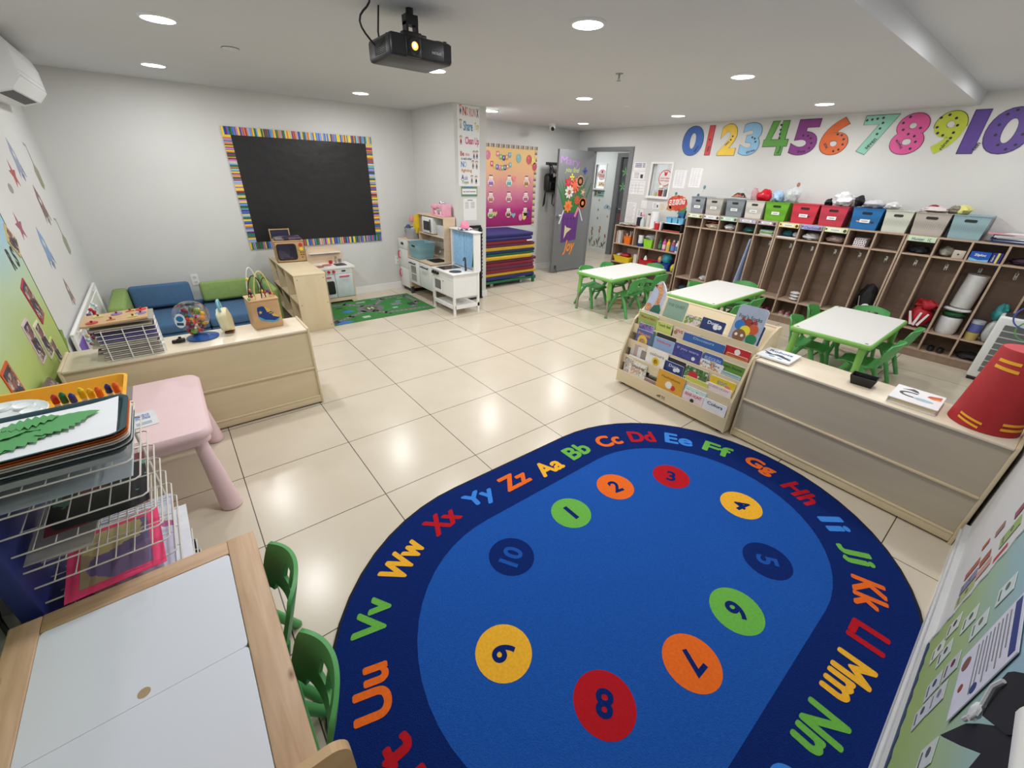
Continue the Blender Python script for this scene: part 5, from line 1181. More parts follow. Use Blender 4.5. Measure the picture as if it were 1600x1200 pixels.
MB(FB(bx + .01, bz + .10, 1.548)).use(M_WHITE).prism([(0, .01), (-.05, .035), (-.05, -.03), (0, -.01)], 0, .012).prism([(0, .01), (.05, .035), (.05, -.03), (0, -.01)], 0, .012).disc(0, 0, .014, 0, .018, n=10).build('bow', t)
t = thing('coat_rack', 'dark wall hooks behind the backpack', 'coat rack', (4.45, 1.7, 1.7))
MB().use(M_DGREY).rbox(4.25, 4.62, 1.705, 1.72, 1.76, 1.80, .003).build('rail', t)
for x in (4.33, 4.47, 4.58): MB().use(M_DGREY).tube([(x, 1.705, 1.78), (x, 1.68, 1.77), (x, 1.67, 1.785)], .005).build('hook', t)
single(MB().use(P((26, 24, 26), .8)).crumple((4.56, 1.67, 1.50), (.07, .035, .20), 11), 'black_jacket', 'black jacket hanging half behind the open door', 'jacket')

# ---------------------------------------------------------------- numbers wall: cutout numbers
NU = [('0', -.50, .31, (66, 104, 180), 'zero', 'blue zero cutout, first of the wall numbers'), ('1', -.755, .10, (206, 72, 76), 'one', 'red one cutout with a single dot'), ('2', -1.02, .235, (236, 196, 60), 'two', 'yellow two cutout between red one and pale blue three'),
      ('3', -1.31, .24, (140, 190, 226), 'three', 'pale blue three cutout'), ('4', -1.62, .29, (96, 160, 70), 'four', 'leaf green four cutout'), ('5', -1.94, .27, (130, 56, 130), 'five', 'plum purple five cutout'),
      ('6', -2.25, .27, (214, 100, 44), 'six', 'orange six cutout between plum five and mint seven'), ('7', -2.62, .28, (136, 196, 174), 'seven', 'mint green seven cutout beside orange six'), ('8', -2.90, .26, (214, 80, 146), 'eight', 'hot pink eight cutout with lettering'),
      ('9', -3.185, .23, (184, 196, 58), 'nine', 'yellow green nine cutout'), ('10', -3.535, .43, (92, 66, 146), 'ten', 'dark violet ten cutout at the right picture edge')]
for i, (s, y, w, c, wd, lab) in enumerate(NU):
    t = thing('number_cutout', lab, 'number', (5.03, y, 1.915), 0, 'number cutouts in a row on the wall')
    F = FN(y, 2.10, 5.029)
    if s == '1':
        mb = MB(F).prism([(-.042, -.18), (.042, -.18), (.042, .18), (-.042, .18)], .001, .003, P(tuple(int(v * .5) for v in c), .5)).prism([(-.036, -.174), (.036, -.174), (.036, .174), (-.036, .174)], .003, .004, P(c, .5))
    elif s == '4':
        mb = MB(F)
        for g, z_, cc in ((.006, .001, tuple(int(v * .5) for v in c)), (0, .0025, c)):
            m_ = P(cc, .5)
            mb.prism([(.03 - g, -.18 - g), (.10 + g, -.18 - g), (.10 + g, .18 + g), (.03 - g, .18 + g)], z_, z_ + .001, m_)
            mb.prism([(-.14 - g, -.085 - g), (.14 + g, -.085 - g), (.14 + g, -.015 + g), (-.14 - g, -.015 + g)], z_, z_ + .0012, m_)
            mb.prism([(-.14 - g, -.085 - g), (-.07 + g, -.04), (-.01 + g, .18 + g), (-.085 - g, .18 + g)], z_, z_ + .0014, m_)
    else:
        mb = MB(F); mb.text(s, 0, 0, h=.372, w=w + .012, z=.002, mat=P(tuple(int(v * .5) for v in c), .5), bold=.050, shear=.0, spacing=1 if s != '10' else .80)
        mb.text(s, 0, 0, h=.36, w=w, z=.0035, mat=P(c, .5), bold=.043, shear=.0, spacing=1 if s != '10' else .80)
    pos = {'0': (.055, -.10, 1.0), '1': (-.02, -.10, 1.45), '2': (-.02, -.04, .75), '3': (.0, -.135, .3), '4': (.04, -.12, 1.5), '5': (-.03, -.145, .1), '6': (-.085, -.09, -.9), '7': (-.035, -.08, 1.0), '8': (-.075, -.09, -.85), '9': (-.01, -.10, 1.25), '10': (-.145, -.12, 1.25)}[s]
    k_ = .25 if s != '10' else .35
    MB(F).text(wd, pos[0] - k_ * pos[1], pos[1], h=.03 if wd not in ('eight',) else .035, w=.022 * len(wd), z=.0045, mat=P((40, 40, 60), .5), rot=pos[2], bold=.02).build('word', t)
    dots = {'1': [(0, .01)], '2': [(.03, .0), (.055, .04), (.01, -.03)][:2], '3': [(.02, .02), (.05, .005), (.06, -.03)], '4': [(.05, .14), (.045, .09), (.04, .045), (.035, .0)], '5': [(-.02, .02), (.03, .015), (.06, -.01), (.07, -.06), (.05, -.11)],
            '6': [(.02, .02), (.06, .01), (.08, -.03), (.075, -.08), (.04, -.13), (-.01, -.145)], '7': [(-.09, .14), (-.045, .145), (.0, .15), (.05, .155), (.05, .11), (.03, .06), (.01, .01)], '8': [(-.01, .15), (-.06, .10), (-.055, .04), (-.01, .0), (.04, -.02), (.055, -.07), (.02, -.13), (.08, .05)],
            '9': [(-.06, .13), (0, .15), (.05, .12), (.065, .06), (.045, .0), (.03, -.045), (-.08, .05), (-.07, -.0), (-.03, -.02)], '10': [(.05, .13), (.0, .05), (-.02, -.03), (.0, -.11), (.05, -.145), (.11, -.11), (.15, -.03), (.18, .05), (.17, .13), (.11, .16)], '0': []}[s]
    for a, b in dots: mb.disc(a - k_ * b, b, .0115, .004, .005, P((36, 34, 50), .5), 10)
    mb.build('numeral', t)

# papers on the numbers wall
def sheet(y0, y1, z0, z1, label, style, name='wall_paper', c=(236, 234, 236)):
    mb = MB(FN((y0 + y1) / 2, (z0 + z1) / 2)); w, h = abs(y0 - y1) / 2, (z1 - z0) / 2
    mb.box(-w, w, -h, h, 0, .0015, P(c, .7)); n = int(h * 2 / .022)
    for k in range(1, n):
        z = h - k * .022
        if style == 'lines': mb.box(-w * .85, w * (.8 - .3 * ((k * 7) % 3) / 2), z - .002, z + .002, .0015, .002, M_INKG)
        elif style == 'cols':
            for a in (-.75, -.25, .25): mb.box(w * a, w * (a + .35), z - .002, z + .002, .0015, .002, P((170, 174, 180), .7))
        elif style == 'map': 
            if k % 2: mb.box(-w * .9 + .01 * (k % 3), w * .85, z - .001, z + .001, .0015, .002, M_INKG); mb.box(-w * .8 + w * .2 * k % (w * 1.4), -w * .78 + w * .2 * k % (w * 1.4), -h * .8, h * .7, .0015, .002, M_INKG)
        elif style == 'card' and k < 4: mb.box(-w * .8, w * .3, z - .006, z + .006, .0015, .002, P((90, 100, 150), .7)); mb.box(w * .45, w * .85, z - .006, z + .008, .0015, .002, P((130, 132, 140), .7))
        elif style == 'pic': mb.box(-w * .7, w * .1, z - .004, z + .003, .0015, .002, M_INKG); mb.box(w * .35, w * .75, -h * .6, h * .3, .0015, .0022, M_DGREY) if k == 2 else None
    return single(mb, name, label, 'paper')
sheet(.45, .22, 1.71, 1.83, 'small notice with blue and grey blocks beside the door frame', 'card')
sheet(.46, .22, 1.58, 1.70, 'notice with a dark lock picture beside the door frame', 'pic')
sheet(.48, .18, 1.365, 1.565, 'floor plan sheet under the lock notice', 'map')
sheet(.47, .29, .93, 1.24, 'tall text sheet above the end of the small shelf', 'lines')
sheet(-.31, -.51, 1.49, 1.73, 'faint chart sheet right of the small window', 'cols')
sheet(-.57, -.75, 1.51, 1.76, 'printed list sheet further right of the small window', 'cols')
sheet(-.02, -.14, 1.18, 1.27, 'small card under the window with a drawing', 'pic'); sheet(-.16, -.25, 1.15, 1.27, 'small cream card under the window', 'lines', c=(226, 214, 196)); sheet(.25, .14, 1.02, 1.15, 'small white card with a face low above the shelf', 'pic')
t = thing('light_switch', 'white double switch plate left of the small window', 'switch', (5.03, .14, 1.17))
MB(FN(.14, 1.225)).rprism(-.055, .055, -.06, .06, 0, .005, .005, M_WHITE).build('cover_plate', t)
for q in (-.022, .022): MB(FN(.14 - q, 1.225)).box(-.008, .008, -.025, .025, .005, .011, M_WHITE).build('rocker', t)
t = thing('daily_sign', 'red leafy paper banner with white letters above the blue caddies', 'sign', (5.03, -.46, 1.2))
mb = MB(FN(-.45, 1.285)); 
for k in range(16):
    a = k * 2 * PI / 16; mb.disc(.13 * math.cos(a), .075 * math.sin(a), .038, 0, .002 + .0001 * k, P([(206, 80, 50), (190, 60, 46), (216, 100, 60)][k % 3], .6), 9)
mb.disc(0, 0, .13, 0, .004, P((206, 76, 50), .6), 20, .6); mb.disc(-.05, .13, .022, 0, .002, P((70, 140, 120), .6), 10); mb.prism([(-.17, -.10), (-.08, -.12), (-.05, -.06), (-.15, -.04)], 0, .003, P((200, 130, 70), .6)); mb.prism([(.03, -.15), (.16, -.14), (.17, -.05), (.06, -.06)], 0, .003, P((80, 140, 96), .6)); mb.build('leaf_backing', t)
for k, s in enumerate('QUIET'):
    MB(FN(-.45, 1.285)).rprism(-.135 + k * .054, -.09 + k * .054, -.04 + .008 * k, .04 + .008 * k, .005, .007, .012, P((240, 226, 222), .6)).text(s, -.1125 + k * .054, .008 * k, h=.05, z=.0075, mat=P((200, 60, 60), .6), bold=.03).build('letter_card', t)
for i, (y, z, c, lab) in enumerate(((-.83, 1.52, (96, 140, 150), 'teal leaf decal by the printed list'), (-.76, 1.41, (70, 110, 130), 'dark teal leaf decal above the grey bins'), (-1.93, 1.505, (130, 130, 90), 'olive balloon decal above the green bin'), (-2.03, 1.60, (170, 120, 90), 'brown balloon decal above the red bin'), (-.73, 1.22, (96, 150, 150), 'teal leaf decal behind the blue caddies'))):
    MBx = MB(FN(y, z)).disc(0, 0, .02, 0, .001, P(c, .6), 10, 1.3).prism([(-.001, -.02), (.001, -.02), (-.02, -.07), (-.022, -.07)], 0, .001, P(c, .6)); single(MBx, 'leaf_decal', lab, 'decal', 'leaf decals on the numbers wall')

# ---------------------------------------------------------------- coat lockers
def make_locker(label, nb=5):
    """front on local x=0 facing -x, runs from y=0 to y=-W"""
    t = thing('coat_locker', label, 'coat locker', (4.75, 0, 0), 0, 'wooden coat lockers along the numbers wall'); B = dict(local=True)
    Pp = .2445; W = Pp * nb; Dp = .265; th = .016
    MB().box(0, Dp, -W, 0, 1.175, 1.19, M_LOCKE).build('top_panel', t, **B)
    for z in (1.0, .275, .075): MB().box(.002, Dp, -W + .002, -.002, z, z + .015, M_LOCKE).build('shelf', t, **B)
    MB().box(.005, .02, -W + .002, -.002, 0, .075, M_LOCK).build('kick_board', t, **B)
    for k in range(nb + 1):
        y = -k * Pp - (th / 2 if 0 < k < nb else (th if k == 0 else 0))
        mb = MB().box(.0005, Dp, y, y + th, 0 if k in (0, nb) else .075, 1.176, M_LOCK).box(-.0006, .0005, y, y + th, 0 if k in (0, nb) else .075, 1.176, M_LOCKE)
        mb.build('divider', t, **B)
    MB().box(Dp, Dp + .006, -W, 0, 0, 1.18, M_LOCKB).build('back_panel', t, **B)
    for k in range(nb):
        y = -(k + .5) * Pp
        mb = MB().use(M_CHROME).box(Dp - .002, Dp, y - .012, y + .012, .87, .93).tube([(Dp, y, .915), (Dp - .03, y, .91), (Dp - .06, y, .93), (Dp - .075, y, .955)], .0035, 6).tube([(Dp, y, .885), (Dp - .02, y, .865), (Dp - .035, y, .868), (Dp - .042, y, .885)], .0035, 6)
        mb.build('hook', t, **B)
    return t
LK = make_locker('wooden coat locker unit nearest the small shelf, under the grey bins')
LK.location = (4.75, -.815, 0); WM[LK.name] = TR(4.75, -.815, 0)
dup(LK, (4.75, -2.045, 0), 0, 'middle wooden coat locker unit, under the red and blue bins')
dup(LK, (4.75, -3.275, 0), 0, 'wooden coat locker unit at the right picture edge, with hooks clearly showing')
bay = lambda k: -.815 - .1222 - .2445 * k - (.0075 if k > 4 else 0) - (.0075 if k > 9 else 0)

# name strips along the top edge
def strip(k, c, c2, label, txt=None, h=.045):
    F = FN(bay(k), 1.16, 4.7485); mb = MB(F).box(-.108, .108, -h * .55, h * .6, 0, .0015, P(c, .6))
    if txt: mb.text(txt, 0, -.003, h=.03, w=.15, z=.002, mat=P((50, 60, 110), .6), bold=.01)
    else: mb.box(-.07, .05, -.012, .014, .0015, .002, M_PAPER).box(-.05, .03, -.003, .003, .002, .0025, M_INKG)
    mb.disc(.085, -.002, .017, .002, .003, P(c2, .6), 9).disc(-.095, .004, .010, .002, .003, P(c2, .6), 8)
    single(mb, 'name_strip', label, 'name strip', 'name strips on the locker edges')
strip(0, (206, 222, 176), (150, 110, 80), 'pale green name strip on the first locker bay')
strip(1, (222, 222, 226), (70, 60, 60), 'white name strip with a dark animal on the second locker bay')
strip(2, (176, 216, 190), (110, 90, 80), 'mint name strip on the third locker bay')
strip(3, (176, 166, 180), (206, 190, 206), 'mauve name strip on the fourth locker bay')
strip(4, (172, 150, 164), (60, 40, 46), 'dusty plum name strip at the end of the first locker unit')
strip(5, (236, 216, 150), (80, 50, 40), 'butter yellow name strip under the first red bin')
strip(6, (160, 160, 214), (120, 90, 80), 'lavender name strip with lettering under the two red bins', 'Charlotte')
strip(7, (222, 230, 184), (80, 70, 60), 'pale lime name strip left of the blue bin', None)
strip(10, (206, 226, 196), (206, 226, 196), 'light green handwritten name strip at the left end of the last locker', 'Hunter  10')

# things in the lockers
cu = lambda k, dy=0, dx=.12: (4.75 + dx, bay(k) + dy)
def lump(name, k, z, r, c, label, cat, seed=1, dy=0, dx=.12, amp=.35, rough=.8):
    x, y = cu(k, dy, dx); single(MB().crumple((x, y, z + r[2]), r, seed, P(c, rough, .08, 30), amp), name, label, cat)
ZS, ZL, ZB = 1.0155, .2905, .0905
lump('folded_cloth', 1, ZS, (.09, .09, .030), (216, 204, 180), 'cream crumpled cloth in the second top cubby', 'cloth', 3)
single(MB().box(4.80, 4.99, bay(1) - .06, bay(1) + .07, ZS + .08, ZS + .085, P((200, 90, 50), .6)).box(4.985, 4.99, bay(1) - .06, bay(1) + .07, ZS, ZS + .08, P((200, 90, 50), .6)), 'orange_folder', 'orange folder behind the cream cloth in the second top cubby', 'folder')
lump('plastic_bag', 2, ZS, (.095, .08, .036), (206, 208, 214), 'greyish white bag in the third top cubby', 'bag', 5, rough=.4)
lump('folded_cloth', 3, ZS, (.09, .085, .034), (24, 84, 84), 'dark teal cloth in the fourth top cubby', 'cloth', 6, dy=-.02)
t = thing('paper_pile', 'pile of green and white papers in the fifth top cubby', 'papers', (4.87, bay(4), ZS))
for i, c in enumerate(((226, 228, 220), (190, 206, 200), (110, 150, 110), (150, 176, 90), (196, 206, 196), (90, 130, 120))): MB(TR(4.87, bay(4) - .01, ZS + i * .011, .08 * ((i * 5) % 3 - 1))).box(-.1, .1, -.08, .08, 0, .009, P(c, .7)).build('paper', t)
lump('folded_cloth', 5, ZS + .012, (.07, .06, .034), (20, 90, 96), 'teal rolled cloth in the top cubby under the yellow strip', 'cloth', 8, dy=.02); lump('cream_tub', 5, ZS + .012, (.05, .04, .028), (206, 204, 200), 'pale packet beside the teal cloth', 'packet', 2, dy=-.07, amp=.1)
single(MB().box(4.755, 4.96, bay(5) - .11, bay(5) + .11, ZS, ZS + .009, M_PAPER), 'white_paper', 'white paper lying under the teal rolled cloth', 'paper')
lump('plastic_bag', 6, ZS, (.095, .085, .038), (206, 206, 206), 'white crumpled packet in the cubby under the lavender strip', 'bag', 9, rough=.35)
lump('plastic_bag', 7, ZS, (.095, .095, .040), (150, 130, 122), 'brownish clear bag in the cubby under the lime strip', 'bag', 10, rough=.3)
t = thing('polka_dot_box', 'small white box with dark dots in the top cubby below the blue bin', 'box', (4.86, bay(8), ZS))
mb = MB().box(4.80, 4.93, bay(8) - .055, bay(8) + .055, ZS, ZS + .085, P((226, 220, 226), .6))
mb.at(FN(bay(8), ZS + .0425, 4.8))
for i in range(5):
    for j in range(4): mb.disc(-.042 + i * .021 + (j % 2) * .006, -.03 + j * .02, .0062, 0, .001, P((70, 50, 70), .6), 8)
mb.build('box', t)
lump('folded_cloth', 10, ZS, (.08, .07, .032), (44, 44, 50), 'dark grey furry cloth under the handwritten strip', 'cloth', 13, amp=.5)
lump('folded_cloth', 11, ZS, (.085, .055, .045), (150, 146, 134), 'grey beige clothes in the top cubby left of the blue boxes', 'cloth', 14, dy=.035)
single(MB().rbox(4.77, 4.85, bay(11) - .105, bay(11) - .02, ZS, ZS + .075, .004, P((196, 184, 172), .6)).cyl((4.7695, bay(11) - .06, ZS + .04), (4.769, bay(11) - .06, ZS + .04), .008, n=10, mat=M_DGREY), 'beige_box', 'small beige box next to the grey clothes', 'box')
t = thing('bag_box', 'blue box of zip bags with white writing in the top cubby', 'box', (4.80, bay(12) + .035, ZS))
MB().box(4.765, 4.86, bay(12) - .03, bay(12) + .105, ZS, ZS + .085, P((30, 90, 190), .4)).build('box', t)
MB(FN(bay(12) + .0375, ZS + .0425, 4.7645)).prism([(-.067, -.042), (.067, -.042), (.067, -.02), (.0, -.03), (-.067, -.012)], 0, .0006, P((130, 190, 226), .4)).text('Ziploc', 0, .012, h=.026, w=.08, z=.001, mat=M_WHITE, bold=.03).build('label', t)
t = thing('bag_box', 'navy box with a yellow stripe beside the zip bag box', 'box', (4.80, bay(12) - .07, ZS))
MB().box(4.77, 4.87, bay(12) - .105, bay(12) - .036, ZS, ZS + .09, P((40, 44, 120), .4)).box(4.7693, 4.77, bay(12) - .085, bay(12) - .07, ZS, ZS + .09, P((222, 214, 120), .4)).build('box', t)
MB(FN(bay(12) - .052, ZS + .04, 4.7695)).text('Ziploc', 0, 0, h=.014, w=.06, z=.0008, mat=M_WHITE, rot=PI / 2, bold=.02).build('label', t)
lump('folded_cloth', 13, ZS, (.085, .08, .03), (60, 40, 60), 'dark purple cloth in the last visible top cubby', 'cloth', 15)
lump('plastic_bag', 1, ZL, (.06, .055, .03), (206, 208, 212), 'white crumpled bag at the bottom of the second tall bay', 'bag', 16, dy=-.03, rough=.4)
f = lambda u, v: (4.80 + .10 * u, bay(3) - .04 - .05 * u - .03 * v, .98 - .66 * v * (1 - .0 * u))
single(MB().sheet(lambda u, v: (4.80 + .06 * math.sin(u * 5) + .02 * v, bay(3) - .105 + (.012 + .075 * v) * u, .95 - .62 * v), 10, 10, .012, P((156, 174, 208), .8, .06)), 'blue_towel', 'grey blue towel hanging in the fourth tall bay', 'towel')
lump('folded_cloth', 4, ZL, (.07, .08, .02), (200, 200, 196), 'white folded cloth at the bottom of the fifth tall bay', 'cloth', 17)
t = thing('white_packets', 'small stack of white packets at the bottom of a tall bay beside the middle table', 'packets', (4.86, bay(6) - .04, ZL))
for k in range(3): MB().crumple((4.85, bay(6) - .04, ZL + .02 + k * .036), (.055 - .005 * k, .055, .018), 20 + k, P((222, 222, 224), .5), .2).build('packet', t)
single(MB().crumple((4.89, bay(9) + .0, .47), (.07, .078, .15), 21, P((26, 26, 28), .7), .4).tube([(4.83, bay(9) + .06, .5), (4.80, bay(9) + .03, .4), (4.82, bay(9) + .08, .33)], .005, 6, P((150, 150, 150), .5)), 'black_bag', 'black bag slumped in the tall bay behind the right table', 'bag')
t = thing('wipes_pack', 'white pack with a round label in front of the black bag', 'packet', (4.80, bay(9) - .03, ZL))
MB().crumple((4.805, bay(9) - .035, ZL + .07), (.035, .055, .07), 22, P((226, 226, 228), .35), .12).build('pack', t)
MB(FN(bay(9) - .02, ZL + .09, 4.757)).disc(0, 0, .022, 0, .002, P((170, 150, 150), .5), 12).build('label', t)
t = thing('striped_bag', 'red drawstring bag with white stripes in a tall locker bay', 'bag', (4.86, bay(11), ZL))
MB().crumple((4.87, bay(11), ZL + .11), (.085, .10, .11), 23, P((176, 22, 40), .6), .15).crumple((4.87, bay(11) - .01, ZL + .235), (.06, .085, .05), 24, P((176, 22, 40), .6), .5).build('bag_body', t)
mb = MB(FN(bay(11), ZL + .10, 4.772)).use(P((236, 226, 226), .6))
for k, (x, a) in enumerate(((-.055, .35), (.0, -.15), (.045, -.35))):
    c, s_ = math.cos(a), math.sin(a); mb.prism([(x + u * c - v * s_, v * c + u * s_) for u, v in ((-.012, -.07), (.012, -.075), (.010, .07), (-.008, .07))], -.004, .002)
mb.build('stripe', t)
t = thing('paper_roll', 'tall white paper roll standing on the lower rolls in a tall bay', 'roll', (4.86, bay(12), .56))
MB().cyl((4.87, bay(12) - .005, .57), (4.87, bay(12) - .022, .885), .08, n=24, mat=P((206, 206, 206), .6)).build('roll', t)
single(MB().lathe([(.07, 0), (.082, .03), (.086, .15), (.08, .17), (.001, .172)], (4.87, bay(12) + .01, ZL), 24, P((222, 222, 224), .4)), 'white_canister', 'white canister at the bottom of the paper roll bay', 'canister')
single(MB().crumple((4.87, bay(12) + .005, ZL + .20), (.08, .09, .028), 25, P((30, 90, 50), .4), .25), 'green_packet', 'dark green packet between canister and white bag', 'packet')
single(MB().crumple((4.87, bay(12), ZL + .25), (.082, .10, .025), 26, P((230, 230, 232), .4), .2), 'white_bag', 'white bag on top of the dark green packet', 'bag')
single(MB().lathe([(.045, 0), (.05, .07), (.05, .075), (.001, .078)], (4.82, bay(13) + .06, ZL), 18, P((200, 180, 110), .4)), 'yellow_tub', 'yellow labelled tub at the bottom of the bay behind the air purifier', 'tub')
single(MB().lathe([(.048, 0), (.05, .04), (.052, .08), (.001, .082)], (4.82, bay(13) + .06, ZL + .079), 18, P((100, 110, 180), .4)), 'blue_tub', 'blue and white tub standing on the yellow tub', 'tub')
single(MB().lathe([(.05, 0), (.05, .03), (.001, .032)], (4.82, bay(13) + .06, ZL + .162), 18, P((190, 196, 206), .4)), 'small_container', 'pale container on the blue tub', 'lid')
single(MB().crumple((4.84, bay(13) - .045, ZL + .11), (.065, .05, .11), 27, P((196, 198, 198), .35), .2), 'patterned_packet', 'grey white patterned packet behind the air purifier', 'packet')
single(MB().crumple((4.86, bay(13) - .042, ZL + .29), (.07, .05, .08), 28, P((50, 140, 140), .3), .3), 'teal_packet', 'glossy teal packet on the patterned packet', 'packet')
def shoe(x, y, z, c, label, name='shoe'):
    t = thing(name, label, 'shoe', (x, y, z), 0, 'shoes in the bottom cubbies')
    MB().lathe([(.045, 0), (.047, .012), (.001, .013)], (x + .01, y, z), 18, M_PAPER if sum(c) > 200 else M_DGREY, sx=1.35, sy=.62).build('sole', t)
    MB().lathe([(.045, .012), (.044, .03), (.036, .045), (.024, .048), (.022, .03)], (x + .01, y, z), 18, P(c, .7), caps=False, sx=1.35, sy=.62).build('upper', t)
for k, c, n in ((5, (110, 50, 60), 'dark red shoe'), (6, (176, 120, 130), 'dusty pink shoe'), (12, (24, 24, 26), 'black shoe')):
    for s, nm in ((.04, 'left'), (-.035, 'right')): shoe(4.83, bay(k) + s, ZB, c, '%s, the %s one of the pair in its bottom cubby' % (n, nm))
lump('blue_shoe', 0, ZB, (.08, .08, .03), (70, 90, 120), 'grey blue shoe bundle in the first bottom cubby', 'shoes', 30)
lump('dark_cloth', 13, ZB, (.09, .09, .03), (50, 40, 46), 'dark cloth in the bottom cubby behind the air purifier', 'cloth', 31)

# bins on top of the lockers
BN = [(-.925, .205, (140, 146, 156), 'slate grey bin, first on the lockers'), (-1.165, .235, (188, 184, 178), 'warm light grey bin, second on the lockers'), (-1.45, .235, (136, 144, 152), 'blue grey bin, third on the lockers'), (-1.70, .225, (214, 210, 202), 'cream bin with a red bag in it'),
      (-1.965, .265, (108, 176, 40), 'bright green bin with clear bags in it'), (-2.275, .275, (206, 50, 70), 'red bin with a name label and dark sticker'), (-2.565, .265, (196, 56, 78), 'raspberry red bin with white cloths in it'), (-2.875, .265, (30, 110, 176), 'blue bin with stickers'),
      (-3.14, .225, (210, 212, 200), 'pale cream bin without label'), (-3.40, .265, (186, 178, 170), 'taupe grey bin with cloth in it'), (-3.675, .255, (146, 176, 184), 'pale blue grey bin at the right end')]
for i, (y, w, c, lab) in enumerate(BN):
    t = basket('storage_bin', lab, w, .25, .205, (4.885, y, 1.191), -PI / 2, c, tagtxt='x' if i < 8 else None)
    if i in (5, 7):
        F = frame((4.7715, y, 1.28), (0, -1, 0), (-.05, 0, 1))
        MB(F).disc(.06 if i == 5 else -.06, 0, .018, 0, .0015, P((60, 50, 60) if i == 5 else (206, 150, 140), .5), 12).build('sticker', t)
        if i == 7: MB(F).disc(.07, -.005, .016, 0, .0015, P((50, 50, 80), .5), 10, 1.3).build('sticker', t)
def content(y, z, r, c, label, seed, name='cloth', cat='cloth', rough=.6, amp=.4, al=1.0):
    r = (r[0], r[1], r[2] * 1.35)
    single(MB().crumple((4.885, y, z + r[2] * .25), r, seed, P(c, rough, .08, 40, alpha=al), amp), name, label, cat)
ZT = 1.40
content(-1.735, ZT + .04, (.09, .08, .055), (206, 24, 44), 'red plastic bag bulging from the cream bin', 41, 'red_bag', 'bag', .3)
content(-1.61, ZT + .055, (.06, .035, .05), (240, 160, 176), 'thin pinkish plastic film around the red bag', 42, 'plastic_film', 'bag', .25, .5, .35)
content(-1.90, ZT + .04, (.09, .06, .05), (170, 200, 230), 'pale blue bag in the green bin', 43, 'blue_bag', 'bag', .3)
content(-2.045, ZT + .06, (.09, .075, .06), (226, 232, 236), 'clear plastic bag over the green bin', 44, 'clear_bag', 'bag', .15, .5, .55)
content(-2.59, ZT + .045, (.09, .09, .055), (222, 222, 226), 'white patterned cloth heap on the raspberry bin', 45, 'cloth', 'cloth', .7, .6)
content(-2.455, ZT + .02, (.06, .035, .03), (24, 24, 26), 'small black cloth at the left of the white heap', 46, 'cloth', 'cloth')
content(-2.735, ZT + .05, (.08, .04, .04), (28, 28, 32), 'black cloth between raspberry and blue bins', 47, 'cloth', 'cloth')
content(-2.88, ZT + .03, (.09, .085, .03), (206, 206, 214), 'grey white cloth on the blue bin', 48, 'cloth', 'cloth', .6, .5)
content(-3.04, ZT + .03, (.09, .06, .025), (226, 226, 228), 'white cloth spilling between blue and cream bins', 49, 'cloth', 'cloth')
content(-3.38, ZT + .02, (.09, .10, .022), (220, 206, 206), 'white and red cloth in the taupe bin', 50, 'cloth', 'cloth'); content(-3.36, ZT + .045, (.05, .04, .015), (130, 40, 50), 'dark red fold on the cloth in the taupe bin', 51, 'cloth', 'cloth')
content(-3.52, ZT + .02, (.06, .05, .03), (130, 126, 110), 'olive sock between the last two bins', 52, 'sock', 'sock'); content(-3.58, ZT + .02, (.06, .05, .035), (216, 212, 130), 'pale yellow cloth in the last bin', 53, 'cloth', 'cloth')
t = thing('hanging_tray', 'white framed peaked picture standing behind the second and third bins', 'picture', (4.97, -1.36, 1.40))
mb = MB(FN(-1.37, 1.42, 5.02)).prism([(-.17, -.02), (-.01, .115), (.01, .115), (.19, -.02)], 0, .004, P((214, 216, 212), .6)); mb.build('frame', t)
MB(FN(-1.36, 1.42, 5.015)).prism([(-.11, .0), (-.04, .055), (.05, .055), (.08, .02), (.1, .0)], 0, .003, patches('snack', [(120, 50, 40), (60, 40, 36), (196, 140, 110)], 30)).build('print', t)
t = thing('paper_pile', 'pile of folders and papers on top of the last locker', 'papers', (4.88, -4.05, 1.191))
for i, (c, dy, r, h) in enumerate((((34, 44, 90), 0, .02, .016), ((226, 228, 230), -.02, -.05, .006), ((40, 50, 110), .01, .04, .010), ((232, 232, 232), -.04, -.08, .008), ((190, 194, 196), .0, .1, .02), ((230, 232, 234), -.03, -.12, .006), ((226, 150, 166), .05, .15, .004), ((236, 236, 236), -.08, -.2, .004))):
    z_ = 1.191 + [0, .017, .024, .035, .044, .065, .072, .077][i]
    MB(TR(4.88, -4.03 + dy, z_, r)).box(-.11, .11, -.17, .17, 0, h, P(c, .6)).build('paper', t)

# ---------------------------------------------------------------- small open shelf by the door
t = thing('cubby_shelf', 'low wooden cubby shelf between the door and the lockers', 'shelf', (4.88, -.17, 0))
ya, yb, th = .445, -.785, .016
MB().box(4.75, 5.01, yb, ya, .885, .901, M_LOCKE).build('top_panel', t)
for z in (.60, .305, .05): MB().box(4.752, 5.01, yb + .01, ya - .01, z, z + .015, M_LOCKE).build('shelf', t)
for y in (ya - th, yb): MB().box(4.7505, 5.01, y, y + th, 0, .885, M_LOCK).box(4.7495, 4.7505, y, y + th, 0, .885, M_LOCKE).build('side_panel', t)
for y, z0, z1 in ((.045, .615, .885), (-.365, .615, .885), (-.10, .32, .60), (-.17, .065, .305)): MB().box(4.7505, 5.01, y - th / 2, y + th / 2, z0, z1, M_LOCK).box(4.7495, 4.7505, y - th / 2, y + th / 2, z0, z1, M_LOCKE).build('divider', t)
MB().box(5.004, 5.01, yb + .01, ya - .01, .05, .885, M_LOCKB).build('back_panel', t)
A, Bz, Cz = .9015, .6155, .3205
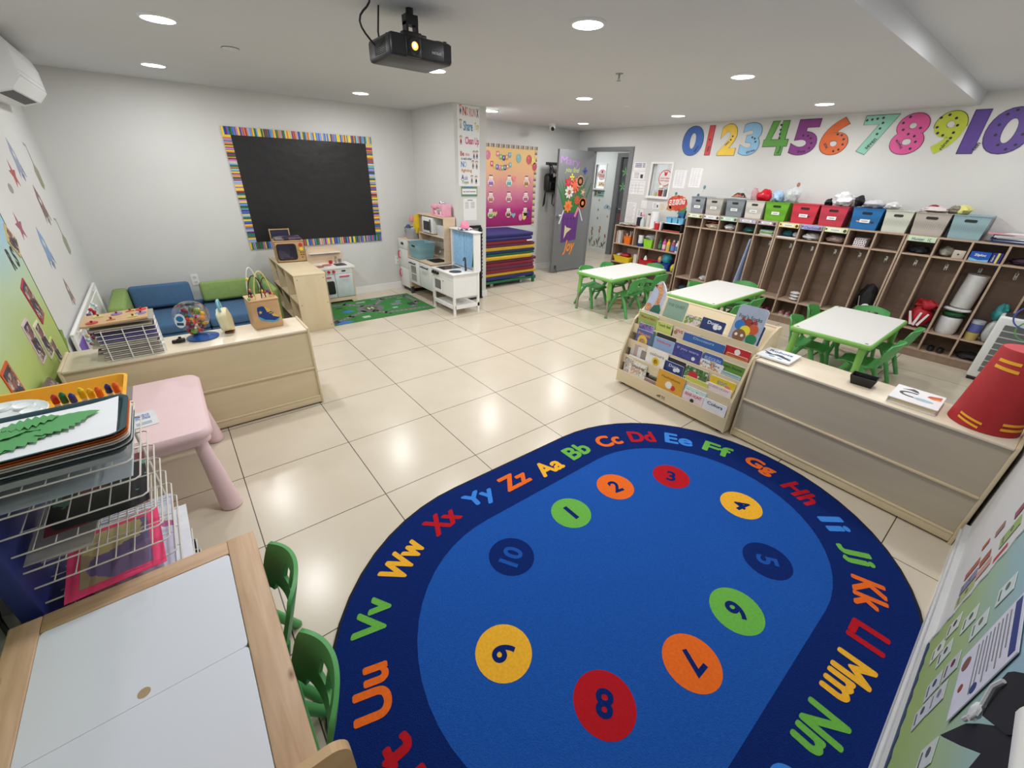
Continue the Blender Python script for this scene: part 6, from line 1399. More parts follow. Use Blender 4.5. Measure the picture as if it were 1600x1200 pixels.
def tub(name, x, y, z, w, d, h, c, label, cat='tub'):
    def rg(k, zz, ins=0): return [(x + sx * (d / 2 * k - ins), y + sy * (w / 2 * k - ins), z + zz) for sx, sy in ((-1, -1), (1, -1), (1, 1), (-1, 1))]
    mb = MB().loft([rg(.82, 0), rg(1, h), rg(1.06, h), rg(1.06, h + .008), rg(1, h + .008), rg(1, h, .003), rg(.82, .004, .003)], P(c, .4), smooth=False)
    single(mb, name, label, cat)
tub('orange_tub', 4.83, .18, Bz, .13, .12, .12, (240, 120, 30), 'orange tub of sticks in the left cubby of the small shelf')
mb = MB(); rs = random.Random(8)
for k in range(9): mb.at(Matrix.Identity(4)).cyl((4.83 + rs.uniform(-.03, .03), .18 + rs.uniform(-.04, .04), Bz + .02), (4.84 + rs.uniform(-.05, .05), .18 + rs.uniform(-.07, .07), Bz + .16 + rs.random() * .05), .006, n=6, mat=P([(230, 226, 214), (214, 160, 80), (200, 60, 60), (236, 236, 236)][k % 4], .5))
o = single(mb, 'craft_sticks', 'bunch of craft sticks standing in the orange tub', 'sticks'); 
for i, (y, c, lab) in enumerate(((.40, (206, 190, 176), 'beige upright book at the left end of the small shelf'), (.365, (226, 222, 216), 'white upright book beside the beige one'), (.335, (230, 226, 226), 'thin white upright book by the orange tub'), (.30, (176, 150, 140), 'brownish upright book by the orange tub'))):
    single(MB(TR(4.86, y, Bz)).box(-.08, .08, -.008, .008, 0, .19 + .012 * (i % 2), P(c, .6)), 'upright_book', lab, 'book')
single(MB(TR(4.87, .07, Bz)).box(-.09, .09, -.006, .006, 0, .2, P((60, 96, 80), .6)), 'upright_book', 'dark green board at the right of the orange tub', 'book')
single(MB().use(P((40, 50, 130), .4)).lathe([(.042, 0), (.042, .05)], (4.82, -.06, Bz), 18).lathe([(.042, .05), (.042, .15), (.001, .151)], (4.82, -.06, Bz), 18, P((222, 224, 228), .4)).lathe([(.044, .15), (.044, .17), (.001, .172)], (4.82, -.06, Bz), 18, M_WHITE), 'wipes_canister', 'white and navy wipes canister in the middle cubby', 'canister')
tub('green_tub', 4.82, -.235, Bz, .16, .13, .12, (150, 220, 50), 'lime green tub in the middle cubby of the small shelf')
single(MB().crumple((4.85, -.22, Bz + .155), (.06, .09, .04), 61, P((170, 174, 176), .3), .5), 'plastic_bag', 'grey clear bag on the lime green tub', 'bag')
for i, (y, c, c2, lab) in enumerate(((-.43, (30, 90, 60), (90, 130, 96), 'dark green paint bottle'), (-.505, (206, 80, 150), (226, 200, 206), 'pink paint bottle'), (-.575, (226, 180, 50), (206, 190, 110), 'yellow paint bottle'), (-.66, (150, 70, 110), (90, 140, 200), 'wine red paint bottle with a blue label'), (-.73, (220, 224, 230), (90, 120, 180), 'white paint bottle at the right end'))):
    t = thing('paint_bottle', lab + ' on the small shelf', 'bottle', (4.81, y, Bz), 0, 'paint bottles on the small shelf')
    r = .036 if i == 3 else .029
    MB().lathe([(r, 0), (r, .11), (r * .8, .13), (.012, .145), (.012, .15)], (4.81, y, Bz), 16, P(c, .35)).build('bottle', t)
    MB().lathe([(r + .0006, .025), (r + .0006, .09)], (4.81, y, Bz), 16, P(c2, .5), caps=False).build('label', t)
    MB().lathe([(.015, .148), (.013, .172), (.001, .174)], (4.81, y, Bz), 12, P(c if i in (0, 1, 2) else (226, 220, 226), .4)).build('cap', t)
tub('yellow_tub', 4.83, .21, Cz, .33, .2, .09, (236, 206, 20), 'wide yellow tub on the lower shelf')
single(MB().crumple((4.84, .20, Cz + .11), (.07, .09, .03), 62, P((170, 24, 50), .6), .4), 'red_cloth', 'dark red cloth in the yellow tub', 'cloth'); single(MB().crumple((4.85, .33, Cz + .10), (.06, .05, .025), 63, P((200, 200, 206), .6), .3), 'white_cloth', 'white cloth in the yellow tub', 'cloth')
single(MB(TR(4.82, -.02, Cz)).prism([(-.03, -.035), (.03, -.035), (.03, .03), (-.03, .03)], 0, .16, P((214, 206, 200), .6)), 'paper_packet', 'pale paper packet right of the yellow tub', 'packet')
single(MB().box(4.99, 5.003, -.08, .30, Cz, Cz + .20, P((200, 180, 170), .6)), 'cardboard_sheet', 'beige cardboard sheet behind the yellow tub', 'cardboard')
tub('red_tub', 4.83, -.26, Cz, .25, .2, .10, (196, 24, 40), 'red tub on the lower shelf')
single(MB().lathe([(.03, 0), (.016, .05), (.001, .07)], (4.735 + .06, -.22, Cz + .108), 10, P((230, 226, 220), .6)), 'white_cone', 'small white cone in the red tub', 'toy')
tub('blue_tub', 4.83, -.565, Cz, .21, .2, .11, (40, 60, 170), 'blue tub on the lower shelf')
single(MB().crumple((4.84, -.58, Cz + .17), (.07, .075, .09), 64, P((50, 140, 160), .4, .2, 12), .3), 'teal_ball', 'teal patterned ball in the blue tub', 'ball')
single(MB().crumple((4.81, -.48, Cz + .15), (.035, .03, .05), 65, P((230, 170, 120), .6), .3), 'orange_toy', 'peach toy in the blue tub', 'toy'); single(MB().crumple((4.80, -.73, Cz + .06), (.04, .035, .06), 66, P((206, 200, 60), .6), .3), 'yellow_toy', 'yellow green toy at the right end of the lower shelf', 'toy')
# on top of it
single(MB().crumple((4.86, .28, A + .018), (.10, .13, .016), 67, P((176, 172, 160), .7), .6), 'craft_scraps', 'heap of craft scraps on the left end of the small shelf', 'craft scraps')
single(MB().crumple((4.85, .10, A + .010), (.06, .05, .009), 68, P((150, 70, 60), .6), .4), 'red_scrap', 'dark red scrap on the small shelf', 'craft scrap')
single(MB().box(4.77, 4.95, -.24, .04, A, A + .006, P((226, 220, 200), .7)), 'paper_sheet', 'cream paper sheet under the bottles on the small shelf', 'paper')
single(MB().rprism(4.86, 4.93, .035, .115, A, A + .14, .01, P((36, 38, 54), .4)), 'dark_box', 'dark blue box standing on the small shelf', 'box')
single(MB().use(P((190, 200, 202), .25)).lathe([(.034, 0), (.036, .09), (.016, .13), (.013, .15)], (4.86, -.005, A + .007), 16).lathe([(.02, .15), (.03, .18), (.001, .22)], (4.865, .01, A + .007), 12, P((226, 170, 180), .4)), 'spray_bottle', 'clear spray bottle with a pink head', 'bottle')
single(MB().lathe([(.032, 0), (.034, .17), (.028, .18)], (4.86, -.11, A + .007), 16, P((206, 200, 192), .4)).lathe([(.02, .18), (.02, .205), (.001, .207)], (4.86, -.11, A + .007), 12, P((90, 60, 60), .4)), 'lotion_bottle', 'tall beige bottle with a dark cap', 'bottle')
t = thing('paper_towel_roll', 'white paper towel roll standing on the small shelf', 'paper towel', (4.87, -.21, A))
MB().lathe([(.065, 0), (.065, .235), (.02, .236), (.02, .23)], (4.87, -.215, A + .007), 24, M_PAPER).build('roll', t)
single(MB().lathe([(.035, 0), (.045, .09), (.042, .09), (.03, .006)], (4.80, -.32, A), 16, P((206, 40, 50), .4)).tube([(4.80, -.285, A + .07), (4.80, -.265, A + .10), (4.80, -.27, A + .115)], .006, 6, P((150, 30, 40), .4)), 'red_cup', 'red cup in front of the paper towel roll', 'cup')
single(MB(TR(4.82, -.395, A)).box(-.05, .05, -.006, .006, 0, .12, M_PAPER), 'white_card', 'white card standing beside the red cup', 'card')
t = thing('black_organizer', 'black desk tray with papers at the right end of the small shelf', 'tray', (4.87, -.6, A))
MB().use(M_BLACK).box(4.77, 4.98, -.76, -.43, A, A + .02).box(4.77, 4.98, -.76, -.74, A, A + .10).box(4.77, 4.98, -.45, -.43, A, A + .10).box(4.96, 4.98, -.76, -.43, A, A + .10).box(4.78, 4.98, -.76, -.43, A + .10, A + .112).build('tray', t)
MB().box(4.755, 4.95, -.72, -.46, A + .113, A + .118, M_PAPER).build('paper', t); MB().box(4.765, 4.769, -.74, -.45, A + .004, A + .02, P((176, 60, 50), .5)).build('red_edge', t)
for y, lab in ((-.50, 'left blue caddy on the black tray'), (-.60, 'middle blue caddy on the black tray'), (-.70, 'right blue caddy on the black tray')): tub('blue_caddy', 4.86, y, A + .119, .088, .12, .07, (110, 180, 216), lab, 'caddy')
single(MB().rprism(4.93, 4.98, -.66, -.56, A + .12, A + .26, .006, P((50, 110, 170), .4)), 'blue_box', 'dark blue box behind the blue caddies', 'box')
single(MB().tube([(4.86, -.70, A + .13), (4.85, -.72, A + .24), (4.83, -.735, A + .30)], .012, 8, M_BLACK).ball((4.86, -.63, A + .20), .025, M_BLACK), 'black_scissors', 'black handled tool in the right blue caddy', 'tool')

# ================================================================ CHILDREN'S TABLES AND CHAIRS
def make_chair(label):
    t = thing('kids_chair', label, 'chair', (0, 0, 0), 0, 'green plastic chairs'); B = dict(local=True)
    def seat(u, v):
        x = -.13 + .27 * v; w = .135 - .02 * v; y = (2 * u - 1) * w
        z = .275 - .012 * (1 - (2 * u - 1) ** 2) - .02 * max(0, v - .8) ** 2 * 20 + .012 * max(0, .2 - v) * 5
        return (x, y, z)
    MB().sheet(seat, 12, 12, .012, M_GREEN).build('seat', t, **B)
    def back(u, v):
        s = 2 * u - 1; hw = .152 * (1 - .10 * v ** 6)
        y = s * hw; z = .315 + .195 * v - .022 * s * s * v ** 2
        x = -.118 - .055 * v - .050 * (1 - s * s)
        return (x, y, z)
    mask = lambda i, j: not (i in (7, 8, 9, 11, 12, 13) and j in (6, 7, 8, 9)) and not (j == 9 and i in (9, 11)) and not (j < 2 and 4 <= i <= 16)
    MB().sheet(back, 21, 14, .012, M_GREEN, mask=mask).build('backrest', t, **B)
    for s in (-1, 1):
        MB().tube([(-.02, s * .128, .272), (-.08, s * .14, .272), (-.125, s * .147, .295), (-.133, s * .15, .35)], .013, 8, M_GREEN).build('side_rail', t, **B)
        MB().tube([(.05, s * .122, .268), (.10, s * .138, .15), (.145, s * .155, .0)], .022, 8, M_GREEN, r1=.017).build('leg', t, **B)
        MB().tube([(-.04, s * .128, .268), (-.11, s * .145, .15), (-.175, s * .162, .0)], .022, 8, M_GREEN, r1=.017).build('leg', t, **B)
    MB().tube([(.075, -.13, .21), (.075, .13, .21)], .008, 8, M_GREEN).build('stretcher', t, **B)
    return t
GRP = 'green plastic chairs'
CH = make_chair('green chair nearest the wooden activity table corner, far one of its two')
D = math.radians
spots = [((-1.36, -3.105), 180, 'green chair nearest the wooden activity table corner, far one of its two'),
    ((-1.355, -3.485), 180, 'green chair at the wooden activity table, the near one of its two'),
    ((3.24, -.52), -90, 'green chair at the far long side of the first table, left one'),
    ((3.70, -.50), -90, 'green chair at the far long side of the first table, right one'),
    ((4.10, -.76), 180, 'green chair at the right end of the table by the cubby shelf'),
    ((3.30, -1.03), 90, 'green chair at the near side of the first table, left one'),
    ((3.78, -1.03), 90, 'green chair at the near side of the first table, right one'),
    ((3.28, -2.30), 90, 'green chair at the near side of the middle table, left one'),
    ((3.68, -2.30), 90, 'green chair at the near side of the middle table, right one'),
    ((4.13, -2.05), 180, 'green chair at the far end of the middle table'),
    ((3.70, -1.88), -90, 'green chair almost hidden behind the middle table'),
    ((3.29, -3.17), -90, 'green chair at the far left corner of the right table'),
    ((3.84, -3.13), -90, 'green chair at the far side of the right table, nearer the lockers'),
    ((4.165, -3.335), 180, 'green chair at the end of the right table in front of the lockers'),
    ((3.855, -3.59), 90, 'green chair at the near side of the right table, nearest the air purifier'),
    ((3.24, -3.58), 90, 'green chair at the near side of the right table, nearest the bookshelf')]
for i, ((x, y), r, lab) in enumerate(spots):
    if i == 0:
        CH.location = (x, y, 0); CH.rotation_euler = (0, 0, D(r)); WM[CH.name] = TR(x, y, 0, D(r))
    else: dup(CH, (x, y, 0), D(r), lab)
def make_table(label):
    t = thing('kids_table', label, 'table', (0, 0, 0), 0, 'white topped tables with lime rims'); B = dict(local=True)
    w, d = .59, .30
    MB().rprism(-w, w, -d, d, .462, .499, .035, M_LIME, edge=.008).build('rim', t, **B)
    MB().rprism(-w + .018, w - .018, -d + .018, d - .018, .499, .5015, .03, M_TOPW).build('tabletop', t, **B)
    for sx in (-1, 1):
        for sy in (-1, 1):
            x, y = sx * (w - .05), sy * (d - .06)
            lg = MB().cyl((x, y, .465), (x + sx * .01, y + sy * .012, .23), .028, .024, 14, M_LIME).build('leg', t, **B)
            MB().cyl((x + sx * .01, y + sy * .012, .23), (x + sx * .016, y + sy * .02, .02), .016, n=12, mat=M_STEEL).build('chrome_shaft', lg, **B)
            MB().cyl((x + sx * .016, y + sy * .02, .022), (x + sx * .017, y + sy * .021, 0), .019, n=12, mat=M_GREEN).build('foot', lg, **B)
            if (sx, sy) in ((-1, -1), (1, 1), (-1, 1)): MB().disc(sx * (w - .05), sy * (d - .05), .012, .5015, .503, P((120, 120, 116), .4), 12).build('screw_cap', t, **B)
    return t
TB = make_table('white topped table with lime rim nearest the open door')
TB.location = (3.49, -.78, 0); WM[TB.name] = TR(3.49, -.78, 0)
dup(TB, (3.535, -2.07, 0), 0, 'white topped table with lime rim just behind the bookshelf')
dup(TB, (3.50, -3.365, 0), 0, 'white topped table with lime rim behind the right low cabinet')

# air purifier with toy rings
t = thing('air_purifier', 'tall white air purifier with dark grille in the far right corner', 'air purifier', (4.59, -4.33, 0))
MB().rbox(4.49, 4.70, -4.47, -4.185, .03, .62, .02, M_PLASW, 3).build('housing', t)
MB().rbox(4.50, 4.69, -4.46, -4.195, 0, .03, .01, M_BLACK).build('base', t)
mb = MB(frame((4.4895, -4.3275, .33), (0, -1, 0), (0, 0, 1)))
for r_ in range(8): 
    z0 = -.235 + r_ * .058
    mb.box(-.085, .095, z0, z0 + .050, .0, .001, M_DGREY)
    for c_ in range(24): mb.box(-.083 + c_ * .0074, -.0805 + c_ * .0074, z0, z0 + .050, .001, .0022, P((170, 172, 172), .5))
mb.build('grille', t)
MB().rprism(4.52, 4.68, -4.45, -4.21, .62, .628, .02, M_DGREY).build('top_panel', t)
def ring(c, r, n, col, label, tilt):
    pts = []
    for i in range(28):
        a = 2 * PI * i / 28; v = Vector((0, math.cos(a) * r, math.sin(a) * r)); v.rotate(Matrix.Rotation(tilt, 3, 'Z')); pts.append(Vector(c) + v)
    single(MB().tube(pts, .006, 6, P(col, .4), closed=True), 'toy_ring', label, 'toy ring')
ring((4.44, -4.36, .655), .10, 0, (70, 90, 176), 'blue plastic ring resting at the top of the air purifier', .2)
ring((4.46, -4.40, .54), .085, 0, (110, 176, 110), 'green plastic ring hanging below the blue ring on the air purifier', .1)

# ================================================================ BOOKSHELF
t = thing('book_display', 'five tier maple book display shelf packed with board books', 'bookshelf', (1.572, -2.785, 0), D(-92.6)); BS = wmat(t); B = dict(local=True)
SP = [(0, .025), (0, .27), (.105, .57), (.29, .715), (.36, .748), (.40, .748), (.415, .735), (.415, .025)]
for x in (-.50, .484): MB(frame((x, 0, 0), (0, 1, 0), (0, 0, 1))).prism(SP, 0, .016, M_MAPLEV).build('side_panel', t, **B)
TI = {'E': (.0, .135), 'D': (.034, .275), 'C': (.068, .405), 'B': (.102, .535), 'A': (.136, .652)}
for k, (y, z) in TI.items():
    h_ = .105 if k == 'E' else .075
    MB().box(-.484, .484, y, y + .01, z - h_, z, M_MAPLE).build('slat', t, **B)
    MB().box(-.484, .484, y + .01, y + .034, z - h_, z - h_ + .008, M_MAPLE).build('pocket_floor', t, **B)
MB(frame((0, .20, .55), (1, 0, 0), (0, .96, 1))).box(-.484, .484, 0, .25, -.006, .006, M_MAPLE).build('back_board', t, **B)
MB().rbox(-.49, .49, .372, .398, .715, .745, .008, M_MAPLE).build('top_rail', t, **B)
MB().box(-.484, .484, .40, .41, .03, .72, M_MAPLE).build('back_panel', t, **B)
for x, y in ((-.44, .04), (.44, .04), (-.44, .37), (.44, .37)): MB().cyl((x, y, .0), (x, y, .0), .0) if False else MB().use(M_BLACK).cyl((x - .01, y, .0145), (x + .01, y, .0145), .0145, n=12).build('caster', t, **B)
mb = MB(frame((-.03, -.0005, .072), (1, 0, 0), (0, 0, 1))).use(P((116, 92, 60), .6))
for k in range(4): mb.prism([(-.045 + k * .009, -.014), (-.038 + k * .009, -.014), (-.038 + k * .009, .0 + k * .004), (-.045 + k * .009, -.004 + k * .004)], 0, .0008)
mb.text('ECR', .017, .003, h=.012, w=.034, z=.001, bold=.03).text('4Kids', .017, -.012, h=.008, w=.034, z=.001, bold=.02); mb.build('maker_mark', t, **B)
MB(frame((.501, .25, .50), (0, 1, 0), (0, 0, 1))).text('E', 0, 0, h=.04, z=.0006, mat=M_WHITE, bold=.02).build('side_mark', t, **B)
XC_ = {'A': (260, 1060), 'B': (240, 1010), 'C': (190, 945), 'D': (130, 900), 'E': (110, 835)}
def book(tier, xa, xb, hv, c, title, tc_, label, j=0, art=None, th=.012, sub=None, round_=.008):
    a, b = XC_[tier]; y, z = TI[tier]
    xl = -.475 + .95 * (xa - a) / (b - a); xr = -.475 + .95 * (xb - a) / (b - a); xl, xr = max(xl, -.478), min(xr, .478)
    hv *= 1.25; w = (xr - xl) / 2; xc = (xl + xr) / 2; H_ = .066 + hv; th = .0075
    F = BS @ frame((xc, y + .0115 + j * .0105, z - .066), (1, 0, 0), (0, .05 if tier != 'A' else .25, 1))
    o = thing('board_book', label, 'book', tuple(F.translation), 0, 'board books in the display shelf')
    MB(F).rprism(-w, w, 0, H_, -th, -.0005, round_, M_PAPER).build('pages', o)
    mb = MB(F).rprism(-w, w, 0, H_, -.0005, .0008, round_, art if art is not None else P(c, .4))
    if title: mb.text(title, 0, H_ - hv * .32, h=min(hv * .30, .026), w=min(w * 1.6, .016 * len(title) + .02), z=.0014, mat=P(tc_, .5), bold=.02)
    if sub:
        for (sx, sy, sr, sc) in sub: mb.disc(sx * w, .072 + sy * hv, sr * hv, .0008, .0016, P(sc, .5), 14)
    mb.build('cover', o)
    return o, F, w, H_
pt = lambda n, cs, s=30: patches(n, cs, s, .4)
# tier A
o = thing('board_book', 'tall giraffe shaped book at the top left of the display shelf', 'book', (0, 0, 0), 0, 'board books in the display shelf')
F = BS @ frame((-.39, .136 + .014, .584), (1, 0, 0), (0, .3, 1))
gp = [(-.08, 0), (.08, 0), (.08, .12), (.07, .24), (.035, .29), (.0, .32), (-.02, .31), (-.045, .28), (-.06, .20), (-.075, .12)]
MB(F).prism(gp, -.02, -.001, M_PAPER).build('pages', o)
mb = MB(F).prism(gp, -.001, .0, P((176, 186, 206), .5)).prism([(-.0, .10), (.045, .12), (.05, .24), (.015, .30), (-.035, .285), (-.04, .262), (-.005, .252), (.012, .20)], 0, .001, pt('giraffe', [(176, 84, 50), (196, 110, 66), (226, 196, 150)], 90)).prism([(-.02, .07), (.0, .12), (.05, .14), (.075, .10), (.075, .07)], .001, .002, P((26, 96, 76), .5)).disc(-.045, .10, .032, .0, .0012, pt('giraffe2', [(176, 84, 50), (196, 110, 66), (226, 196, 150)], 90), 14).disc(-.036, .275, .009, .001, .002, M_BLACK, 8)
mb.prism([(.005, .295), (.010, .32), (.022, .29)], 0, .001, P((196, 110, 66), .5)); mb.build('cover', o)
book('A', 425, 580, .115, (136, 164, 146), 'THE QUIET', (96, 120, 106), 'sage green The Quiet Book on the top tier')
book('A', 590, 700, .055, (214, 206, 196), 'Spring', (90, 130, 60), 'small green and pink book right of the sage green one', art=pt('bk1', [(120, 150, 70), (220, 206, 200), (190, 140, 140), (214, 206, 196)]))
book('A', 700, 850, .065, (36, 52, 104), 'Dont', (220, 224, 236), 'navy blue book with white shape on the top tier', sub=[(.3, .35, .25, (226, 228, 232)), (.6, .4, .2, (226, 228, 232))])
book('A', 1000, 1060, .10, (30, 66, 110), None, (0, 0, 0), 'dark blue book peeking out behind the fox book', j=1)
o, F, w, H_ = book('A', 885, 1050, .19, (160, 170, 190), "Fox's Socks", (70, 80, 96), 'fox and bear shaped book with coloured circles at the top right', round_=.03)
mb = MB(F)
mb.prism([(-.06, .19), (-.045, .225), (-.015, .19)], .001, .002, P((150, 50, 40), .5)).prism([(.01, .19), (.045, .225), (.06, .19)], .001, .002, P((150, 50, 40), .5)).disc(0, .19, .03, .001, .002, P((150, 50, 40), .5))
for x, y, r, c in ((-.05, .165, .034, (36, 110, 180)), (.045, .155, .034, (196, 80, 40)), (-.005, .135, .036, (226, 206, 50)), (.055, .09, .036, (30, 120, 70)), (-.03, .095, .045, (130, 90, 56)), (-.05, .1, .010, (236, 230, 220)), (-.01, .1, .010, (236, 230, 220)), (-.05, .1, .005, (20, 20, 20)), (-.01, .1, .005, (20, 20, 20))): mb.disc(x, y, r, .001, .002 + r * .002 + (.002 if r < .02 else 0), P(c, .4), 18)
mb.build('picture', o)
# tier B
book('B', 250, 395, .085, (150, 170, 90), "Where is Baby's", (170, 40, 50), 'green book titled Where is Babys at the left of the second tier', art=None)
book('B', 395, 510, .065, (196, 206, 110), 'Touch feel', (80, 110, 50), 'lime green book on the second tier')
book('B', 522, 700, .060, (214, 196, 176), 'FIVE LITTLE', (176, 50, 46), 'beige book with red title on the second tier', art=None, sub=[(-.8, .4, .2, (150, 120, 90)), (.8, .4, .2, (190, 140, 110))])
book('B', 740, 860, .035, (150, 180, 90), None, (0, 0, 0), 'slim green edged book behind the blue dinosaur book', j=1)
book('B', 600, 865, .05, (50, 96, 166), 'Dinosaurs', (150, 180, 210), 'wide blue dinosaur book on the second tier', j=-.4)
book('B', 860, 1005, .055, (190, 36, 46), None, (0, 0, 0), 'red book at the right end of the second tier', j=.9, sub=[(0, .5, .3, (236, 226, 216))])
book('B', 875, 1000, .018, (200, 110, 60), 'ANIMALS', (140, 50, 30), 'orange tan book in front of the red one')
# tier C
book('C', 225, 340, .125, (110, 96, 150), None, (0, 0, 0), 'purple snail book behind the princess book', j=.8, art=pt('bk2', [(126, 110, 166), (90, 76, 130), (160, 140, 190)]))
book('C', 225, 345, .085, (84, 96, 150), 'Princess', (230, 150, 50), 'blue book with a yellow haired girl at the left of the third tier', sub=[(-.1, .1, .45, (226, 186, 80)), (-.1, .0, .28, (236, 196, 166))])
book('C', 345, 365, .10, (60, 110, 110), None, (0, 0, 0), 'teal edged slim book right of the girl book', j=.4)
book('C', 370, 510, .10, (40, 36, 44), None, (0, 0, 0), 'dark book behind the light blue one on the third tier', j=1)
book('C', 365, 510, .075, (140, 166, 206), 'Hickory', (206, 60, 90), 'light blue book with pink title on the third tier')
book('C', 515, 695, .085, (60, 66, 140), 'If you were', (160, 166, 206), 'indigo starry book with a small penguin on the third tier', art=pt('bk3', [(60, 66, 140), (56, 60, 132), (70, 78, 156), (52, 56, 126)], 60), sub=[(.5, .2, .14, (226, 226, 230))])
book('C', 700, 820, .085, (60, 96, 166), 'RUDOLPH', (170, 190, 220), 'blue cloud shaped book with a white title', j=.8, round_=.02)
book('C', 690, 835, .045, (226, 226, 222), 'Flowers', (90, 96, 110), 'white floral book on the third tier', art=pt('bk4', [(230, 230, 226), (226, 224, 220), (120, 146, 96), (196, 150, 110), (230, 228, 226)], 34))
book('C', 815, 945, .075, (96, 140, 56), 'ten bugs', (50, 80, 40), 'green bug book at the right of the third tier', j=.8)
book('C', 830, 940, .022, (170, 196, 206), 'Ladybug', (110, 130, 140), 'pale blue small book in front of the green bug book')
# tier D
for k in range(4): book('D', 150 + k * 32, 200 + k * 32, .095 - .01 * k, [(200, 196, 190), (180, 160, 156), (220, 216, 210), (140, 130, 126)][k], None, (0, 0, 0), ['pale striped book at the far left of the fourth tier', 'pinkish grey book second from the left of the fourth tier', 'white book third from the left of the fourth tier', 'grey book behind the white cat book'][k], j=1.6 - .4 * k)
book('D', 290, 450, .105, (232, 228, 220), 'colours', (150, 140, 130), 'white book with a black and yellow cat on the fourth tier', sub=[(0, .22, .26, (226, 186, 40)), (0, .2, .15, (40, 40, 36))])
book('D', 440, 575, .09, (28, 32, 46), None, (0, 0, 0), 'black topped book behind the navy book on the fourth tier', j=.9)
book('D', 435, 570, .065, (36, 56, 116), 'Dont', (200, 210, 230), 'navy book with a white shape on the fourth tier', sub=[(.2, .3, .2, (226, 228, 232)), (.5, .4, .2, (226, 228, 232))])
book('D', 580, 725, .09, (90, 130, 70), None, (0, 0, 0), 'green book with a red apple on the fourth tier', art=pt('bk5', [(80, 120, 60), (60, 96, 50), (206, 210, 190), (120, 150, 90)], 34), sub=[(-.2, .3, .35, (200, 40, 40))])
book('D', 740, 890, .085, (230, 196, 50), 'EGG', (70, 150, 180), 'yellow book with blue letters at the right of the fourth tier', j=.8, sub=[(.5, .4, .2, (226, 130, 100))])
book('D', 728, 885, .04, (232, 220, 220), 'GUESS HOW', (210, 140, 150), 'white and pink book in front of the yellow one')
# tier E
book('E', 140, 270, .12, (226, 226, 220), 'A is for', (110, 150, 150), 'white book behind the Seasons book at the bottom left', j=1.4)
book('E', 125, 180, .10, (190, 186, 180), None, (0, 0, 0), 'grey patterned book at the bottom left corner', j=.5, art=pt('bk6', [(180, 176, 170), (210, 206, 200), (150, 130, 120)], 50))
book('E', 170, 300, .095, (224, 218, 208), 'Seasons', (80, 76, 70), 'cream patterned Seasons book at the bottom left', art=pt('bk7', [(226, 220, 210), (230, 226, 216), (196, 160, 130), (160, 170, 150), (228, 222, 214)], 44))
book('E', 300, 385, .02, (150, 120, 120), None, (0, 0, 0), 'low mauve book on the bottom tier')
book('E', 385, 565, .12, (216, 160, 50), 'Hedgehugs', (140, 90, 30), 'mustard yellow book with a white and red animal on the bottom tier', sub=[(-.05, .28, .2, (236, 230, 224)), (.3, .2, .14, (206, 50, 50))])
book('E', 550, 690, .14, (206, 206, 90), 'Brown Bear', (60, 80, 60), 'yellow green book at the back of the bottom tier', j=1.9)
book('E', 560, 705, .11, (160, 196, 206), 'Polar Bear', (50, 80, 90), 'pale blue book behind the llama book', j=1.4)
book('E', 570, 700, .085, (196, 222, 214), 'Llama llama', (40, 110, 110), 'mint llama book on the bottom tier', j=.8)
book('E', 570, 698, .06, (232, 212, 216), 'BEAR HUNT', (196, 50, 80), 'pinkish white book with red title on the bottom tier', sub=[(0, .05, .22, (50, 46, 50))])
book('E', 700, 832, .065, (232, 232, 236), 'Colors', (40, 44, 60), 'white Colors book at the right end of the bottom tier')

# ================================================================ PINK TABLE
t = thing('pink_table', 'pale pink plastic childrens table with thick conical legs', 'table', (-1.54, -1.6, 0))
PKT = P((232, 202, 207), .42, .015)
MB().rprism(-1.815, -1.265, -2.045, -1.27, .425, .478, .07, PKT, n=7, edge=.014).build('tabletop', t)
MB().rprism(-1.80, -1.28, -2.03, -1.285, .40, .43, .06, PKT, n=7).build('apron', t)
for sx, sy in ((1, -1), (1, 1), (-1, 1), (-1, -1)):
    x = -1.33 if sx > 0 else -1.75; y = -2.0 if sy < 0 else -1.335
    MB().lathe([(.001, 0), (.046, 0), (.052, .006), (.052, .02), (.026, .41)], (0, 0, 0), 24, PKT).build('leg', t) if False else MB().loft([[(x + sx * dx + r * math.cos(2 * PI * i / 24), y + sy * dx * 1.0 + r * math.sin(2 * PI * i / 24), z) for i in range(24)] for r, z, dx in ((.044, .0, .035), (.05, .006, .035), (.049, .03, .033), (.028, .41, .0))], PKT).build('leg', t)
single(MB().box(-1.80, -1.57, -1.48, -1.285, .4785, .4815, P((150, 140, 132), .7)), 'grey_board', 'dull grey board lying on the pink table behind the yellow tray', 'board')
t = thing('flash_card', 'laminated white card with blue pattern on the pink table', 'card', (-1.52, -1.74, .479))
F = TR(-1.525, -1.76, .479, .12)
MB(F).rprism(-.055, .055, -.085, .085, 0, .0015, .006, P((226, 226, 232), .25)).build('card', t)
MB(F).box(-.035, .03, .0, .06, .0015, .002, pt('card', [(70, 96, 160), (140, 156, 200), (210, 214, 226)], 90)).box(-.03, .03, -.06, -.03, .0015, .002, P((170, 176, 190), .5)).build('print', t)

